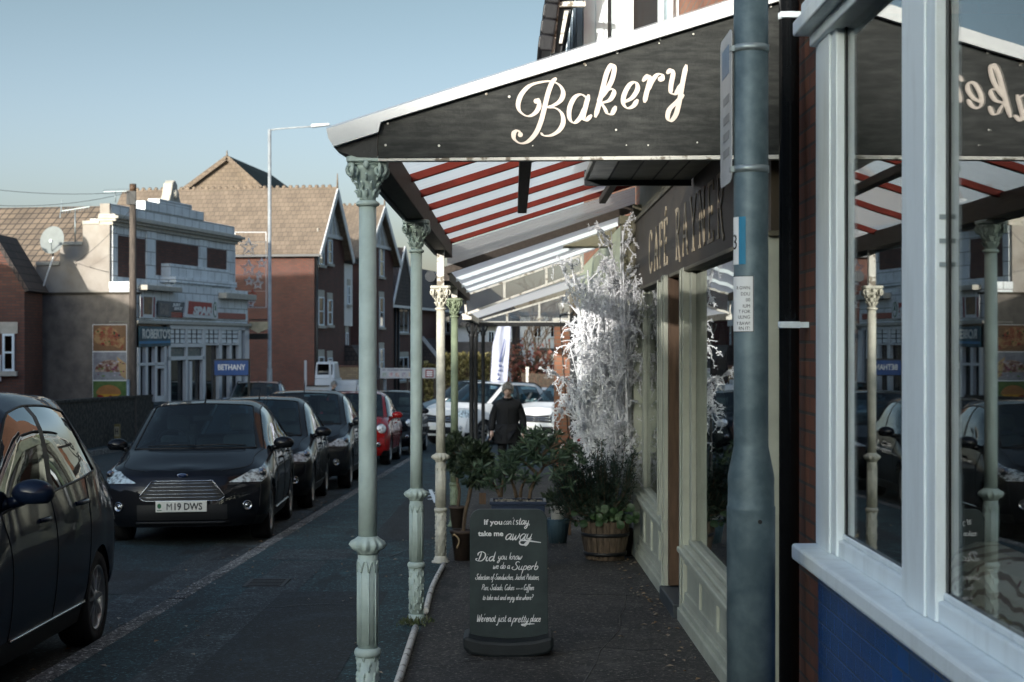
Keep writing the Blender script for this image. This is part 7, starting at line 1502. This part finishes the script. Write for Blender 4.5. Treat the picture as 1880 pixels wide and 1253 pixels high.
# --- things beyond the parked cars
bw = thing('yellow_brick_wall', 'low yellow brick wall behind the flatbed truck', 'wall', P(600, 718, 64)); k = 64 / FPX; b = MB(); b.box(0, 62 * k, 0, .25, -1, 44 * k); b.build('wall', M_brickY, bw); b = MB(); b.box(-.05, 62 * k + .05, -.04, .29, 44 * k + .001, 47 * k); b.build('coping', M_brickD, bw)
vt = thing('flatbed_truck', 'white flatbed truck seen from behind carrying a framed glass panel', 'truck', P(587, 740, 58)); k = 58 / FPX
b = MB(); b.box(-19 * k, 19 * k, 1.5, 4, 14 * k, 42 * k); b.hexa([(-19 * k, 1.5, 42 * k), (19 * k, 1.5, 42 * k), (19 * k, 3.4, 42 * k), (-19 * k, 3.4, 42 * k)], [(-17 * k, 1.7, 74 * k), (17 * k, 1.7, 74 * k), (17 * k, 3.0, 74 * k), (-17 * k, 3.0, 74 * k)]); b.build('cab', P_white, vt, bevel=.05); b = MB(); b.box(-14 * k, 14 * k, 1.55, 1.66, 46 * k, 70 * k); b.build('rear_window', M_win, vt); b = MB(); b.box(-21 * k, 21 * k, -.5, 1.45, 12 * k, 20 * k); b.box(-21 * k, 21 * k, -.52, -.46, 20 * k, 31 * k); b.build('flatbed', P_white, vt); b = MB(); b.box(-14 * k, 14 * k, -.56, -.52, 8 * k, 15 * k); b.box(-21 * k, 21 * k, -.57, -.53, 31 * k, 33 * k); b.build('tailboard', M_trimblk, vt)
for sx in (-15 * k, 15 * k): b = MB(); b.lathe([(.33, -.1), (.35, -.08), (.35, .08), (.33, .1)], (sx, 0, .0), 20, 'x'); b.build('wheel', M_tyre, vt)
b = MB()
for x in (-25 * k, 20 * k): b.box(x - .04, x + .04, -.2, -.12, 12 * k, 78 * k)
b.build('ladder_rack', M_whitetrim, vt)
wb_ = thing('white_trailer', 'low white trailer behind the man in the green jacket', 'trailer', P(645, 735, 60)); k = 60 / FPX; b = MB(); b.box(-32 * k, 34 * k, 0, 1.6, 16 * k, 28 * k); b.box(-32 * k, 10 * k, .05, 1.5, 28 * k + .002, 36 * k); b.build('body', P_white, wb_, bevel=.02); 
for sx in (-16 * k, 16 * k): b = MB(); b.lathe([(.28, -.08), (.28, .08)], (sx, .2, .08), 18, 'y'); b.build('wheel', M_tyre, wb_)
bn = thing('printed_banner', 'long white banner with small coloured photographs on the far fence', 'banner', P(748, 686, 62)); k = 62 / FPX; b = MB(); b.box(-50 * k, 52 * k, -.01, .01, -9 * k, 10 * k); b.build('sheet', mat('banner_white', (.46, .46, .47), .5), bn)
for i, c in enumerate(((.10, .20, .15), (.32, .06, .12), (.36, .12, .08), (.14, .12, .22), (.34, .22, .08), (.20, .10, .10))): b = MB(); b.box((-46 + i * 12) * k, (-39 + i * 12) * k, -.014, -.011, -6 * k, 1.5 * k); b.build('photo', mat('banner_photo_%s' % ('green', 'pink', 'red', 'violet', 'orange', 'brown')[i], c, .5, c2=(.55, .5, .46), scale=7), bn)
b = MB()
for i in range(9): b.box((-46 + i * 8) * k, (-40 + i * 8 + (i % 3)) * k, -.014, -.011, 5 * k, 7.5 * k)
b.build('heading_strokes', mat('banner_grey', (.25, .25, .28), .5), bn)
b = MB(); b.box(33 * k, 48 * k, -.014, -.011, -7 * k, 7 * k); rp_ = b.build('red_panel', mat('banner_red', (.26, .03, .03), .5), bn); b = MB()
for z_ in (-5, -1.5, 2): b.box(35 * k, 46 * k, -.017, -.0145, z_ * k, (z_ + 2.4) * k)
b.build('white_lines', M_paper, rp_); b = MB()
for x in (-48, 0, 50): b.box(x * k - .04, x * k + .04, .02, .1, -2, 9 * k)
b.build('fence_post', M_brownwood, bn)
# hedge, fences, flag, red shrub, far white buildings
hd = thing('ivy_hedge', 'tall sunlit yellow green hedge behind the columns', 'hedge', P(850, 735, 74)); k = 74 / FPX; b = MB(); pts = []
for _ in range(5200):
    x = rnd.uniform(-70, 78) * k; zt = (85 + 12 * noise.noise(Vector((x * .6, 3, 1))) - (18 if x < -45 * k else 0)) * k; pts.append((Vector((x, rnd.uniform(-.4, .4), rnd.uniform(0, zt))), Vector((rnd.gauss(0, .4), -1, .3))))
leaves(b, pts, rnd, (.10, .20), .5, .2); b.build('foliage', leafm('hedge_leaf', (.16, .14, .045), (.34, .30, .14), .2), hd, fix=False); b = MB(); b.box(-68 * k, 76 * k, -.15, .15, -1, 66 * k); b.build('branch_core', M_bark, hd)
ff = thing('feather_flag', 'white feather flag with faint blue marks between the black posts and the man', 'flag', P(918, 740, 47)); k = 47 / FPX; b = MB(); n = 24; 
for i in range(n + 1):
    t_ = i / n; zz = (25 + 118 * t_) * k; xl = (-18 + 3 * t_ + 22 * max(0, t_ - .62) ** 1.6 * 1.9) * k; xr = (12 + 8 * t_ - 2 * t_) * k
    for j in range(9): u = j / 8; b.v.append((xl + (xr - xl) * u + 3 * k * t_, .05 * math.sin(u * 9 + t_ * 3), zz))
b.f = [(i * 9 + j, i * 9 + j + 1, (i + 1) * 9 + j + 1, (i + 1) * 9 + j) for i in range(n) for j in range(8)]; b.sm = [True] * len(b.f); fg_ = b.build('cloth', mat('flag_white', (.44, .46, .55), .7, var=.15, scale=2), ff, solid=.006)
b = MB(); b.tube(smooth_path([(-18 * k, .06, -20 * k), (-18 * k, .06, 25 * k), (-15 * k, .06, 95 * k), (-6 * k, .06, 128 * k), (14 * k, .06, 146 * k)], 6), [.022] * 12 + [.014] * 13, 6); b.build('pole', M_black, ff)
b = MB(); xs = [-6 * k, -4 * k, -2 * k, 0, 2 * k, 4 * k]
for i in range(6): cz = (66 - i * 8) * k; x0 = (-2 - i * 1.3) * k; b.box(x0, x0 + 5 * k, -.080, -.072, cz, cz + 2 * k); b.box(x0 + (i % 2) * 3 * k, x0 + (i % 2) * 3 * k + 2 * k, -.080, -.072, cz + 2 * k, cz + 5 * k)
b.build('faded_strokes', mat('flag_navy', (.04, .06, .18), .6), fg_); b = MB(); b.prism([(8 * k, 118 * k), (9.5 * k, 118 * k), (1 * k, 75 * k), (-2 * k, 75 * k)], 'y', -.08, -.072); b.build('blue_sweep', mat('flag_navy', (.04, .06, .18), .6), fg_)
rt_ = thing('red_leaved_shrub', 'bushy tree with red autumn leaves behind the man', 'tree', P(968, 735, 66)); k = 66 / FPX; b = MB(); rr = random.Random(4); tips = []
for i in range(26):
    x1, z1 = rr.uniform(-38, 46) * k, rr.uniform(36, 112) * k; q = smooth_path([(rr.gauss(0, 2) * k, 0, 0), (x1 * .3, rr.uniform(-.3, .3), z1 * .5), (x1, rr.uniform(-.8, .8), z1)], 6); b.tube(q, [.07 - .06 * j / len(q) for j in range(len(q))], 5); tips += q[5:]
    for _ in range(4): p = q[rr.randrange(6, len(q))]; b.tube([p, p + Vector((rr.gauss(0, .3), rr.gauss(0, .3), rr.uniform(.1, .5)))], [.018, .006], 4)
b.build('trunk', M_bark, rt_); b = MB(); pts = []
for p in tips:
    if rr.random() < .45: pts += [(p + Vector((rr.gauss(0, .22), rr.gauss(0, .22), rr.gauss(0, .2))), Vector((rr.gauss(0, 1), rr.gauss(0, 1), rr.gauss(0, 1))).normalized()) for _ in range(9)]
leaves(b, pts, rr, (.10, .20), .45, -.1); b.build('crown', leafm('red_leaf', (.20, .045, .035), (.34, .15, .09), .25), rt_, fix=False); b = MB(); pts = cloud(rr, (0, .3, 32 * k), (26 * k, .5, 30 * k), 900, .2); leaves(b, pts, rr, (.12, .22), .45); b.build('evergreen_underplanting', M_leafdk, rt_, fix=False)
bt_ = thing('bare_tree', 'bare winter tree behind the red leaved shrub', 'tree', P(975, 720, 80)); k = 80 / FPX; b = MB(); rr = random.Random(9)
def limb(p, d, l, r, n):
    q = [p + d * l * i / 4 + Vector((rr.gauss(0, .04), rr.gauss(0, .04), 0)) * l * i / 4 for i in range(5)]; b.tube(q, [r * (1 - .45 * i / 4) for i in range(5)], 5)
    if n:
        for _ in range(3): limb(q[rr.randrange(2, 5)], (d + Vector((rr.gauss(0, .55), rr.gauss(0, .4), rr.uniform(-.1, .4)))).normalized(), l * .68, r * .55, n - 1)
for x in (-10, 8, 30): limb(Vector((x * k, 0, 0)), Vector((.02, 0, 1)), 2.6, .07, 4)
b.build('trunk', M_bark, bt_)
pf = thing('picket_fence', 'weathered timber picket fence below the red leaved shrub', 'fence', P(1000, 712, 60)); k = 60 / FPX; b = MB()
for i in range(46): x = (-42 + i * 2.05) * k; b.box(x, x + 1.3 * k, -.02, 0, 0, (27 - .08 * i) * k)
b.build('pickets', M_oldwood, pf); b = MB()
for z_ in (6, 20): b.box(-43 * k, 53 * k, .0, .05, z_ * k, (z_ + 2) * k)
b.build('rail', M_brownwood, pf); b = MB()
for x in (-32, 22): b.box(x * k - .05, x * k + .05, -.08, -.025, -1, 34 * k); b.box(x * k - .06, x * k + .06, -.09, -.02, 34 * k, 38 * k)
b.build('post', M_peel, pf); b = MB(); b.box(-45 * k, 55 * k, -.10, .16, -1.2, -.01); b.build('plinth_wall', M_brickD, pf)
wh = thing('white_house', 'sunlit white rendered house beyond the far canopy', 'house', P(880, 720, 104)); k = 104 / FPX
b = MB(); b.box(-40 * k, 60 * k, 0, 8, -1, 122 * k); b.build('wall', mat('white_render', (.66, .66, .63), .8, var=.12, scale=2), wh); b = MB(); b.hexa([(-44 * k, -.5, 122 * k), (64 * k, -.5, 122 * k), (64 * k, 8.4, 122 * k), (-44 * k, 8.4, 122 * k)], [(-34 * k, 3.6, 150 * k), (54 * k, 3.6, 150 * k), (54 * k, 4.2, 150 * k), (-34 * k, 4.2, 150 * k)]); b.build('roof', M_tilesO, wh)
window(wh, -12 * k, 0, 88 * k, 112 * k, False, bars=2); window(wh, 16 * k, 28 * k, 88 * k, 112 * k, False, bars=2); window(wh, 10 * k, 30 * k, 40 * k, 70 * k, False, bars=2)
b = MB(); b.hexa([(-40 * k, -3, 62 * k), (60 * k, -3, 62 * k), (60 * k, 0, 62 * k), (-40 * k, 0, 62 * k)], [(-40 * k, -.1, 92 * k), (60 * k, -.1, 92 * k), (60 * k, 0, 92 * k), (-40 * k, 0, 92 * k)]); b.build('lean_to_roof', M_tilesO, wh)
w2 = thing('white_garage', 'long low white building with dark eaves right of the red leaved shrub', 'building', P(1040, 735, 90)); k = 90 / FPX; b = MB(); b.box(-50 * k, 170 * k, 0, 6, -1, 88 * k); b.build('wall', mat('white_render', (.66, .66, .63)), w2); b = MB(); b.box(-54 * k, 174 * k, -.4, 6.4, 88 * k + .01, 95 * k); b.build('roof', M_gutter, w2); b = MB(); b.box(-60 * k, 170 * k, -.05, -.01, 22 * k, 40 * k); b.build('dark_base', M_gutter, w2); b = MB(); b.box(-16 * k, -13 * k, -.09, -.01, 30 * k, 87 * k); b.build('drainpipe', M_black, w2)
w3 = thing('distant_white_block', 'tall pale block far beyond the white garage, seen through bare branches', 'building', P(1040, 720, 125)); k = 125 / FPX; b = MB(); b.box(-85 * k, 260 * k, 0, 10, -1, 140 * k); b.build('wall', mat('white_render', (.66, .66, .63)), w3); b = MB(); b.box(-88 * k, 265 * k, -.4, 10.4, 140 * k + .01, 147 * k); b.build('roof', M_gutter, w3)
for x in (-60, -30, 0): window(w3, x * k, (x + 14) * k, 100 * k, 130 * k, False, bars=2)
# ------------------------------------------------------------------ houses on the left side of the street, outside the view: added, with ridge heights set, to shade it; also mirrored in glass and paint
def terrace(label, x1, y0, y1, ze, zr, m, roofm, wx=3, chim=True):
    t = thing('shade_terrace_house', label, 'house', (x1, (y0 + y1) / 2, g((y0 + y1) / 2)), group='shading houses added along the left side of the street outside the view'); hw = (y1 - y0) / 2
    b = MB(); b.box(-8, 0, -hw, hw, -.5, ze); b.build('wall', m, t); b = MB(); b.hexa([(.4, -hw - .02, ze), (.4, hw + .02, ze), (-8.4, hw + .02, ze), (-8.4, -hw - .02, ze)], [(-3.8, -hw - .02, zr), (-3.8, hw + .02, zr), (-4.2, hw + .02, zr), (-4.2, -hw - .02, zr)]); b.build('roof', roofm, t)
    if chim: b = MB(); b.box(-4.6, -3.4, -hw + .3, -hw + 1.1, zr - 1.2, zr + 1.1); b.build('chimney', m, t)
    for z0 in ((.7, 3.4) if ze > 5.1 else (.7,)):
        for q in range(wx): yc = -hw + (q + .5) * 2 * hw / wx; window(t, yc - .5, yc + .5, z0, z0 + 1.5, True, 0.0, 'y') if False else side_window(t, yc, z0)
    return t
def side_window(t, yc, z0):
    b = MB(); b.box(-.02, .05, yc - .55, yc - .48, z0, z0 + 1.5); b.box(-.02, .05, yc + .48, yc + .55, z0, z0 + 1.5); b.box(-.02, .05, yc - .48, yc + .48, z0, z0 + .07); b.box(-.02, .05, yc - .48, yc + .48, z0 + .72, z0 + .79); b.box(-.02, .05, yc - .48, yc + .48, z0 + 1.43, z0 + 1.5); w = b.build('window', M_white, t)
    b = MB(); b.box(.006, .010, yc - .48, yc + .48, z0 + .07, z0 + 1.43); b.build('pane', M_win, w); b = MB(); b.box(-.01, .12, yc - .65, yc + .65, z0 - .12, z0); b.build('sill', M_stone, w)
for i, (y0, y1, ze, zr, m) in enumerate(OCC):
    zg = g((y0 + y1) / 2); ze, zr = ze - zg, zr - zg
    terrace('added out of view brick terraced house shading the street, %s along the row' % ('first', 'second', 'third', 'fourth', 'fifth', 'sixth', 'seventh', 'eighth', 'ninth', 'tenth', 'eleventh', 'twelfth')[i], -13.2, y0, y1, ze, zr, m, M_tilesD if i % 2 else M_tiles, max(1, round((y1 - y0) / 3.5)), i in (0, 1, 8))

hall = thing('shade_hall', 'tall brick hall added out of view at far left to shade the gabled houses', 'building', (-24, 52, g(52)))  # occluder added outside the view to shade the gabled house wall
b = MB(); b.box(-6, 5.2, -2, 2, -1, 7.3); b.build('wall', M_brickD, hall); b = MB(); b.hexa([(-6.2, -2.3, 7.3), (5.3, -2.3, 7.3), (5.3, 2.3, 7.3), (-6.2, 2.3, 7.3)], [(-6.2, -.2, 9.4), (5.3, -.2, 9.4), (5.3, .2, 9.4), (-6.2, .2, 9.4)]); b.build('roof', M_tilesD, hall)

en = thing('sky_block_house', 'wide brick house added out of view behind the camera to block the sky', 'house', (-4, -66, g(-66))); b = MB(); b.box(-10, 14, -8, 0, -.5, 6.2); b.build('wall', M_brickH, en); b = MB(); b.hexa([(-10.4, -8.4, 6.2), (14.4, -8.4, 6.2), (14.4, .4, 6.2), (-10.4, .4, 6.2)], [(-10, -4.2, 9.6), (14, -4.2, 9.6), (14, -3.8, 9.6), (-10, -3.8, 9.6)]); b.build('roof', M_tilesD, en)  # added behind the camera to cut bright sky light and its reflections
